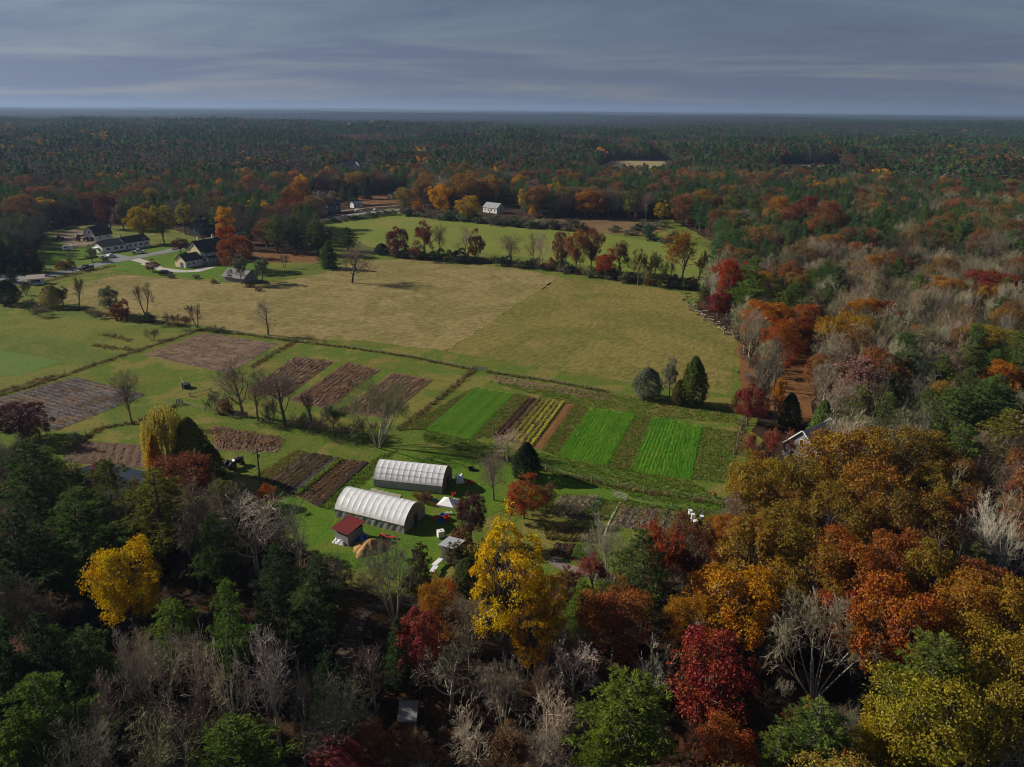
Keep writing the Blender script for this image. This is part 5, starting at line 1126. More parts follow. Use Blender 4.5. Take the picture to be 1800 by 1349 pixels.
# ---- far landmarks on the skyline
def turbine(px, d, label, rot, ht):
    q = ray(px, 190); s = d/math.hypot(q.x, q.y); x, y = q.x*s, q.y*s; r = empty('wind_turbine', (x, y, float(hz(x, y))), 0.4)
    MB().tube((0, 0, 0), (0, 0, ht), 3.2, 2.0, 10).build('tower', M['turbine'], r); MB().box(-5, -2, ht-1.5, 4, 2, ht+2).build('nacelle', M['turbine'], r)
    for k in range(3):
        a = rot + k*2.094; MB().slab([(-5.5, math.sin(a)*0-1.2*math.cos(a), ht+1.2*math.sin(a)), (-5.5, 1.2*math.cos(a), ht-1.2*math.sin(a)), (-5.5, 0.4*math.cos(a)+42*math.sin(a), ht-0.4*math.sin(a)+42*math.cos(a)), (-5.5, -0.4*math.cos(a)+42*math.sin(a), ht+0.4*math.sin(a)+42*math.cos(a))], 0.6).build('blade', M['turbine'], r)
    tag(r, label, 'wind turbine', 'wind turbines'); return r
turbine(212, 13000, 'wind turbine on the horizon, left of two', 0.2, 88); turbine(237, 13500, 'wind turbine on the horizon, right of two', 0.9, 80)
def tower(px, d, w, ht, name, label, cat):
    q = ray(px, 190); s = d/math.hypot(q.x, q.y); x, y = q.x*s, q.y*s; r = empty(name, (x, y, float(hz(x, y))), 0)
    for sx, sy in ((-1, -1), (-1, 1), (1, -1), (1, 1)): MB().tube((sx*w, sy*w, 0), (sx*w*0.3, sy*w*0.3, ht), 1.0, 0.7, 4).build('leg', M['turbine'], r)
    for k in range(1, 6):
        t = k/6; e = w*(1-0.7*t); MB().box(-e, -e, ht*t-0.6, e, e, ht*t+0.6).build('platform', M['turbine'], r)
    MB().tube((0, 0, ht), (0, 0, ht*1.15), 0.7, 0.3, 5).build('mast', M['turbine'], r); tag(r, label, cat); return r
tower(1065, 9000, 5, 62, 'radio_tower', 'thin radio tower on the skyline right of centre', 'tower'); tower(500, 17000, 10, 95, 'chimney_tower', 'faint industrial tower on the skyline left of centre', 'tower'); tower(546, 16000, 8, 70, 'water_tower', 'faint dark tower on the skyline just left of centre', 'tower')
# ---- the person working at the end of the green plots
def person(px, py, rz):
    """stooping figure in an orange top and dark trousers"""
    c = A(px, py)
    J = dict(pel=(0, 0, 0.78), waist=(0.10, 0, 0.92), chest=(0.34, 0, 1.10), neck=(0.50, 0, 1.18), headb=(0.60, 0, 1.20), headt=(0.74, 0, 1.24),
             hl=(0, 0.10, 0.74), kl=(0.20, 0.13, 0.42), al=(0.04, 0.13, 0.08), tl=(0.22, 0.14, 0.04), hr=(0, -0.10, 0.74), kr=(0.10, -0.13, 0.42), ar=(-0.10, -0.13, 0.08), tr=(0.08, -0.14, 0.04),
             sl=(0.40, 0.19, 1.08), el=(0.52, 0.24, 0.80), wl=(0.66, 0.18, 0.58), fl=(0.70, 0.16, 0.50), sr=(0.40, -0.19, 1.08), er=(0.50, -0.24, 0.80), wr=(0.64, -0.18, 0.60), fr=(0.68, -0.16, 0.52))
    rad = dict(pel=0.16, waist=0.15, chest=0.17, neck=0.06, headb=0.10, headt=0.095, hl=0.10, kl=0.075, al=0.05, tl=0.045, hr=0.10, kr=0.075, ar=0.05, tr=0.045, sl=0.075, el=0.05, wl=0.036, fl=0.04, sr=0.075, er=0.05, wr=0.036, fr=0.04)
    E_ = 'pel-waist waist-chest chest-neck neck-headb headb-headt pel-hl hl-kl kl-al al-tl pel-hr hr-kr kr-ar ar-tr chest-sl sl-el el-wl wl-fl chest-sr sr-er er-wr wr-fr'.split()
    ks = list(J); me = bpy.data.meshes.new('person'); me.from_pydata([J[k] for k in ks], [tuple(ks.index(q) for q in e.split('-')) for e in E_], [])
    o = bpy.data.objects.new('person', me); COL.objects.link(o); o.modifiers.new('skin', 'SKIN'); o.modifiers.new('sub', 'SUBSURF').levels = 1
    for i, k in enumerate(ks): me.skin_vertices[0].data[i].radius = (rad[k], rad[k])
    me.skin_vertices[0].data[0].use_root = True
    dg = bpy.context.evaluated_depsgraph_get(); nm = bpy.data.meshes.new_from_object(o.evaluated_get(dg)); o.modifiers.clear(); o.data = nm
    for k_, cl in (('top', (0.72, 0.09, 0.025)), ('trousers', (0.025, 0.028, 0.045)), ('skin', (0.45, 0.27, 0.19)), ('boots', (0.03, 0.025, 0.02)), ('hat', (0.10, 0.06, 0.04))): nm.materials.append(plain('person_'+k_, cl, 0.85, 0.1, 0.05))
    for p in nm.polygons:
        x, y, z = p.center; p.use_smooth = True
        p.material_index = 3 if z < 0.10 else 1 if z < 0.86 and x < 0.30 else 2 if (z < 0.66 and x > 0.3) else (4 if z > 1.2 else 2) if x > 0.55 and z > 1.0 else 0
    o.location = (c.x, c.y, 0.06); o.rotation_euler = (0, 0, rz); tag(o, 'person in an orange top and dark trousers stooping at the plot edge', 'person'); return o
person(1258, 876, math.pi*0.95)
# ------------------------------------------------------------------ trees and shrubs seen one by one
c = C_
# -- bare trees standing in the open
B('bare', 619, 498, 430, 86, c['twigmauve'], 'bare_tree', 'spreading bare tree standing alone at the far side of the tan hayfield', var=0)
B('bare', 472, 590, 526, 62, c['twig'], 'bare_tree', 'bare tree on the near edge of the hayfield behind the stubble plot', var=1)
B('slim', 347, 576, 532, 34, c['twig'], 'bare_tree', 'small slim bare tree at the hayfield fence corner, right of three', var=0)
B('slim', 256, 554, 496, 38, c['twig'], 'bare_tree', 'slim bare tree on the hayfield fence right of the red bush')
B('slim', 139, 543, 486, 36, c['twig'], 'bare_tree', 'slim bare tree on the hayfield fence nearest the road')
B('bare', 232, 745, 650, 62, c['twigdark'], 'bare_tree', 'lone dark bare tree by the fence below the stubble plot', var=2)
B('bare', 428, 732, 636, 92, c['twig'], 'bare_tree', 'forked bare tree at the left end of the row before the fallow plots', var=3)
B('bare', 454, 740, 652, 60, c['twigdark'], 'bare_tree', 'bare tree second in the row before the fallow plots', var=1)
B('bare', 502, 750, 644, 108, c['twig'], 'bare_tree', 'wide forked bare tree in the middle of the row before the fallow plots', var=0)
B('slim', 550, 748, 690, 44, c['twigdark'], 'bare_tree', 'thin dark bare tree in the scrub between the bigger bare trees')
B('sparse', 588, 768, 708, 52, c['greygreen'], 'bare_tree', 'small leafless tree with grey-green lichen left of the largest bare tree')
B('vase', 664, 786, 668, 136, c['greygreen'], 'bare_tree', 'largest bare tree, lichen-grey, standing before the hoop houses', var=0)
B('brush', 376, 722, 690, 32, c['twigmauve'], 'bare_shrub', 'mauve bare shrub at the left end of the bare tree row', 'shrub')
B('shrub', 398, 727, 697, 36, c['brown'], 'shrub', 'rusty brown shrub under the forked bare tree', 'shrub')
B('brush', 478, 745, 705, 44, c['mauve'], 'bare_shrub', 'mauve scrub between two bare trees before the fallow plots', 'shrub')
for i, (x, y) in enumerate(((530,755),(560,762),(610,772),(640,765))): B('brush', x, y, y-30, 46, c['twigdark'], 'bare_shrub', 'dark leafless scrub under the row of bare trees, %s from the left' % ordw(i), 'shrub', 'scrub under the bare trees')
B('slim', 128, 790, 758, 26, c['twigmauve'], 'bare_tree', 'small bare tree on the grass above the pond')
# -- left fence line shrubs
B('juniper', 92, 540, 500, 40, c['greygreen'], 'evergreen_shrub', 'dull green bush at the left of the hayfield fence', 'shrub')
B('sparse', 112, 538, 503, 36, c['greygreen'], 'small_tree', 'ragged grey-green small tree beside the dull green bush')
B('brush', 55, 548, 525, 36, c['greygreen'], 'bare_shrub', 'pale grey-green scrub at the corner of the pasture', 'shrub')
B('brush', 70, 556, 535, 40, c['twig'], 'bare_shrub', 'tan scrub below the pale grey-green scrub', 'shrub')
B('round', 196, 552, 502, 32, c['greygreen'], 'small_tree', 'grey-green leafy small tree beside the red bush')
B('shrub', 215, 562, 526, 36, c['maroon'], 'shrub', 'round dark red bush on the hayfield fence', 'shrub')
B('shrub', 262, 567, 550, 28, c['pinedark'], 'shrub', 'low green bush right of the slim bare tree', 'shrub')
B('brush', 300, 572, 550, 36, c['mauve'], 'bare_shrub', 'mauve scrub on the hayfield fence', 'shrub')
B('brush', 325, 580, 555, 34, c['brown'], 'bare_shrub', 'brown scrub left of the small slim bare tree', 'shrub')
B('brush', 268, 598, 577, 28, c['twigdark'], 'bare_shrub', 'dark scrubby bush alone on the pasture fence', 'shrub')
for i, (x, y) in enumerate(((160,556),(180,560),(240,566),(285,573),(370,583),(390,586))): B('brush', x, y, y-11, 30, c['twigdark'] if i % 2 else c['greygreen'], 'bare_shrub', 'low scrub growing through the hayfield fence, %s from the left' % ordw(i), 'shrub', 'fence line scrub')
B('juniper', 15, 535, 492, 46, c['spruce'], 'evergreen_tree', 'dark bushy evergreen at the left edge beside the pasture')
B('spruce', 22, 497, 466, 20, c['spruce'], 'spruce_tree', 'little dark spruce by the lane at the left edge')
B('spruce', 66, 478, 438, 26, c['spruce'], 'spruce_tree', 'dark spruce beside the lane, right of three')
B('spruce', 40, 478, 424, 30, c['spruce'], 'spruce_tree', 'tall dark spruce beside the lane, middle of three')
B('spruce', 10, 480, 418, 34, c['spruce'], 'spruce_tree', 'tall dark spruce beside the lane, left of three')
B('bare', 80, 478, 438, 26, c['twigdark'], 'bare_tree', 'dark bare tree beside the spruces by the lane')
B('brush', 46, 520, 492, 30, c['twigdark'], 'bare_shrub', 'dark leafless thicket below the roadside stand', 'shrub')
B('round', 162, 460, 430, 22, c['greygreen'], 'small_tree', 'thin grey-green tree on the lawn before the long white house')
B('shrub', 110, 474, 458, 26, c['brown'], 'shrub', 'brown hedge bush beside the leftmost utility pole', 'shrub')
B('shrub', 123, 472, 455, 24, c['brown'], 'shrub', 'brown hedge bush right of the leftmost utility pole', 'shrub')
B('shrub', 184, 458, 450, 14, c['pinedark'], 'shrub', 'small dark bush by the pale parked car', 'shrub')
# -- farmyard trees
B('round', 318, 444, 419, 30, c['maroon'], 'maple_tree', 'small round maroon maple at the road before the farmhouse')
B('round', 268, 478, 456, 28, c['maroon'], 'maple_tree', 'small maroon shrub-like maple beside the gravel driveway')
B('round', 417, 476, 412, 60, (0.24, 0.075, 0.03), 'maple_tree', 'big rust-red tree in front of the farmhouse gable', var=0)
B('round', 402, 452, 384, 40, (0.26, 0.06, 0.03), 'maple_tree', 'red-orange tree behind the rust-red farmhouse tree')
B('tall', 402, 438, 364, 34, c['gold'], 'maple_tree', 'golden yellow tree rising behind the farmhouse')
B('sparse', 425, 500, 446, 44, c['twigdark'], 'bare_tree', 'half bare tree before the low grey outbuilding')
B('sparse', 462, 498, 452, 40, c['greygreen'], 'bare_tree', 'grey half bare tree right of the low grey outbuilding')
B('slim', 500, 472, 447, 20, c['twigdark'], 'bare_tree', 'small dark shrubby tree in the yard right of the outbuilding')
for i, (x, y) in enumerate(((300,489),(345,490),(375,498),(440,505),(455,512))): B('shrub', x, y, y-8, 14, c['twigdark'] if x < 400 else c['brown'], 'shrub', 'small bush on the farmhouse lawn edge, %s from the left' % ordw(i), 'shrub', 'lawn edge bushes')
B('pine', 441, 430, 394, 40, c['pinedark'], 'pine_tree', 'dark pine right of the golden tree behind the farmhouse')
B('pine', 488, 444, 378, 50, c['pine'], 'pine_tree', 'broad green pine left of the pair behind the yard', var=1)
B('pine', 522, 446, 382, 42, c['pinedark'], 'pine_tree', 'dark pine right of the broad green pine behind the yard', var=2)
B('pine', 559, 448, 388, 48, c['pine'], 'pine_tree', 'green pine at the corner of the far meadow', var=3)
B('spruce', 578, 472, 424, 40, (0.03, 0.07, 0.028), 'spruce_tree', 'bushy bright-edged spruce left of the lone hayfield tree')
B('pine', 612, 442, 400, 46, c['pinedark'], 'pine_tree', 'dark pine behind the lone hayfield tree', var=0)
B('oak', 253, 428, 364, 50, (0.30, 0.25, 0.03), 'maple_tree', 'yellow-green maple behind the long white house, left of a pair')
B('oak', 289, 428, 362, 46, (0.24, 0.20, 0.03), 'maple_tree', 'yellow-green maple behind the long white house, right of a pair')
B('tall', 326, 412, 350, 32, c['lime'], 'maple_tree', 'pale yellow tree right of the yellow-green maple pair')
B('round', 194, 402, 338, 40, c['maroon'], 'maple_tree', 'dark red maple behind the gambrel barn')
B('sparse', 218, 405, 350, 34, c['twigmauve'], 'bare_tree', 'mauve half bare tree right of the dark red maple')
B('oak', 508, 398, 345, 50, (0.17, 0.05, 0.035), 'maple_tree', 'maroon-brown round maple by the far road')
B('oak', 522, 378, 320, 40, (0.34, 0.15, 0.03), 'maple_tree', 'orange-gold maple behind the maroon-brown one')
B('oak', 440, 362, 307, 52, (0.24, 0.11, 0.04), 'oak_tree', 'broad rust oak against the dark woods beyond the farmhouse')
B('tall', 447, 402, 350, 28, c['yellow'], 'maple_tree', 'yellow topped tree in the grey grove behind the farmhouse, left')
B('tall', 471, 406, 356, 24, c['yellow'], 'maple_tree', 'yellow topped tree in the grey grove behind the farmhouse, right')
for i, (x, y) in enumerate(sorted(((425,412),(460,418),(500,425),(350,405),(310,400),(478,420)))): B('bare', x, y, y-50, 44, c['twigmauve'], 'bare_tree', 'mauve bare tree in the farmhouse grove, %s from the left' % ordw(i), group='farmhouse grove')
B('round', 561, 352, 323, 26, c['maroon'], 'maple_tree', 'small crimson maple behind the white house by the far road')
B('sparse', 571, 382, 335, 40, c['twig'], 'bare_tree', 'bare tree before the dark blue-grey house')
B('spruce', 621, 360, 321, 24, c['spruce'], 'spruce_tree', 'dark conical spruce beside the far houses')
B('spruce', 606, 352, 320, 26, (0.05, 0.065, 0.03), 'spruce_tree', 'olive spruce left of the dark conical spruce')
B('spruce', 645, 350, 312, 28, c['spruce'], 'spruce_tree', 'dark spruce right of the dark conical one')
# -- hedgerow behind the hayfield, left to right
H = 'trees of the hedgerow behind the hayfield'
B('juniper', 671, 448, 428, 26, c['spruce'], 'evergreen_shrub', 'dark round evergreen at the left end of the hayfield hedgerow', 'shrub')
B('bare', 684, 446, 408, 26, c['twigmauve'], 'bare_tree', 'pale bare tree behind the purple-red tree of the hedgerow', group=H)
B('round', 700, 452, 399, 38, (0.13, 0.035, 0.035), 'maple_tree', 'purple-red egg-shaped tree near the left end of the hedgerow', group=H)
B('sparse', 748, 456, 388, 56, (0.20, 0.075, 0.045), 'oak_tree', 'wide rust-mauve tree in the left half of the hedgerow', group=H, var=0)
B('bare', 772, 450, 394, 34, c['twigdark'], 'bare_tree', 'bare tree right beside the wide rust-mauve tree', group=H)
B('bare', 816, 458, 396, 42, c['twig'], 'bare_tree', 'bare tree left of the leaning maroon tree', group=H)
B('round', 836, 458, 403, 34, c['maroon'], 'oak_tree', 'lopsided maroon tree in the middle of the hedgerow', group=H)
B('bare', 896, 464, 411, 52, c['twig'], 'bare_tree', 'rounded bare tree alone in a gap of the hedgerow', group=H, var=2)
B('bare', 936, 466, 410, 34, c['twig'], 'bare_tree', 'bare tree left of the twin pale bare trees', group=H)
B('limby', 953, 472, 407, 36, c['twigpale'], 'bare_tree', 'pale bare tree right of its twin in the hedgerow', group=H)
B('oak', 988, 475, 409, 38, (0.15, 0.055, 0.035), 'oak_tree', 'dark rust oak, left of three together in the hedgerow', group=H)
B('oak', 1012, 480, 405, 42, (0.24, 0.11, 0.035), 'oak_tree', 'orange-brown oak, middle of three together in the hedgerow', group=H)
B('oak', 1039, 477, 403, 40, (0.17, 0.05, 0.035), 'oak_tree', 'red-brown oak, right of three together in the hedgerow', group=H)
B('round', 1066, 490, 436, 48, c['red'], 'maple_tree', 'crimson low tree right of the three hedgerow oaks', group=H)
B('sparse', 1090, 486, 424, 48, c['brown'], 'oak_tree', 'brown thinning tree right of the crimson hedgerow tree', group=H)
B('sparse', 1121, 503, 436, 42, (0.20, 0.17, 0.05), 'small_tree', 'olive thin-leaved tree in the right half of the hedgerow', group=H)
B('sparse', 1148, 503, 442, 42, (0.17, 0.16, 0.05), 'small_tree', 'greenish thin-leaved tree right of the olive one', group=H)
B('slim', 1176, 506, 460, 30, c['twigdark'], 'bare_tree', 'slim dark tree left of the orange-brown spreading tree', group=H)
B('sparse', 1198, 490, 405, 84, (0.30, 0.14, 0.03), 'oak_tree', 'spreading orange-brown tree at the right end of the hedgerow', group=H, var=1)
B('slim', 1226, 492, 440, 30, c['twig'], 'bare_tree', 'thin bare tree behind the spreading orange-brown tree', group=H)
hr_ = np.linspace(0, 1, 46)
for i, t in enumerate(hr_):
    x = 690 + 545*t; y = np.interp(x, [690, 800, 900, 1000, 1100, 1235], [452, 459, 466, 480, 496, 512])
    B('shrub' if i % 3 else 'brush', x + rng.normal()*4, y + rng.normal()*1.5, y - rng.uniform(9, 24), rng.uniform(20, 36), [c['spruce'], c['twigdark'], c['pinedark'], c['brown'], c['greygreen']][i % 5], 'hedge_shrub', 'dark undergrowth bush, %s from the left under the hayfield hedgerow' % ordw(i), 'shrub', 'hedgerow undergrowth')
# -- beyond the far meadow
F_ = 'trees at the far edge of the meadow'
for (k, x, y, ty, w, col, lb) in (
 ('oak', 773, 384, 324, 40, c['gold'], 'bright golden maple, tallest at the far meadow edge'), ('oak', 822, 390, 344, 46, (0.40, 0.28, 0.02), 'yellow maple left of the pale grey ranch house'),
 ('round', 735, 378, 352, 20, c['orange'], 'small orange maple at the left of the meadow edge'), ('oak', 712, 372, 330, 44, (0.22, 0.17, 0.04), 'olive tree at the road end of the meadow edge'),
 ('oak', 745, 366, 315, 46, (0.22, 0.13, 0.05), 'brownish oak behind the bright golden maple'), ('oak', 820, 362, 304, 56, (0.28, 0.14, 0.03), 'broad orange-tan oak above the yellow maple'),
 ('oak', 860, 360, 308, 48, (0.27, 0.15, 0.04), 'tan oak above the pale grey ranch house'), ('tall', 918, 372, 332, 18, c['yellow'], 'slender yellow tree right of the ranch house'),
 ('tall', 975, 372, 312, 32, c['gold'], 'tall golden tree above the marsh'), ('tall', 984, 378, 352, 18, c['lime'], 'small lime-yellow tree below the tall golden one'),
 ('oak', 940, 368, 318, 44, c['mauve'], 'mauve oak between the slender yellow and tall golden trees'), ('sparse', 1020, 380, 330, 44, c['brown'], 'brown thin-leaved tree right of the tall golden tree'),
 ('oak', 1048, 385, 335, 44, (0.24, 0.11, 0.04), 'rust oak above the right half of the marsh'), ('tall', 1162, 396, 350, 28, (0.40, 0.30, 0.03), 'yellow leaning tree at the right end of the marsh'),
 ('oak', 1200, 398, 342, 50, (0.20, 0.10, 0.05), 'brown oak right of the yellow leaning tree'), ('oak', 1238, 400, 334, 46, (0.27, 0.15, 0.03), 'ochre tall oak at the corner of the far woods'),
 ('round', 1262, 404, 384, 20, c['yellow'], 'small yellow tree in the shade below the ochre oak'), ('round', 1216, 400, 378, 18, c['red'], 'small dark red tree right of the brown oak'),
 ('tall', 1104, 388, 344, 18, c['lime'], 'thin yellow tree in the bare grey grove above the marsh'), ('round', 936, 384, 362, 14, c['yellow'], 'tiny yellow sapling in the scrub right of the ranch house'),
 ('pine', 1285, 412, 330, 46, c['pine'], 'tall green pine at the dark corner of the far woods'), ('pine', 1318, 420, 340, 44, c['pine'], 'pine right of the tall corner pine'),
 ('oak', 1360, 425, 345, 60, (0.30, 0.15, 0.03), 'ochre oak in the shaded wood edge at upper right'), ('oak', 1405, 432, 345, 60, (0.17, 0.05, 0.035), 'dark red oak in the shaded wood edge at upper right'), ('oak', 1445, 440, 352, 60, (0.22, 0.09, 0.04), 'rust oak in the shaded wood edge at upper right')):
    B(k, x, y, ty, w, col, {'pine': 'pine_tree', 'oak': 'oak_tree', 'sparse': 'oak_tree'}.get(k, 'maple_tree'), lb, group=F_)
for i, (x, y) in enumerate(sorted(((1070,385),(1085,384),(1115,388),(1135,390),(1000,378),(1060,380)))): B('bare', x, y, y-55, 34, c['twigmauve'], 'bare_tree', 'grey bare tree in the grove above the marsh, %s from the left' % ordw(i), group='bare grove above the marsh')
for i in range(42):
    x = 705 + 7.2*i*1.05 + rng.normal()*4; y = np.interp(x, [700, 800, 900, 1000], [376, 388, 398, 404]) + rng.normal()*2
    B('shrub' if i % 4 else 'brush', x, y, y - rng.uniform(9, 20), rng.uniform(20, 34), [c['greygreen'], (0.09, 0.10, 0.06), c['pinedark'], c['twigmauve'], (0.17, 0.17, 0.10)][i % 5], 'meadow_shrub', 'bush in the far meadow edge thicket, %s from the left' % ordw(i), 'shrub', 'thicket at the meadow edge')
for i, (x, y) in enumerate(sorted(((950,398),(976,403),(1028,408),(1120,406),(1145,402),(1165,400),(1110,414),(1150,424),(1170,428),(1185,420),(1130,398),(1080,408)))):
    B('shrub', x, y, y-12, 28, [c['greygreen'], (0.15, 0.15, 0.10), c['pinedark']][i % 3], 'marsh_shrub', 'rounded bush in the brown marsh, %s from the left' % ordw(i), 'shrub', 'bushes in the marsh')
B('round', 1140, 420, 397, 28, (0.035, 0.09, 0.03), 'evergreen_shrub', 'vivid dark green bush at the right of the marsh', 'shrub')
for i in range(10): B('shrub', 570 + i*13, 393 - i*1.7, 393 - i*1.7 - rng.uniform(6, 11), 22, [c['twigdark'], c['pinedark'], c['greygreen']][i % 3], 'roadside_shrub', 'scrubby bush along the far road verge, %s from the left' % ordw(i), 'shrub', 'far road verge bushes')
# -- junipers by the hayfield, right
B('juniper', 1137, 700, 646, 54, c['bluegrey'], 'juniper_tree', 'blue-grey rounded juniper on the fence before the hayfield')
B('sparse', 1176, 706, 628, 40, (0.20, 0.20, 0.14), 'dying_tree', 'pale half-dead tree between the juniper and the dark cedar')
B('cedar', 1217, 712, 626, 48, c['cedar'], 'cedar_tree', 'dense dark green columnar cedar at the end of the hayfield fence', var=0)
B('cedar', 1192, 712, 668, 28, (0.05, 0.06, 0.025), 'cedar_tree', 'smaller dull cedar left of the columnar one', var=1)
B('round', 1314, 748, 676, 58, (0.20, 0.045, 0.035), 'oak_tree', 'dark red small oak right of the cedar shadow', var=0)
B('round', 1292, 728, 690, 20, (0.16, 0.13, 0.03), 'small_tree', 'yellow-green sapling beside the dark red small oak')
B('slim', 1330, 735, 660, 40, c['twig'], 'bare_tree', 'thin bare tree behind the dark red small oak')
B('sparse', 1360, 750, 662, 34, c['orange'], 'oak_tree', 'slender orange tree right of the dark red small oak')
B('cedar', 1385, 748, 690, 42, c['pinedark'], 'holly_tree', 'dark holly between the slender orange tree and the green one')
B('cedar', 1440, 782, 702, 46, (0.055, 0.09, 0.03), 'cedar_tree', 'green bushy evergreen behind the grey-roofed house')
B('round', 1466, 790, 740, 28, (0.05, 0.09, 0.025), 'evergreen_shrub', 'small green evergreen right of the bushy one')
B('sparse', 1304, 858, 822, 30, (0.28, 0.07, 0.04), 'small_tree', 'thin pinkish red sapling at the right edge of the green plots')
# -- right wood edge by the hayfield
B('oak', 1278, 556, 453, 60, c['red'], 'oak_tree', 'tall red oak at the right corner of the hayfield', var=1)
B('round', 1262, 560, 512, 44, (0.19, 0.035, 0.03), 'oak_tree', 'low deep red tree at the hayfield corner')
B('pine', 1312, 572, 452, 80, (0.055, 0.095, 0.022), 'pine_tree', 'tall bright pine right of the red oak at the hayfield corner', var=2)
B('limby', 1250, 535, 448, 40, c['twigpale'], 'bare_tree', 'pale bare tree left of the tall red oak')
B('spruce', 1238, 530, 490, 28, (0.06, 0.085, 0.025), 'evergreen_tree', 'green young evergreen at the hayfield corner')
B('pine', 1300, 470, 402, 52, (0.045, 0.085, 0.025), 'pine_tree', 'bushy pine beyond the right end of the hedgerow', var=0)
B('sparse', 1268, 530, 440, 44, c['twig'], 'oak_tree', 'brownish bare tree behind the tall red oak')
# -- about the hoop houses
B('bare', 868, 880, 798, 66, c['mauve'], 'bare_tree', 'mauve bare tree right of the rear hoop house', var=2)
B('limby', 893, 812, 760, 62, c['twigpale'], 'bare_tree', 'pale bare tree below the vegetable rows')
B('cedar', 925, 840, 778, 54, (0.014, 0.028, 0.016), 'cedar_tree', 'very dark rounded evergreen below the vegetable rows', var=1)
B('round', 920, 912, 836, 78, (0.30, 0.085, 0.035), 'maple_tree', 'round orange-red tree with bare top right of the canopy tent', var=1)
B('sparse', 960, 900, 850, 40, c['brown'], 'bare_tree', 'brown thin tree in the shade right of the orange-red one')
B('round', 829, 955, 866, 54, (0.085, 0.035, 0.035), 'plum_tree', 'dark purple small tree right of the canopy tent', var=0)
B('shrub', 812, 962, 925, 40, c['brown'], 'shrub', 'rust-brown bush below the dark purple tree', 'shrub')
B('shrub', 800, 990, 950, 40, (0.14, 0.11, 0.05), 'shrub', 'olive-brown bush above the narrow grey shed', 'shrub')
B('shrub', 842, 985, 948, 46, (0.22, 0.20, 0.05), 'shrub', 'yellowish bush right of the narrow grey shed', 'shrub')
B('juniper', 822, 1042, 982, 58, (0.045, 0.06, 0.032), 'juniper_tree', 'dull green juniper right of the white tables')
B('vase', 697, 1098, 940, 118, (0.15, 0.15, 0.10), 'bare_tree', 'lichen-green bare tree in front of the wood chip heap', var=1)
B('pine', 738, 1078, 955, 60, (0.035, 0.034, 0.022), 'pine_tree', 'dark thin evergreen behind the lichen-green bare tree', var=1)
B('shrub', 750, 880, 862, 26, c['brown'], 'shrub', 'brown weeds between the two hoop houses', 'shrub')
B('brush', 735, 878, 866, 26, c['olive'], 'bare_shrub', 'tan weeds between the hoop houses by the front ridge', 'shrub')
# -- by the pond, left
B('willow', 300, 836, 716, 80, (0.42, 0.35, 0.085), 'willow_tree', 'pale yellow weeping willow behind the olive cedar')
B('cedar', 342, 838, 732, 72, (0.072, 0.092, 0.022), 'cedar_tree', 'tall olive-green pointed cedar beside the willow', var=0)
B('cedar', 375, 842, 780, 44, (0.05, 0.07, 0.018), 'cedar_tree', 'lower olive cedar right of the tall pointed one', var=1)
B('cedar', 281, 862, 762, 34, (0.20, 0.14, 0.008), 'ginkgo_tree', 'narrow golden yellow columnar tree left of the cedar', var=1)
B('oak', 332, 895, 802, 112, (0.17, 0.065, 0.03), 'oak_tree', 'russet brown oak before the olive cedar', var=1)
B('round', 470, 890, 848, 46, (0.32, 0.10, 0.02), 'maple_tree', 'small round orange tree at the corner of the striped vegetable plot')
T('round', 28, 712, 8, 90, (0.075, 0.032, 0.03), 'plum_tree', 'dark maroon tree at the left edge below the stubble plot')
T('sparse', 62, 730, 7, 60, (0.10, 0.05, 0.04), 'small_tree', 'thin maroon tree right of the dark one at the left edge')
T('sparse', 172, 812, 9, 70, (0.30, 0.06, 0.07), 'small_tree', 'thin pinkish red tree over the pond')
B('brush', 120, 842, 812, 50, c['brown'], 'bare_shrub', 'brown brush at the pond edge', 'shrub')
B('brush', 175, 848, 822, 50, c['twigdark'], 'bare_shrub', 'dark brush above the pond', 'shrub')
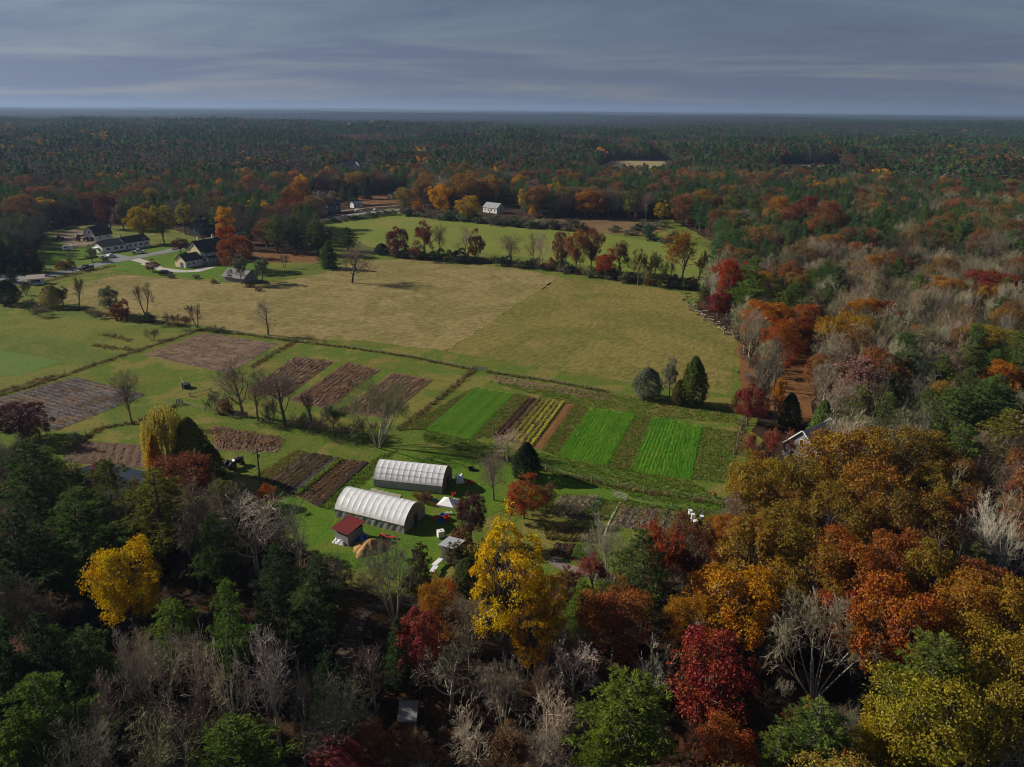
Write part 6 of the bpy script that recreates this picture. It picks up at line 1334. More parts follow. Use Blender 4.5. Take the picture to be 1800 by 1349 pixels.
# -- foreground, left: tops seen from above
for (k, x, y, h, w, col, nm, lb) in (
 ('pine', 45, 780, 17, 150, (0.030, 0.058, 0.022), 'pine_tree', 'large dark pine at the left edge below the maroon tree'),
 ('pine', 188, 812, 15, 120, (0.045, 0.085, 0.024), 'pine_tree', 'green pine in front of the pond'),
 ('pine', 262, 838, 16, 150, (0.062, 0.092, 0.020), 'pine_tree', 'yellow-green sunlit pine below the russet oak'),
 ('pine', 130, 890, 17, 140, (0.030, 0.058, 0.022), 'pine_tree', 'dark pine left of the golden tree'),
 ('pine', 20, 905, 16, 150, c['pinedark'], 'pine_tree', 'dark pine at the left edge in the middle of the wood'),
 ('oak', 213, 962, 15, 132, (0.50, 0.28, 0.015), 'maple_tree', 'golden yellow tree glowing in the dark bottom-left woods'),
 ('bare', 330, 880, 15, 130, c['twigmauve'], 'bare_tree', 'mauve bare tree below the russet oak'),
 ('limby', 435, 860, 15, 150, c['twigpale'], 'bare_tree', 'pale spreading bare tree left of the red-roofed shed'),
 ('limby', 520, 880, 14, 90, c['twigpale'], 'bare_tree', 'pale bare tree close to the red-roofed shed'),
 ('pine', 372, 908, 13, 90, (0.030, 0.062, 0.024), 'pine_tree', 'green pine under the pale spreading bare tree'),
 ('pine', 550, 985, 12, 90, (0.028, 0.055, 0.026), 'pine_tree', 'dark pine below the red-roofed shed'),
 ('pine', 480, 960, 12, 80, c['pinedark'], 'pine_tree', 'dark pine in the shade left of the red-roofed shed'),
 ('bare', 25, 995, 15, 130, c['twig'], 'bare_tree', 'bare tree at the left edge beside the golden tree'),
 ('pine', 392, 1028, 16, 96, (0.050, 0.100, 0.024), 'pine_tree', 'bright green upright pine in the bottom-left woods'),
 ('pine', 150, 1108, 14, 92, (0.032, 0.07, 0.028), 'pine_tree', 'dark green pine below the golden tree'),
 ('pine', 185, 1150, 11, 70, (0.032, 0.065, 0.028), 'pine_tree', 'small dark pine right of the one below the golden tree'),
 ('vase', 262, 1100, 14, 140, c['twigpale'], 'bare_tree', 'pale bare tree right of the dark green pine'),
 ('limby', 330, 1110, 14, 70, c['twigpale'], 'bare_tree', 'slim pale bare tree left of the bright upright pine'),
 ('limby', 468, 1095, 18, 110, c['twigpale'], 'bare_tree', 'white-limbed bare tree right of the bright upright pine'),
 ('limby', 395, 1122, 16, 80, c['twigpale'], 'bare_tree', 'white-limbed bare tree below the bright upright pine'),
 ('pine', 70, 1195, 14, 200, (0.044, 0.088, 0.022), 'pine_tree', 'big bright pine in the bottom-left corner'),
 ('pine', 20, 1260, 12, 150, (0.05, 0.10, 0.022), 'pine_tree', 'bright pine at the very bottom-left corner'),
 ('bare', 165, 1185, 13, 120, c['twig'], 'bare_tree', 'bare tree right of the big bottom-left pine'),
 ('limby', 320, 1210, 12, 180, c['twig'], 'bare_tree', 'tangled bare tree above the bottom pines'),
 ('vase', 260, 1260, 11, 130, c['twigmauve'], 'bare_tree', 'mauve bare tree at the bottom left of the pines'),
 ('pine', 400, 1268, 12, 190, (0.050, 0.088, 0.022), 'pine_tree', 'bright pine at the bottom edge left of the red roof'),
 ('pine', 455, 1310, 9, 80, (0.05, 0.105, 0.024), 'pine_tree', 'green pine at the bottom edge right beside the red roof'),
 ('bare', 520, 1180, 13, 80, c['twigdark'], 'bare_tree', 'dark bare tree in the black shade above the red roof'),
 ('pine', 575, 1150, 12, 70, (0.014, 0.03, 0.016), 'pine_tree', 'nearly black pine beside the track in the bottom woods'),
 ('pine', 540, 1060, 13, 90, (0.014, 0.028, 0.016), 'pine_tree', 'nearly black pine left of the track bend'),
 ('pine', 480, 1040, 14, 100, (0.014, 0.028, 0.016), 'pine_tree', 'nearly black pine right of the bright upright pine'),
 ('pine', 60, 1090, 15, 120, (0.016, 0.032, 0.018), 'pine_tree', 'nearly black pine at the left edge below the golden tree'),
 # centre
 ('oak', 770, 1018, 11, 80, (0.32, 0.13, 0.035), 'oak_tree', 'orange oak between the juniper and the red round tree'),
 ('round', 733, 1078, 11, 90, (0.24, 0.065, 0.05), 'maple_tree', 'dusky red round tree in the lower centre'),
 ('spruce', 698, 1090, 10, 60, (0.025, 0.055, 0.022), 'evergreen_tree', 'dark evergreen left of the dusky red tree'),
 ('limby', 655, 1140, 9, 80, c['twigpale'], 'bare_tree', 'small pale bare tree by the shaded track'),
 ('bare', 825, 1050, 12, 90, c['twig'], 'bare_tree', 'grey bare tree left of the tall yellow tree'),
 ('limby', 790, 1130, 10, 130, c['twig'], 'bare_tree', 'spreading bare tree below the dusky red tree'),
 ('vase', 885, 1175, 9, 110, c['twigpale'], 'bare_tree', 'pale bare tree under the tall yellow tree'),
 ('sparse', 900, 1290, 8, 110, c['brown'], 'small_tree', 'brownish thin tree at the bottom edge, centre'),
 ('limby', 835, 1250, 9, 100, c['twigpale'], 'bare_tree', 'pale bare tree at the bottom centre'),
 ('limby', 960, 1215, 10, 110, c['twigpale'], 'bare_tree', 'white-limbed bare tree at the bottom centre'),
 ('vase', 745, 1300, 6, 100, c['brown'], 'bare_tree', 'brown bare tree right of the red roof'),
 ('limby', 1010, 1140, 9, 90, c['twigpale'], 'bare_tree', 'pale bare tree right of the tall yellow tree foot'),
 ('vase', 960, 1300, 8, 150, c['twig'], 'bare_tree', 'tan bare tree at the bottom edge left of the bright pine'),
 ('oak', 1085, 1038, 11, 150, (0.25, 0.10, 0.035), 'oak_tree', 'rust oak in the middle right of the tall yellow tree'),
 ('vase', 1080, 918, 11, 110, (0.27, 0.25, 0.17), 'bare_tree', 'pale bare tree over the garden beds'),
 ('sparse', 1160, 925, 14, 96, (0.32, 0.075, 0.035), 'oak_tree', 'red-orange thin tree right of the garden'),
 ('oak', 1212, 918, 13, 96, (0.14, 0.06, 0.035), 'oak_tree', 'dark brown oak right of the red-orange tree'),
 ('sparse', 1045, 985, 6, 90, (0.26, 0.07, 0.06), 'small_tree', 'pinkish red low tree beside the mulch path'),
 ('sparse', 1000, 1000, 5, 60, c['brown'], 'small_tree', 'brown low tree at the mulch path'),
 ('limby', 1160, 1140, 9, 110, c['twigpale'], 'bare_tree', 'pale bare tree left of the crimson maple'),
 ('limby', 1225, 1165, 9, 90, c['twig'], 'bare_tree', 'tan bare tree between the rust oak and crimson maple'),
 ('pine', 1105, 1200, 14, 185, (0.062, 0.098, 0.020), 'pine_tree', 'large yellow-green pine at the bottom right of centre'),
 ('pine', 1050, 1290, 10, 110, (0.07, 0.11, 0.02), 'pine_tree', 'lower yellow-green pine at the bottom edge'),
 # right
 ('round', 1262, 1118, 14, 150, (0.23, 0.050, 0.034), 'maple_tree', 'deep crimson round maple at the bottom right'),
 ('great', 1458, 1060, 14, 235, (0.34, 0.30, 0.20), 'bare_tree', 'great pale many-stemmed bare tree at the bottom right'),
 ('oak', 1300, 1008, 13, 170, (0.36, 0.17, 0.026), 'oak_tree', 'bright orange oak above the crimson maple'),
 ('oak', 1215, 1055, 10, 100, (0.36, 0.17, 0.03), 'oak_tree', 'thin orange oak left of the bright orange one'),
 ('oak', 1330, 935, 14, 150, (0.28, 0.15, 0.03), 'oak_tree', 'ochre oak above the bright orange oak'),
 ('oak', 1285, 918, 11, 84, (0.34, 0.15, 0.028), 'oak_tree', 'orange oak right of the beehives'),
 ('oak', 1335, 806, 15, 122, (0.24, 0.165, 0.028), 'oak_tree', 'olive-gold oak at the edge of the green plots'),
 ('oak', 1408, 818, 14, 120, (0.20, 0.135, 0.026), 'oak_tree', 'olive oak in front of the grey-roofed house'),
 ('oak', 1500, 762, 17, 165, (0.25, 0.14, 0.024), 'oak_tree', 'olive-brown oak right of the grey-roofed house'),
 ('oak', 1610, 752, 17, 150, (0.17, 0.12, 0.026), 'oak_tree', 'dark olive oak at the far right of the oak mass'),
 ('oak', 1560, 830, 17, 160, (0.25, 0.12, 0.03), 'oak_tree', 'orange-topped oak in the middle of the oak mass'),
 ('oak', 1470, 870, 16, 150, (0.19, 0.12, 0.026), 'oak_tree', 'olive-brown oak below the grey-roofed house'),
 ('oak', 1370, 905, 15, 140, (0.20, 0.125, 0.024), 'oak_tree', 'olive oak above the ochre oak'),
 ('oak', 1620, 880, 16, 140, (0.15, 0.085, 0.024), 'oak_tree', 'dark brown oak at the right of the oak mass'),
 ('oak', 1500, 945, 16, 150, (0.27, 0.10, 0.028), 'oak_tree', 'rust-orange oak left of two in the lower oak mass'),
 ('oak', 1590, 945, 15, 130, (0.26, 0.09, 0.028), 'oak_tree', 'rust-orange oak right of two in the lower oak mass'),
 ('oak', 1440, 970, 14, 120, (0.22, 0.13, 0.026), 'oak_tree', 'brown-olive oak above the great bare tree'),
 ('oak', 1640, 968, 15, 120, (0.20, 0.14, 0.028), 'oak_tree', 'olive oak right of the rust-orange pair'),
 ('oak', 1475, 1045, 11, 90, (0.27, 0.065, 0.03), 'oak_tree', 'small deep rust oak behind the great bare tree'),
 ('oak', 1590, 1035, 16, 190, (0.29, 0.105, 0.028), 'oak_tree', 'broad rust-orange oak right of the great bare tree'),
 ('oak', 1700, 1020, 15, 170, (0.27, 0.12, 0.026), 'oak_tree', 'brown-orange oak near the right edge'),
 ('oak', 1790, 1040, 15, 150, (0.25, 0.14, 0.026), 'oak_tree', 'brown oak cut by the right edge'),
 ('pine', 1650, 1128, 16, 160, (0.065, 0.095, 0.024), 'pine_tree', 'green pine between the rust and yellow-green oaks at lower right'),
 ('oak', 1750, 1100, 15, 160, (0.25, 0.175, 0.028), 'oak_tree', 'yellow-brown oak at the right edge above the corner'),
 ('oak', 1625, 1205, 15, 200, (0.23, 0.18, 0.028), 'oak_tree', 'yellow-green oak near the bottom-right corner'),
 ('oak', 1740, 1195, 14, 170, (0.22, 0.165, 0.028), 'oak_tree', 'yellow-green oak in the bottom-right corner'),
 ('oak', 1560, 1270, 11, 110, (0.27, 0.20, 0.024), 'oak_tree', 'olive oak at the bottom edge near the right corner'),
 ('pine', 1440, 1250, 12, 160, (0.050, 0.090, 0.024), 'pine_tree', 'green pine at the bottom edge under the great bare tree'),
 ('pine', 1370, 1290, 10, 90, (0.055, 0.09, 0.024), 'pine_tree', 'small green pine at the bottom edge right of the crimson maple'),
 ('oak', 1285, 1275, 9, 120, (0.27, 0.09, 0.03), 'oak_tree', 'rust oak under the crimson maple at the bottom edge'),
 ('round', 1500, 1325, 6, 70, (0.32, 0.08, 0.04), 'small_tree', 'red sapling at the bottom edge'),
 ('vase', 1775, 895, 16, 150, c['twigpale'], 'bare_tree', 'pale bare tree at the right edge'),
 ('limby', 1770, 1270, 9, 140, c['twigpale'], 'bare_tree', 'pale bare tree in the bottom-right corner'),
 ('round', 1425, 1228, 4, 26, c['yellow'], 'small_tree', 'tiny bright yellow sapling under the great bare tree'),
 # right mid wood
 ('sparse', 1520, 628, 16, 118, (0.28, 0.16, 0.12), 'bare_tree', 'broad pinkish bare tree in the leafless wood'),
 ('pine', 1597, 588, 15, 62, (0.04, 0.085, 0.026), 'pine_tree', 'upright green pine alone in the leafless wood'),
 ('pine', 1780, 728, 15, 130, (0.085, 0.105, 0.022), 'pine_tree', 'yellow-green pine at the right edge of the leafless wood'),
 ('oak', 1490, 555, 14, 110, (0.28, 0.185, 0.026), 'oak_tree', 'golden olive oak in the leafless wood'),
 ('oak', 1380, 570, 15, 90, (0.30, 0.095, 0.028), 'oak_tree', 'rust-orange oak in front at the wood edge'),
 ('oak', 1350, 532, 15, 96, (0.36, 0.13, 0.028), 'oak_tree', 'orange oak at the hayfield wood edge'),
 ('oak', 1410, 536, 15, 80, (0.30, 0.09, 0.03), 'oak_tree', 'rust oak behind the wood edge'),
 ('oak', 1520, 527, 15, 90, (0.28, 0.12, 0.026), 'oak_tree', 'ochre rust oak above the golden olive oak'),
 ('oak', 1562, 535, 14, 64, (0.22, 0.045, 0.03), 'oak_tree', 'dark red oak right of the ochre rust oak'),
 ('oak', 1760, 578, 14, 80, (0.24, 0.17, 0.03), 'oak_tree', 'olive oak at the right of the leafless wood'),
 ('oak', 1770, 640, 12, 80, (0.34, 0.14, 0.028), 'oak_tree', 'orange oak at the right edge of the leafless wood'),
 ('oak', 1750, 480, 15, 110, (0.20, 0.045, 0.03), 'oak_tree', 'deep red oak at the upper right edge'),
 ('oak', 1670, 490, 15, 80, (0.27, 0.15, 0.04), 'oak_tree', 'tan ochre oak left of the deep red one'),
 ('sparse', 1720, 862, 12, 90, (0.22, 0.10, 0.05), 'small_tree', 'brown thin tree right of the oak mass')):
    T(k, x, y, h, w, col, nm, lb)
B('tall', 888, 1172, 893, 140, (0.54, 0.35, 0.010), 'maple_tree', 'tall bright yellow tree in the centre of the picture', var=0, rz=1.0)
B('tall', 958, 1165, 1010, 84, (0.50, 0.29, 0.010), 'maple_tree', 'lower golden tree leaning right of the tall yellow one', var=1)
B('tall', 930, 1195, 1050, 90, (0.50, 0.28, 0.010), 'maple_tree', 'smaller golden tree at the foot of the tall yellow one', var=0)

B('sparse', 1352, 812, 752, 50, (0.28, 0.075, 0.045), 'small_tree', 'thin reddish tree against the gable of the grey-roofed house')
B('sparse', 1388, 815, 758, 44, (0.26, 0.10, 0.05), 'small_tree', 'thin rusty tree before the grey roof of the house in the oaks')

for (x, y, h, w, lb) in ((-40, 985, 15, 130, 'dark pine just cut by the left edge beside the bare tree'), (-30, 1120, 15, 140, 'dark pine cut by the left edge above the bright corner pine'), (15, 1140, 12, 90, 'small dark pine at the left edge above the bright corner pine')):
    T('pine', x, y, h, w, (0.02, 0.042, 0.022), 'pine_tree', lb, group='pines along the left edge')
B('sparse', 1320, 806, 762, 40, (0.24, 0.09, 0.045), 'small_tree', 'thin rust sapling left of the grey-roofed house')
B('brush', 1305, 800, 778, 34, c['brown'], 'bare_shrub', 'brown brush at the field corner by the grey-roofed house', 'shrub')
B('shrub', 1335, 815, 790, 34, (0.22, 0.12, 0.04), 'shrub', 'rusty bush at the foot of the house in the oaks', 'shrub')
# ------------------------------------------------------------------ the woods between and beyond
CLEAR = [[(-400,640),(-120,500),(0,470),(60,455),(75,402),(130,392),(215,392),(330,398),(420,420),(470,438),(560,436),(575,400),(480,402),(540,345),(720,338),(730,368),(900,352),(930,385),(1180,384),(1262,425),(1250,500),(1228,545),(1300,590),(1316,690),(1330,720),(1330,790),(1300,880),(1300,925),(1220,960),(1130,1000),(1070,1050),(950,1030),(880,1000),(830,1060),(690,1080),(600,1020),(540,985),(470,905),(400,880),(280,875),(160,870),(60,815),(0,800),(-400,800)],
         [(1045,298),(1070,281),(1170,282),(1205,292),(1155,310),(1055,312)], [(1355,302),(1372,288),(1480,289),(1495,306),(1400,316),(1365,314)], [(600,296),(652,296),(660,328),(595,328)],
         [(545,1349),(590,1060),(960,1060),(960,1120),(660,1100),(600,1349)], [(1240,1130),(1255,1000),(1300,1000),(1275,1130)], [(1395,620),(1440,620),(1440,800),(1330,850),(1330,760)]]
CLW = [np.array([A(*p)[:2] for p in poly]) for poly in CLEAR]
def inside(x, y, poly):
    r = np.zeros(len(x), bool); n = len(poly); j = n-1
    for i in range(n):
        xi, yi = poly[i]; xj, yj = poly[j]
        r ^= ((yi > y) != (yj > y)) & (x < (xj-xi)*(y-yi)/(yj-yi+1e-12)+xi); j = i
    return r
def spots(r0, r1, step, a0, a1, seed, jit=0.38):
    rg = np.random.default_rng(seed); X = np.arange(-r1, r1, step); Y = np.arange(-20, r1, step); x, y = [q.ravel() for q in np.meshgrid(X, Y)]
    x = x + rg.normal(size=len(x))*jit*step*0.6; y = y + rg.normal(size=len(y))*jit*step*0.6
    r = np.hypot(x, y); a = np.arctan2(x, y); k = (r > r0) & (r <= r1) & (a > a0) & (a < a1); x, y = x[k], y[k]
    for poly in CLW:
        k = ~inside(x, y, poly); x, y = x[k], y[k]
    return x, y
TA = np.array(TREES)
def away(x, y, k=0.75):
    if len(x) == 0: return x, y
    d = np.hypot(x[:, None]-TA[None, :, 0], y[:, None]-TA[None, :, 1]) - TA[None, :, 2]*k; m = d.min(1) > 1.0
    return x[m], y[m]
PAL = dict(pine=[(0.052, 0.092, 0.026), (0.042, 0.080, 0.030), (0.066, 0.106, 0.026), (0.038, 0.074, 0.030)],
  oak=[(0.23, 0.125, 0.045), (0.18, 0.088, 0.042), (0.27, 0.16, 0.042), (0.19, 0.13, 0.048), (0.22, 0.098, 0.040)],
  bare=[(0.17, 0.146, 0.115), (0.21, 0.182, 0.142), (0.18, 0.158, 0.128)], barep=[(0.26, 0.225, 0.145), (0.31, 0.27, 0.18), (0.22, 0.186, 0.12)], round=[(0.48, 0.26, 0.02), (0.36, 0.17, 0.03)])
def zone(px, py, x, y, n1, n2):
    """which trees grow where: weights for (pine, oak, bare, pale bare, yellow), height range, name of the wood"""
    if py > 800 and px < 640: return (0.26, 0.01, 0.18, 0.55, 0.0), (9, 14), 'dark wood at the bottom left'
    if py > 1000 and px < 1235: return (0.08, 0.10, 0.25, 0.57, 0.0), (5, 8), 'scrubby wood at the bottom centre'
    if px > 1180 and py > 785 and (px < 1690 or py > 985): return (0.07, 0.60, 0.05, 0.28, 0.0), (9, 14), 'oak wood at the right'
    if px > 1180 and py > 440: return (0.10 + 0.7*(n1 > 0.64), 0.14, 0.02, 0.74 - 0.4*(n1 > 0.64), 0.0), (11, 16), 'leafless wood right of the hayfield'
    if px > 1180 and py > 340: return (0.80 + 0.3*(n1 > 0.5), 0.17, 0.06, 0.17, 0.0), (14, 20), 'mixed wood at the upper right'
    if px < 560 and py > 268: return (0.65 if n1 > 0.40 else 0.15, 0.08, 0.75 if n1 < 0.40 else 0.25, 0.0, 0.01), (13, 18), 'dark wood behind the farmhouse'
    if py > 258: return (0.85 if n1 > 0.34 or px > 1000 else 0.35, 0.17, 0.20, 0.02, 0.012), (13, 20), 'wood beyond the far meadow'
    if n2 > 0.42: return (0.92, 0.05, 0.05, 0.0, 0.003), (14, 20), 'far woods'
    if n1 > 0.55: return (0.30, 0.45, 0.22, 0.0, 0.012), (12, 16), 'far woods'
    return (0.25, 0.10, 0.65, 0.0, 0.004), (10, 15), 'far woods'
KN = ('pine', 'oak', 'bare', 'barep', 'round'); FILL = []; MARKS = [(e, proj(e.location.x, e.location.y, 8)) for e in scene.objects if e.type == 'EMPTY' and e.get('category') == 'tree']
def noises(x, y): return vnoise(x+300, y+80, 38), vnoise(x+900, y+20, 130)
def pick(x, y, rg, n1, n2):
    px, py = proj(x, y, 12); w, hr, wood = zone(px, py, x, y, n1, n2); w = np.array(w); k = KN[rg.choice(5, p=w/w.sum())]
    col = PAL[k][rg.integers(0, len(PAL[k]))]
    if k == 'oak' and wood == 'oak wood at the right': col = [(0.22, 0.13, 0.03), (0.25, 0.10, 0.03), (0.19, 0.12, 0.03), (0.24, 0.16, 0.03)][rg.integers(0, 4)]
    return k, col, rg.uniform(*hr), wood
WORD = {'pine': ('pine_tree', 'green pine', 'pine_tree'), 'oak': ('oak_tree', 'russet or ochre leaved oak', 'oak'), 'bare': ('bare_tree', 'mauve-grey bare tree', ''), 'barep': ('bare_tree', 'pale bare tree', ''), 'round': ('maple_tree', 'yellow leaved tree', '')}
KEEP = [np.array(q, float) for q in ([(-600,400),(75,395),(330,400),(470,430),(700,370),(930,380),(1180,384),(1262,425),(1235,500),(1228,545),(1300,590),(1316,690),(1325,760),(1300,800),(1262,850),(1255,905),(1200,915),(1110,925),(1050,1010),(970,1000),(880,900),(835,930),(820,1000),(770,1035),(690,1000),(600,985),(560,960),(540,905),(470,850),(400,840),(265,830),(180,835),(110,810),(60,770),(-600,760)], [(1336,738),(1440,735),(1440,805),(1336,800)], [(1398,600),(1430,600),(1430,740),(1398,740)], [(1240,1010),(1290,1000),(1285,1060),(1235,1100)], [(530,1285),(615,1290),(620,1400),(530,1400)], [(700,1230),(750,1230),(750,1290),(700,1290)], [(1345,1120),(1400,1070),(1500,1065),(1570,1110),(1575,1200),(1500,1250),(1380,1240)], [(1200,1150),(1260,1120),(1330,1150),(1330,1260),(1210,1260)], [(835,950),(880,900),(960,960),(985,1080),(960,1150),(850,1140)], [(150,990),(215,965),(285,1000),(280,1080),(180,1090)], [(345,1060),(395,1030),(440,1070),(430,1150),(350,1140)], [(690,1110),(735,1080),(780,1110),(780,1180),(700,1190)], [(1230,1040),(1300,1015),(1370,1050),(1360,1110),(1240,1120)], [(420,890),(470,870),(540,900),(530,980),(420,990)], [(1020,1240),(1110,1205),(1190,1250),(1180,1330),(1030,1330)])]
def hides(x, y, h):
    a_ = []; b_ = []; w_ = 0.22*h*FPX/math.sqrt(x*x + y*y + EYE*EYE)
    for t in (0.45, 0.65, 0.85, 1.0):
        px, py = proj(x, y, h*t)
        for k in (-1, 0, 1): a_.append(px + k*w_*(1.1-t*0.9)); b_.append(py - 3)
    a_ = np.array(a_); b_ = np.array(b_); return any(inside(a_, b_, k).any() for k in KEEP)
FORM = {'pine': ('pine', 4.8), 'oak': ('oak', 5.0), 'bare': ('bare', 4.6), 'barep': ('vase', 4.8), 'round': ('round', 4.0)}
rg = np.random.default_rng(99)
x, y = spots(55, 330, 6.6, -0.66, 0.66, 1); x, y = away(x, y)
N1, N2 = noises(x, y); o_ = np.argsort(np.hypot(x, y)); cnt = {k: 0 for k in ('pine_tree', 'oak_tree', 'bare_tree', 'maple_tree')}; far_pts = [(A(-80, 1050, 15).x, A(-80, 1050, 15).y, 'pine', (0.03, 0.06, 0.02), 16.0), (A(-120, 1180, 14).x, A(-120, 1180, 14).y, 'pine', (0.03, 0.06, 0.02), 15.0)]
for i in o_:
    X, Y = float(x[i]), float(y[i]); px, py = proj(X, Y, 8)
    if px < -520 or px > 1900 or py > 1480: continue
    k, col, h, wood = pick(X, Y, rg, N1[i], N2[i]); nm, word, _ = WORD[k]
    low = 3.5 if wood.startswith('scrubby') else 5.0
    while h > low and hides(X, Y, h): h *= 0.85
    if hides(X, Y, h): continue
    seen = -25 < px < 1825 and py < 1400
    if cnt[nm] >= (255 if nm == 'bare_tree' else 200) or not seen: far_pts.append((X, Y, k, col, h)); continue
    cnt[nm] += 1; f, Rn = FORM[k]
    if k == 'barep': f = ('vase', 'bare', 'limby', 'limby')[int(rg.integers(0, 4))]
    e = put(f, X, Y, h, Rn*2*rg.uniform(0.8, 1.15)*h/14.0, col, nm, word + ' in the ' + wood, 'tree', word + 's of the ' + wood, jit=0.15)
    FILL.append((e, proj(X, Y, h*0.7), word))
# each of them told by its nearest landmark tree
import re
marks = {}
for (e, q) in MARKS:
    ph = re.split(r' (?:at|in|on|by|beside|behind|standing|right|left|near|above|below|between|with|alone|against|before|under|over|close|among|cut|leaning|rising|glowing|of|around|growing)\b|,', e['label'])[0]
    if len(ph.split()) >= 3: marks.setdefault(ph, []).append(q)
marks = {k: v[0] for k, v in marks.items() if len(v) == 1}; mk = list(marks); mp_ = np.array([marks[k] for k in mk])
sets = {}
for e, q, word in FILL:
    d = np.hypot(*(mp_ - np.array(q)).T); b = int(np.argmin(d)); dx, dy = q[0]-mp_[b][0], q[1]-mp_[b][1]
    side = ('right of' if dx > 0 else 'left of') if abs(dx) > abs(dy) else ('below' if dy > 0 else 'above'); sets.setdefault((word, side, mk[b]), []).append((d[b], e))
HAND = {e['label'] for e, q in MARKS}
for (word, side, m_), L in sets.items():
    for i, (_, e) in enumerate(sorted(L, key=lambda t: t[0])): e['label'] = '%s %s the %s%s' % (word, side, m_, '' if len(L) == 1 else ', nearest of several' if i == 0 else ', %s nearest' % ordw(i)); e['label'] += ', standing close by' if e['label'] in HAND else ''
print('individual fill', cnt, 'rest', len(far_pts))

# ---- one scatter object for a mass of instanced forms
def joined(kind, i, mat_i):
    tm, cm, h, R, (wv, wf), (cv, cf, ca) = PROTO[kind][i]
    v = np.concatenate([wv, cv]); f = np.concatenate([wf, cf + len(wv)]); a = np.concatenate([np.full(len(wf), 0.3), ca])
    return new_mesh('scatter_' + kind, v, f, attr=a, mats=[M['bark'], mat_i], matidx=np.concatenate([np.zeros(len(wf), int), np.ones(len(cf), int)])), h, R
def scatter(name, pts, idx, scl, rot, tint, meshes, label=None, cat=None):
    pts = np.array(pts, float); pts[:, 2] += hz(pts[:, 0], pts[:, 1])
    col = bpy.data.collections.new(name + '_forms')
    for i, m in enumerate(meshes): col.objects.link(bpy.data.objects.new('%s_form_%02d' % (name, i), m))
    me = bpy.data.meshes.new(name); me.vertices.add(len(pts)); me.vertices.foreach_set('co', np.asarray(pts, np.float32).ravel())
    for nm, ty, dat, fld in (('form', 'INT', np.asarray(idx, np.int32), 'value'), ('size', 'FLOAT_VECTOR', np.asarray(scl, np.float32).ravel(), 'vector'), ('turn', 'FLOAT_VECTOR', np.asarray(rot, np.float32).ravel(), 'vector'), ('tint', 'FLOAT_VECTOR', np.asarray(tint, np.float32).ravel(), 'vector')):
        me.attributes.new(nm, ty, 'POINT').data.foreach_set(fld, dat)
    o = link(name, me); ng = bpy.data.node_groups.new(name + '_nodes', 'GeometryNodeTree')
    ng.interface.new_socket('Geometry', in_out='INPUT', socket_type='NodeSocketGeometry'); ng.interface.new_socket('Geometry', in_out='OUTPUT', socket_type='NodeSocketGeometry')
    n = ng.nodes; l = ng.links; gi = n.new('NodeGroupInput'); go = n.new('NodeGroupOutput'); ip = n.new('GeometryNodeInstanceOnPoints'); ci = n.new('GeometryNodeCollectionInfo')
    ci.inputs['Collection'].default_value = col; ci.inputs['Separate Children'].default_value = True; ci.inputs['Reset Children'].default_value = True
    def na(nm, ty):
        q = n.new('GeometryNodeInputNamedAttribute'); q.data_type = ty; q.inputs['Name'].default_value = nm; return q.outputs['Attribute']
    er = n.new('FunctionNodeEulerToRotation'); l.new(na('turn', 'FLOAT_VECTOR'), er.inputs[0])
    ip.inputs['Pick Instance'].default_value = True; l.new(gi.outputs[0], ip.inputs['Points']); l.new(ci.outputs[0], ip.inputs['Instance']); l.new(na('form', 'INT'), ip.inputs['Instance Index'])
    l.new(er.outputs[0], ip.inputs['Rotation']); l.new(na('size', 'FLOAT_VECTOR'), ip.inputs['Scale']); l.new(ip.outputs[0], go.inputs[0])
    o.modifiers.new('scatter', 'NODES').node_group = ng; tag(o, label, cat, kind='stuff'); return o
# forms for the wood beyond the single trees: the near forms, then coarse ones for the distance
def coarse(kind, n, size, seed):
    rg = np.random.default_rng(seed)
    if kind == 'pine':
        h, R = 17.0, 4.6; t = rg.random(n)**0.75; th = rg.uniform(0, 6.283, n); lay = 0.70 + 0.30*np.sin(t*24 + rg.uniform(0, 6) + 1.5*np.sin(th + rg.uniform(0, 6))); rr = R*1.1*(1-t**1.6)**0.75*lay*rg.uniform(0.55, 1.05, n)*(1+0.2*np.sin(th*3+t*9)) + 0.15
        cc = np.stack([np.cos(th)*rr, np.sin(th)*rr, 3.5 + t*13.6], 1); nr = np.stack([np.cos(th)*0.6, np.sin(th)*0.6, np.ones(n)], 1)
        v, f, a = leaf_quads(cc, nr + rg.normal(size=(n, 3))*0.4, size, rg, 0.5)
    else:
        h, R = 15.0, 5.2; ctr, rad, (v, f, a) = crown_lobes(rg, h, R, 3.5, 16, max(2, n//80), 5, size)
    w = Wood(); w.limb(bez((0, 0, -0.3), (0, 0, h*0.8), 0, rg, 3, 0.01), 0.02*h*np.array([1, 0.7, 0.1]), 4); wv, wf = w.arr()
    return new_mesh('coarse_' + kind, np.concatenate([wv, v]), np.concatenate([wf, f+len(wv)]), attr=np.concatenate([np.full(len(wf), 0.2), a]), mats=[M['bark'], M['leaf_i']], matidx=np.concatenate([np.zeros(len(wf), int), np.ones(len(f), int)])), h, R
forms = []; FI = {}
for k, kk, num in (('pine', 'pine', 2), ('oak', 'oak', 2), ('bare', 'bare', 2), ('barep', 'vase', 2), ('round', 'round', 1)):
    FI[k] = list(range(len(forms), len(forms)+num)); forms += [joined(kk, i, M['leaf_i']) for i in range(num)]
FC = {}
for k, num in (('pine', 3), ('oak', 3)):
    FC[k] = list(range(len(forms), len(forms)+num)); forms += [coarse(k, 420, 0.62 if k == 'pine' else 0.60, 500+i) for i in range(num)]
bw = np.random.default_rng(77)
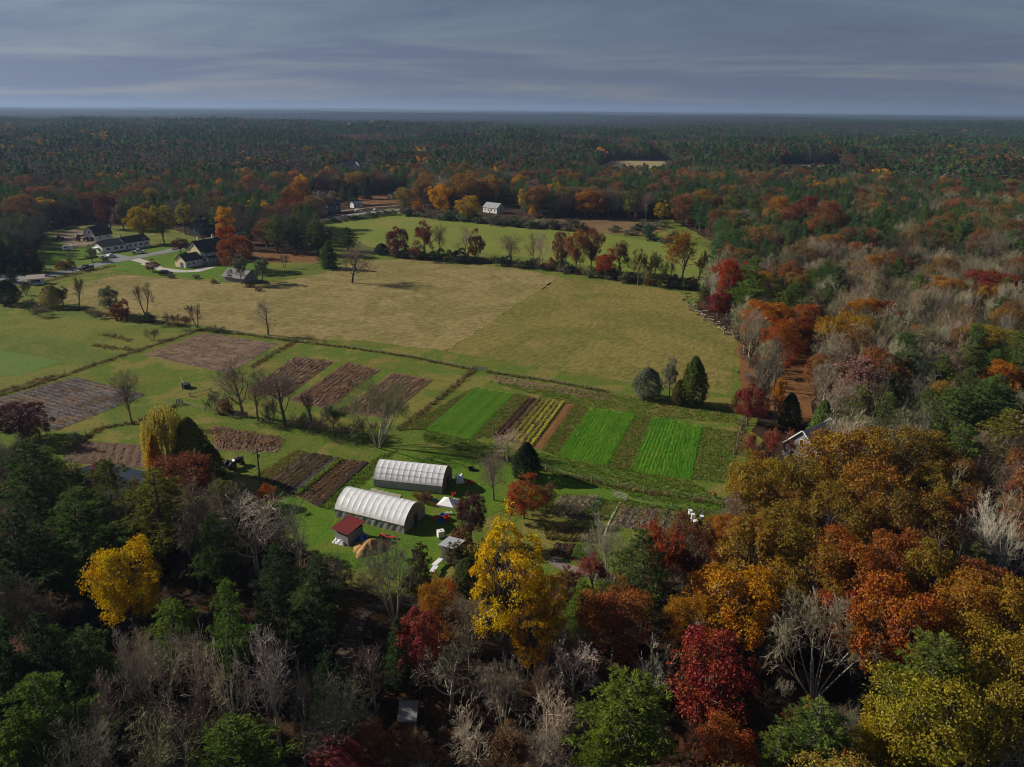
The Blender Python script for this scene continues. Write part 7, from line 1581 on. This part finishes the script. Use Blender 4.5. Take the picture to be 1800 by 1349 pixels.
def add(L, X, Y, k, col, h, lod):
    ii = FI[k] if lod == 0 else FC['pine' if k == 'pine' else 'oak']; j = ii[bw.integers(0, len(ii))]; _, h0, R0 = forms[j]
    s = h/h0; wxy = s*bw.uniform(0.85, 1.2)*((1.45 if k == 'pine' else 1.2) if lod else 1.15)
    if lod and k in ('bare', 'barep'): col = tuple(q*0.62 for q in col)
    m = bw.uniform(0.82, 1.18)*((1.5 if lod else 1.7) if k == 'pine' else 0.75 if k == 'oak' and lod else 1.0); L.append(((X, Y, 0.0), j, (wxy, wxy, s*bw.uniform(0.9, 1.1)), (0, 0, bw.uniform(0, 6.28)), tuple(q*m*bw.uniform(0.92, 1.08) for q in col)))
L = []
for X, Y, k, col, h in far_pts: add(L, X, Y, k, col, h, 0)
x, y = spots(330, 760, 7.2, -0.66, 0.66, 2); x, y = away(x, y)
for X, Y, a_, b_ in zip(x, y, *noises(x, y)):
    k, col, h, _ = pick(X, Y, rg, a_, b_); add(L, X, Y, k, col, h, 0)
for r0, r1, st, sd in ((760, 1500, 9.2, 3), (1500, 3200, 11.5, 4)):
    x, y = spots(r0, r1, st, -0.62, 0.62, sd)
    for X, Y, a_, b_ in zip(x, y, *noises(x, y)):
        k, col, h, _ = pick(X, Y, rg, a_, b_); m_ = 0.6 + 0.8*a_; add(L, X, Y, k, tuple(q*m_ for q in col), h*(0.62 + 0.75*b_)*(1.0 if r1 < 2000 else 1.15), 1)
print('forest instances', len(L))
P_, I_, S_, R_2, T_ = zip(*L)
scatter('forest', P_, I_, S_, R_2, T_, [f[0] for f in forms], 'mixed autumn forest of pines and turning oaks to the horizon', 'forest')
# stands of trees 40 m across for the farthest woods
def stand(seed):
    rg = np.random.default_rng(seed); V = []; F = []; Aq = []; n0 = 0
    for i in range(34):
        ox, oy = rg.uniform(-24, 24, 2); h = rg.uniform(12, 18); R = rg.uniform(3.4, 5.2); pin = rg.random() < 0.6; n = 26
        t = rg.random(n)**0.8; th = rg.uniform(0, 6.283, n); rr = R*((1-t)**0.7 if pin else np.sqrt(np.clip(1-(2*t-1)**2, 0, 1)))*rg.uniform(0.6, 1, n)
        cc = np.stack([ox+np.cos(th)*rr, oy+np.sin(th)*rr, 4+t*(h-4)], 1); v, f, a = leaf_quads(cc, np.stack([np.cos(th), np.sin(th), np.full(n, 0.9)], 1), 1.9, rg, 0.7)
        V.append(v); F.append(f+n0); n0 += len(v); Aq.append(np.clip(a*0.3 + rg.random()*0.7, 0, 1))
    return new_mesh('stand', np.concatenate(V), np.concatenate(F), attr=np.concatenate(Aq), mats=[M['leaf_i']])
L = []
x, y = spots(3150, 11000, 42, -0.62, 0.62, 6)
for X, Y in zip(x, y):
    n2 = float(vnoise(X, Y, 420)); col = [(0.048, 0.080, 0.032), (0.042, 0.072, 0.032), (0.066, 0.064, 0.042), (0.09, 0.058, 0.036)][int(np.clip((n2-0.2)*5 + bw.normal()*0.7, 0, 3))]
    m = bw.uniform(0.85, 1.15); L.append(((X, Y, 0.0), int(bw.integers(0, 4)), (1, 1, bw.uniform(0.85, 1.2)), (0, 0, bw.uniform(0, 6.28)), tuple(q*m for q in col)))
P_, I_, S_, R_2, T_ = zip(*L); print('stands', len(L))
scatter('distant_forest', P_, I_, S_, R_2, T_, [stand(600+i) for i in range(4)], 'far unbroken woodland fading towards the horizon', 'forest')
M['canopy'] = turf('canopy_to_horizon', [(0.035, 0.055, 0.026), (0.05, 0.07, 0.03), (0.075, 0.06, 0.035)], big=0.002, fine=0.02, contrast=0.4, bump=0.0)
g = ring_sheet('woodland_to_horizon', np.geomspace(10800, 42000, 60), 160, -0.75, 0.75, lambda X, Y: hz(X, Y) + 11 + 4*vnoise(X, Y, 60), M['canopy']); tag(g, 'dark woodland at the very horizon', 'forest', kind='stuff')

# ---- undergrowth under the near trees, tufts and seed heads in the grass
us = []
x, y = spots(55, 300, 2.9, -0.62, 0.62, 12)
uf = [joined('brush', 0, M['leaf_i']), joined('brush', 1, M['leaf_i']), joined('shrub', 0, M['leaf_i']), joined('shrub', 1, M['leaf_i'])]
for X, Y in zip(x, y):
    px, py = proj(X, Y)
    if px < -60 or px > 1860 or bw.random() > 0.8 or (505 < px < 660 and py > 1300): continue
    j = int(bw.choice(4, p=[0.36, 0.36, 0.14, 0.14])); s = bw.uniform(0.35, 0.85) if j < 2 else bw.uniform(0.35, 0.9)
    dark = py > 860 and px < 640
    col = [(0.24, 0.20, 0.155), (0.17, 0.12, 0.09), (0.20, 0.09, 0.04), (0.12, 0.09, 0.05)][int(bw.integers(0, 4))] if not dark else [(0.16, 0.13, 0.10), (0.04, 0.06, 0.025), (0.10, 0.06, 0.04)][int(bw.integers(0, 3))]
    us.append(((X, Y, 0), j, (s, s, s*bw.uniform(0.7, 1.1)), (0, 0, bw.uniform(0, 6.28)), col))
P_, I_, S_, R_2, T_ = zip(*us); print('undergrowth', len(us))
scatter('undergrowth', P_, I_, S_, R_2, T_, [f[0] for f in uf], 'low leafless and rusty undergrowth on the woodland floor', 'undergrowth')
def tuft(seed, n, h, w):
    rg = np.random.default_rng(seed); az = rg.uniform(0, 6.283, n); b = np.stack([np.cos(az)*w*rg.random(n), np.sin(az)*w*rg.random(n), np.zeros(n)], 1)
    tip = b + np.stack([np.cos(az)*w*1.3, np.sin(az)*w*1.3, h*rg.uniform(0.6, 1.1, n)], 1)*rg.uniform(0.5, 1, (n, 1)); sd = np.stack([-np.sin(az), np.cos(az), np.zeros(n)], 1)*0.05
    v = np.stack([b-sd, b+sd, tip], 1).reshape(-1, 3); return new_mesh('tuft', v, np.arange(n*3).reshape(n, 3), attr=rg.random(n), mats=[M['leaf_i']])
tufts = [tuft(700+i, 11, 0.42, 0.22) for i in range(3)]
gs = []; rgt = np.random.default_rng(31)
def strew(poly_px, n, cols, smin=0.6, smax=1.2):
    poly = np.array([A(*p)[:2] for p in poly_px]); lo, hi = poly.min(0), poly.max(0); got = 0
    while got < n:
        q = rgt.uniform(lo, hi, (n, 2)); q = q[inside(q[:, 0], q[:, 1], poly)][:n-got]; got += len(q)
        for X, Y in q:
            m = rgt.uniform(0.75, 1.25); cc = cols[int(rgt.integers(0, len(cols)))]; s = rgt.uniform(smin, smax)
            gs.append(((X, Y, 0.06), int(rgt.integers(0, 3)), (s, s, s*rgt.uniform(0.7, 1.2)), (0, 0, rgt.uniform(0, 6.28)), tuple(k*m for k in cc)))
        if len(q) == 0: break
TAN = (0.29, 0.235, 0.085); OLV = (0.18, 0.19, 0.04); GRN = (0.12, 0.21, 0.028); BRN = (0.22, 0.14, 0.06)
strew([(906,692),(932,697),(862,770),(829,773)], 1100, [OLV, TAN, GRN]); strew([(1010,712),(1038,716),(978,803),(953,791)], 1100, [TAN, OLV, GRN]); strew([(1120,729),(1148,733),(1106,829),(1068,820)], 1100, [TAN, OLV, GRN])
strew([(1236,750),(1300,760),(1285,850),(1215,845)], 1500, [GRN, OLV, GRN, TAN]); strew([(800,700),(836,681),(749,756),(700,756)], 1300, [TAN, OLV, GRN]); strew([(1050,690),(1290,720),(1300,745),(1148,733),(1006,712),(860,672)], 2200, [OLV, GRN, GRN, TAN])
strew([(749,757),(829,774),(978,804),(1215,846),(1290,890),(1240,905),(1100,872),(900,815),(740,775)], 2600, [GRN, GRN, GRN, OLV]); strew([(960,925),(1050,930),(1055,955),(960,948)], 900, [TAN, BRN, OLV], 0.8, 1.8); strew([(990,868),(1290,905),(1280,925),(1060,915),(960,905)], 1600, [OLV, GRN, GRN, TAN])
strew([(470,846),(540,796),(520,792),(440,842)], 700, [TAN, OLV]); strew([(560,890),(660,806),(700,790),(640,850),(580,900)], 700, [GRN, OLV]); strew([(730,872),(765,882),(768,892),(735,884)], 160, [TAN, BRN, GRN], 0.8, 1.6)
def along(pix, width, dens, cols, smin=0.8, smax=1.7):
    for p, q in zip(pix, pix[1:]):
        a, b = np.array(A(*p)[:2]), np.array(A(*q)[:2]); L_ = np.linalg.norm(b-a); n = int(L_*dens); t = rgt.random(n)[:, None]; d = (b-a)/L_; Q = a + (b-a)*t + np.array([-d[1], d[0]])*rgt.normal(size=(n, 1))*width
        for X, Y in Q:
            m = rgt.uniform(0.75, 1.25); cc = cols[int(rgt.integers(0, len(cols)))]; s = rgt.uniform(smin, smax)
            gs.append(((X, Y, 0.05), int(rgt.integers(0, 3)), (s, s, s), (0, 0, rgt.uniform(0, 6.28)), tuple(k*m for k in cc)))
DRK = (0.10, 0.075, 0.035)
for pix in ([(-40,706),(60,678),(190,634),(300,598),(352,580)], [(352,580),(440,590),(520,601),(620,613),(720,628),(832,651)], [(520,601),(480,622),(440,648)], [(832,652),(780,695),(720,742),(700,757)], [(1308,735),(1298,770),(1290,800)], [(120,790),(180,752),(235,745),(280,725),(311,712)], [(870,800),(960,828),(1040,848),(1130,866),(1220,880),(1285,890)], [(857,655),(960,670),(1070,690)]): along(pix, 0.45, 9, [TAN, BRN, DRK, OLV])
for pix in ([(30,506),(120,486),(200,468)], [(180,588),(230,600)], [(165,608),(250,618)], [(60,548),(140,545),(225,560),(330,574)], [(0,690),(100,660)]): along(pix, 0.7, 6, [BRN, DRK, TAN], 1.0, 2.0)
P_, I_, S_, R_2, T_ = zip(*gs); print('tufts', len(gs))
scatter('grass_tufts', P_, I_, S_, R_2, T_, tufts, 'rank tufts of tan and green grass round the plots', 'grass')

# ------------------------------------------------------------------ air
HAZE = 0.85e-4
m, n, l = mat('haze'); o = N(n, 'ShaderNodeOutputMaterial'); v = N(n, 'ShaderNodeVolumePrincipled')
v.inputs['Color'].default_value = (0.36, 0.50, 0.78, 1); v.inputs['Density'].default_value = HAZE; v.inputs['Anisotropy'].default_value = 0.2
l.new(v.outputs[0], o.inputs['Volume']); h = MB().box(-43000, -43000, -60, 43000, 43000, 190).build('haze', m); tag(h, kind='stuff')
print('triangles', sum(len(q.loops) - 2*len(q.polygons) for q in bpy.data.meshes))
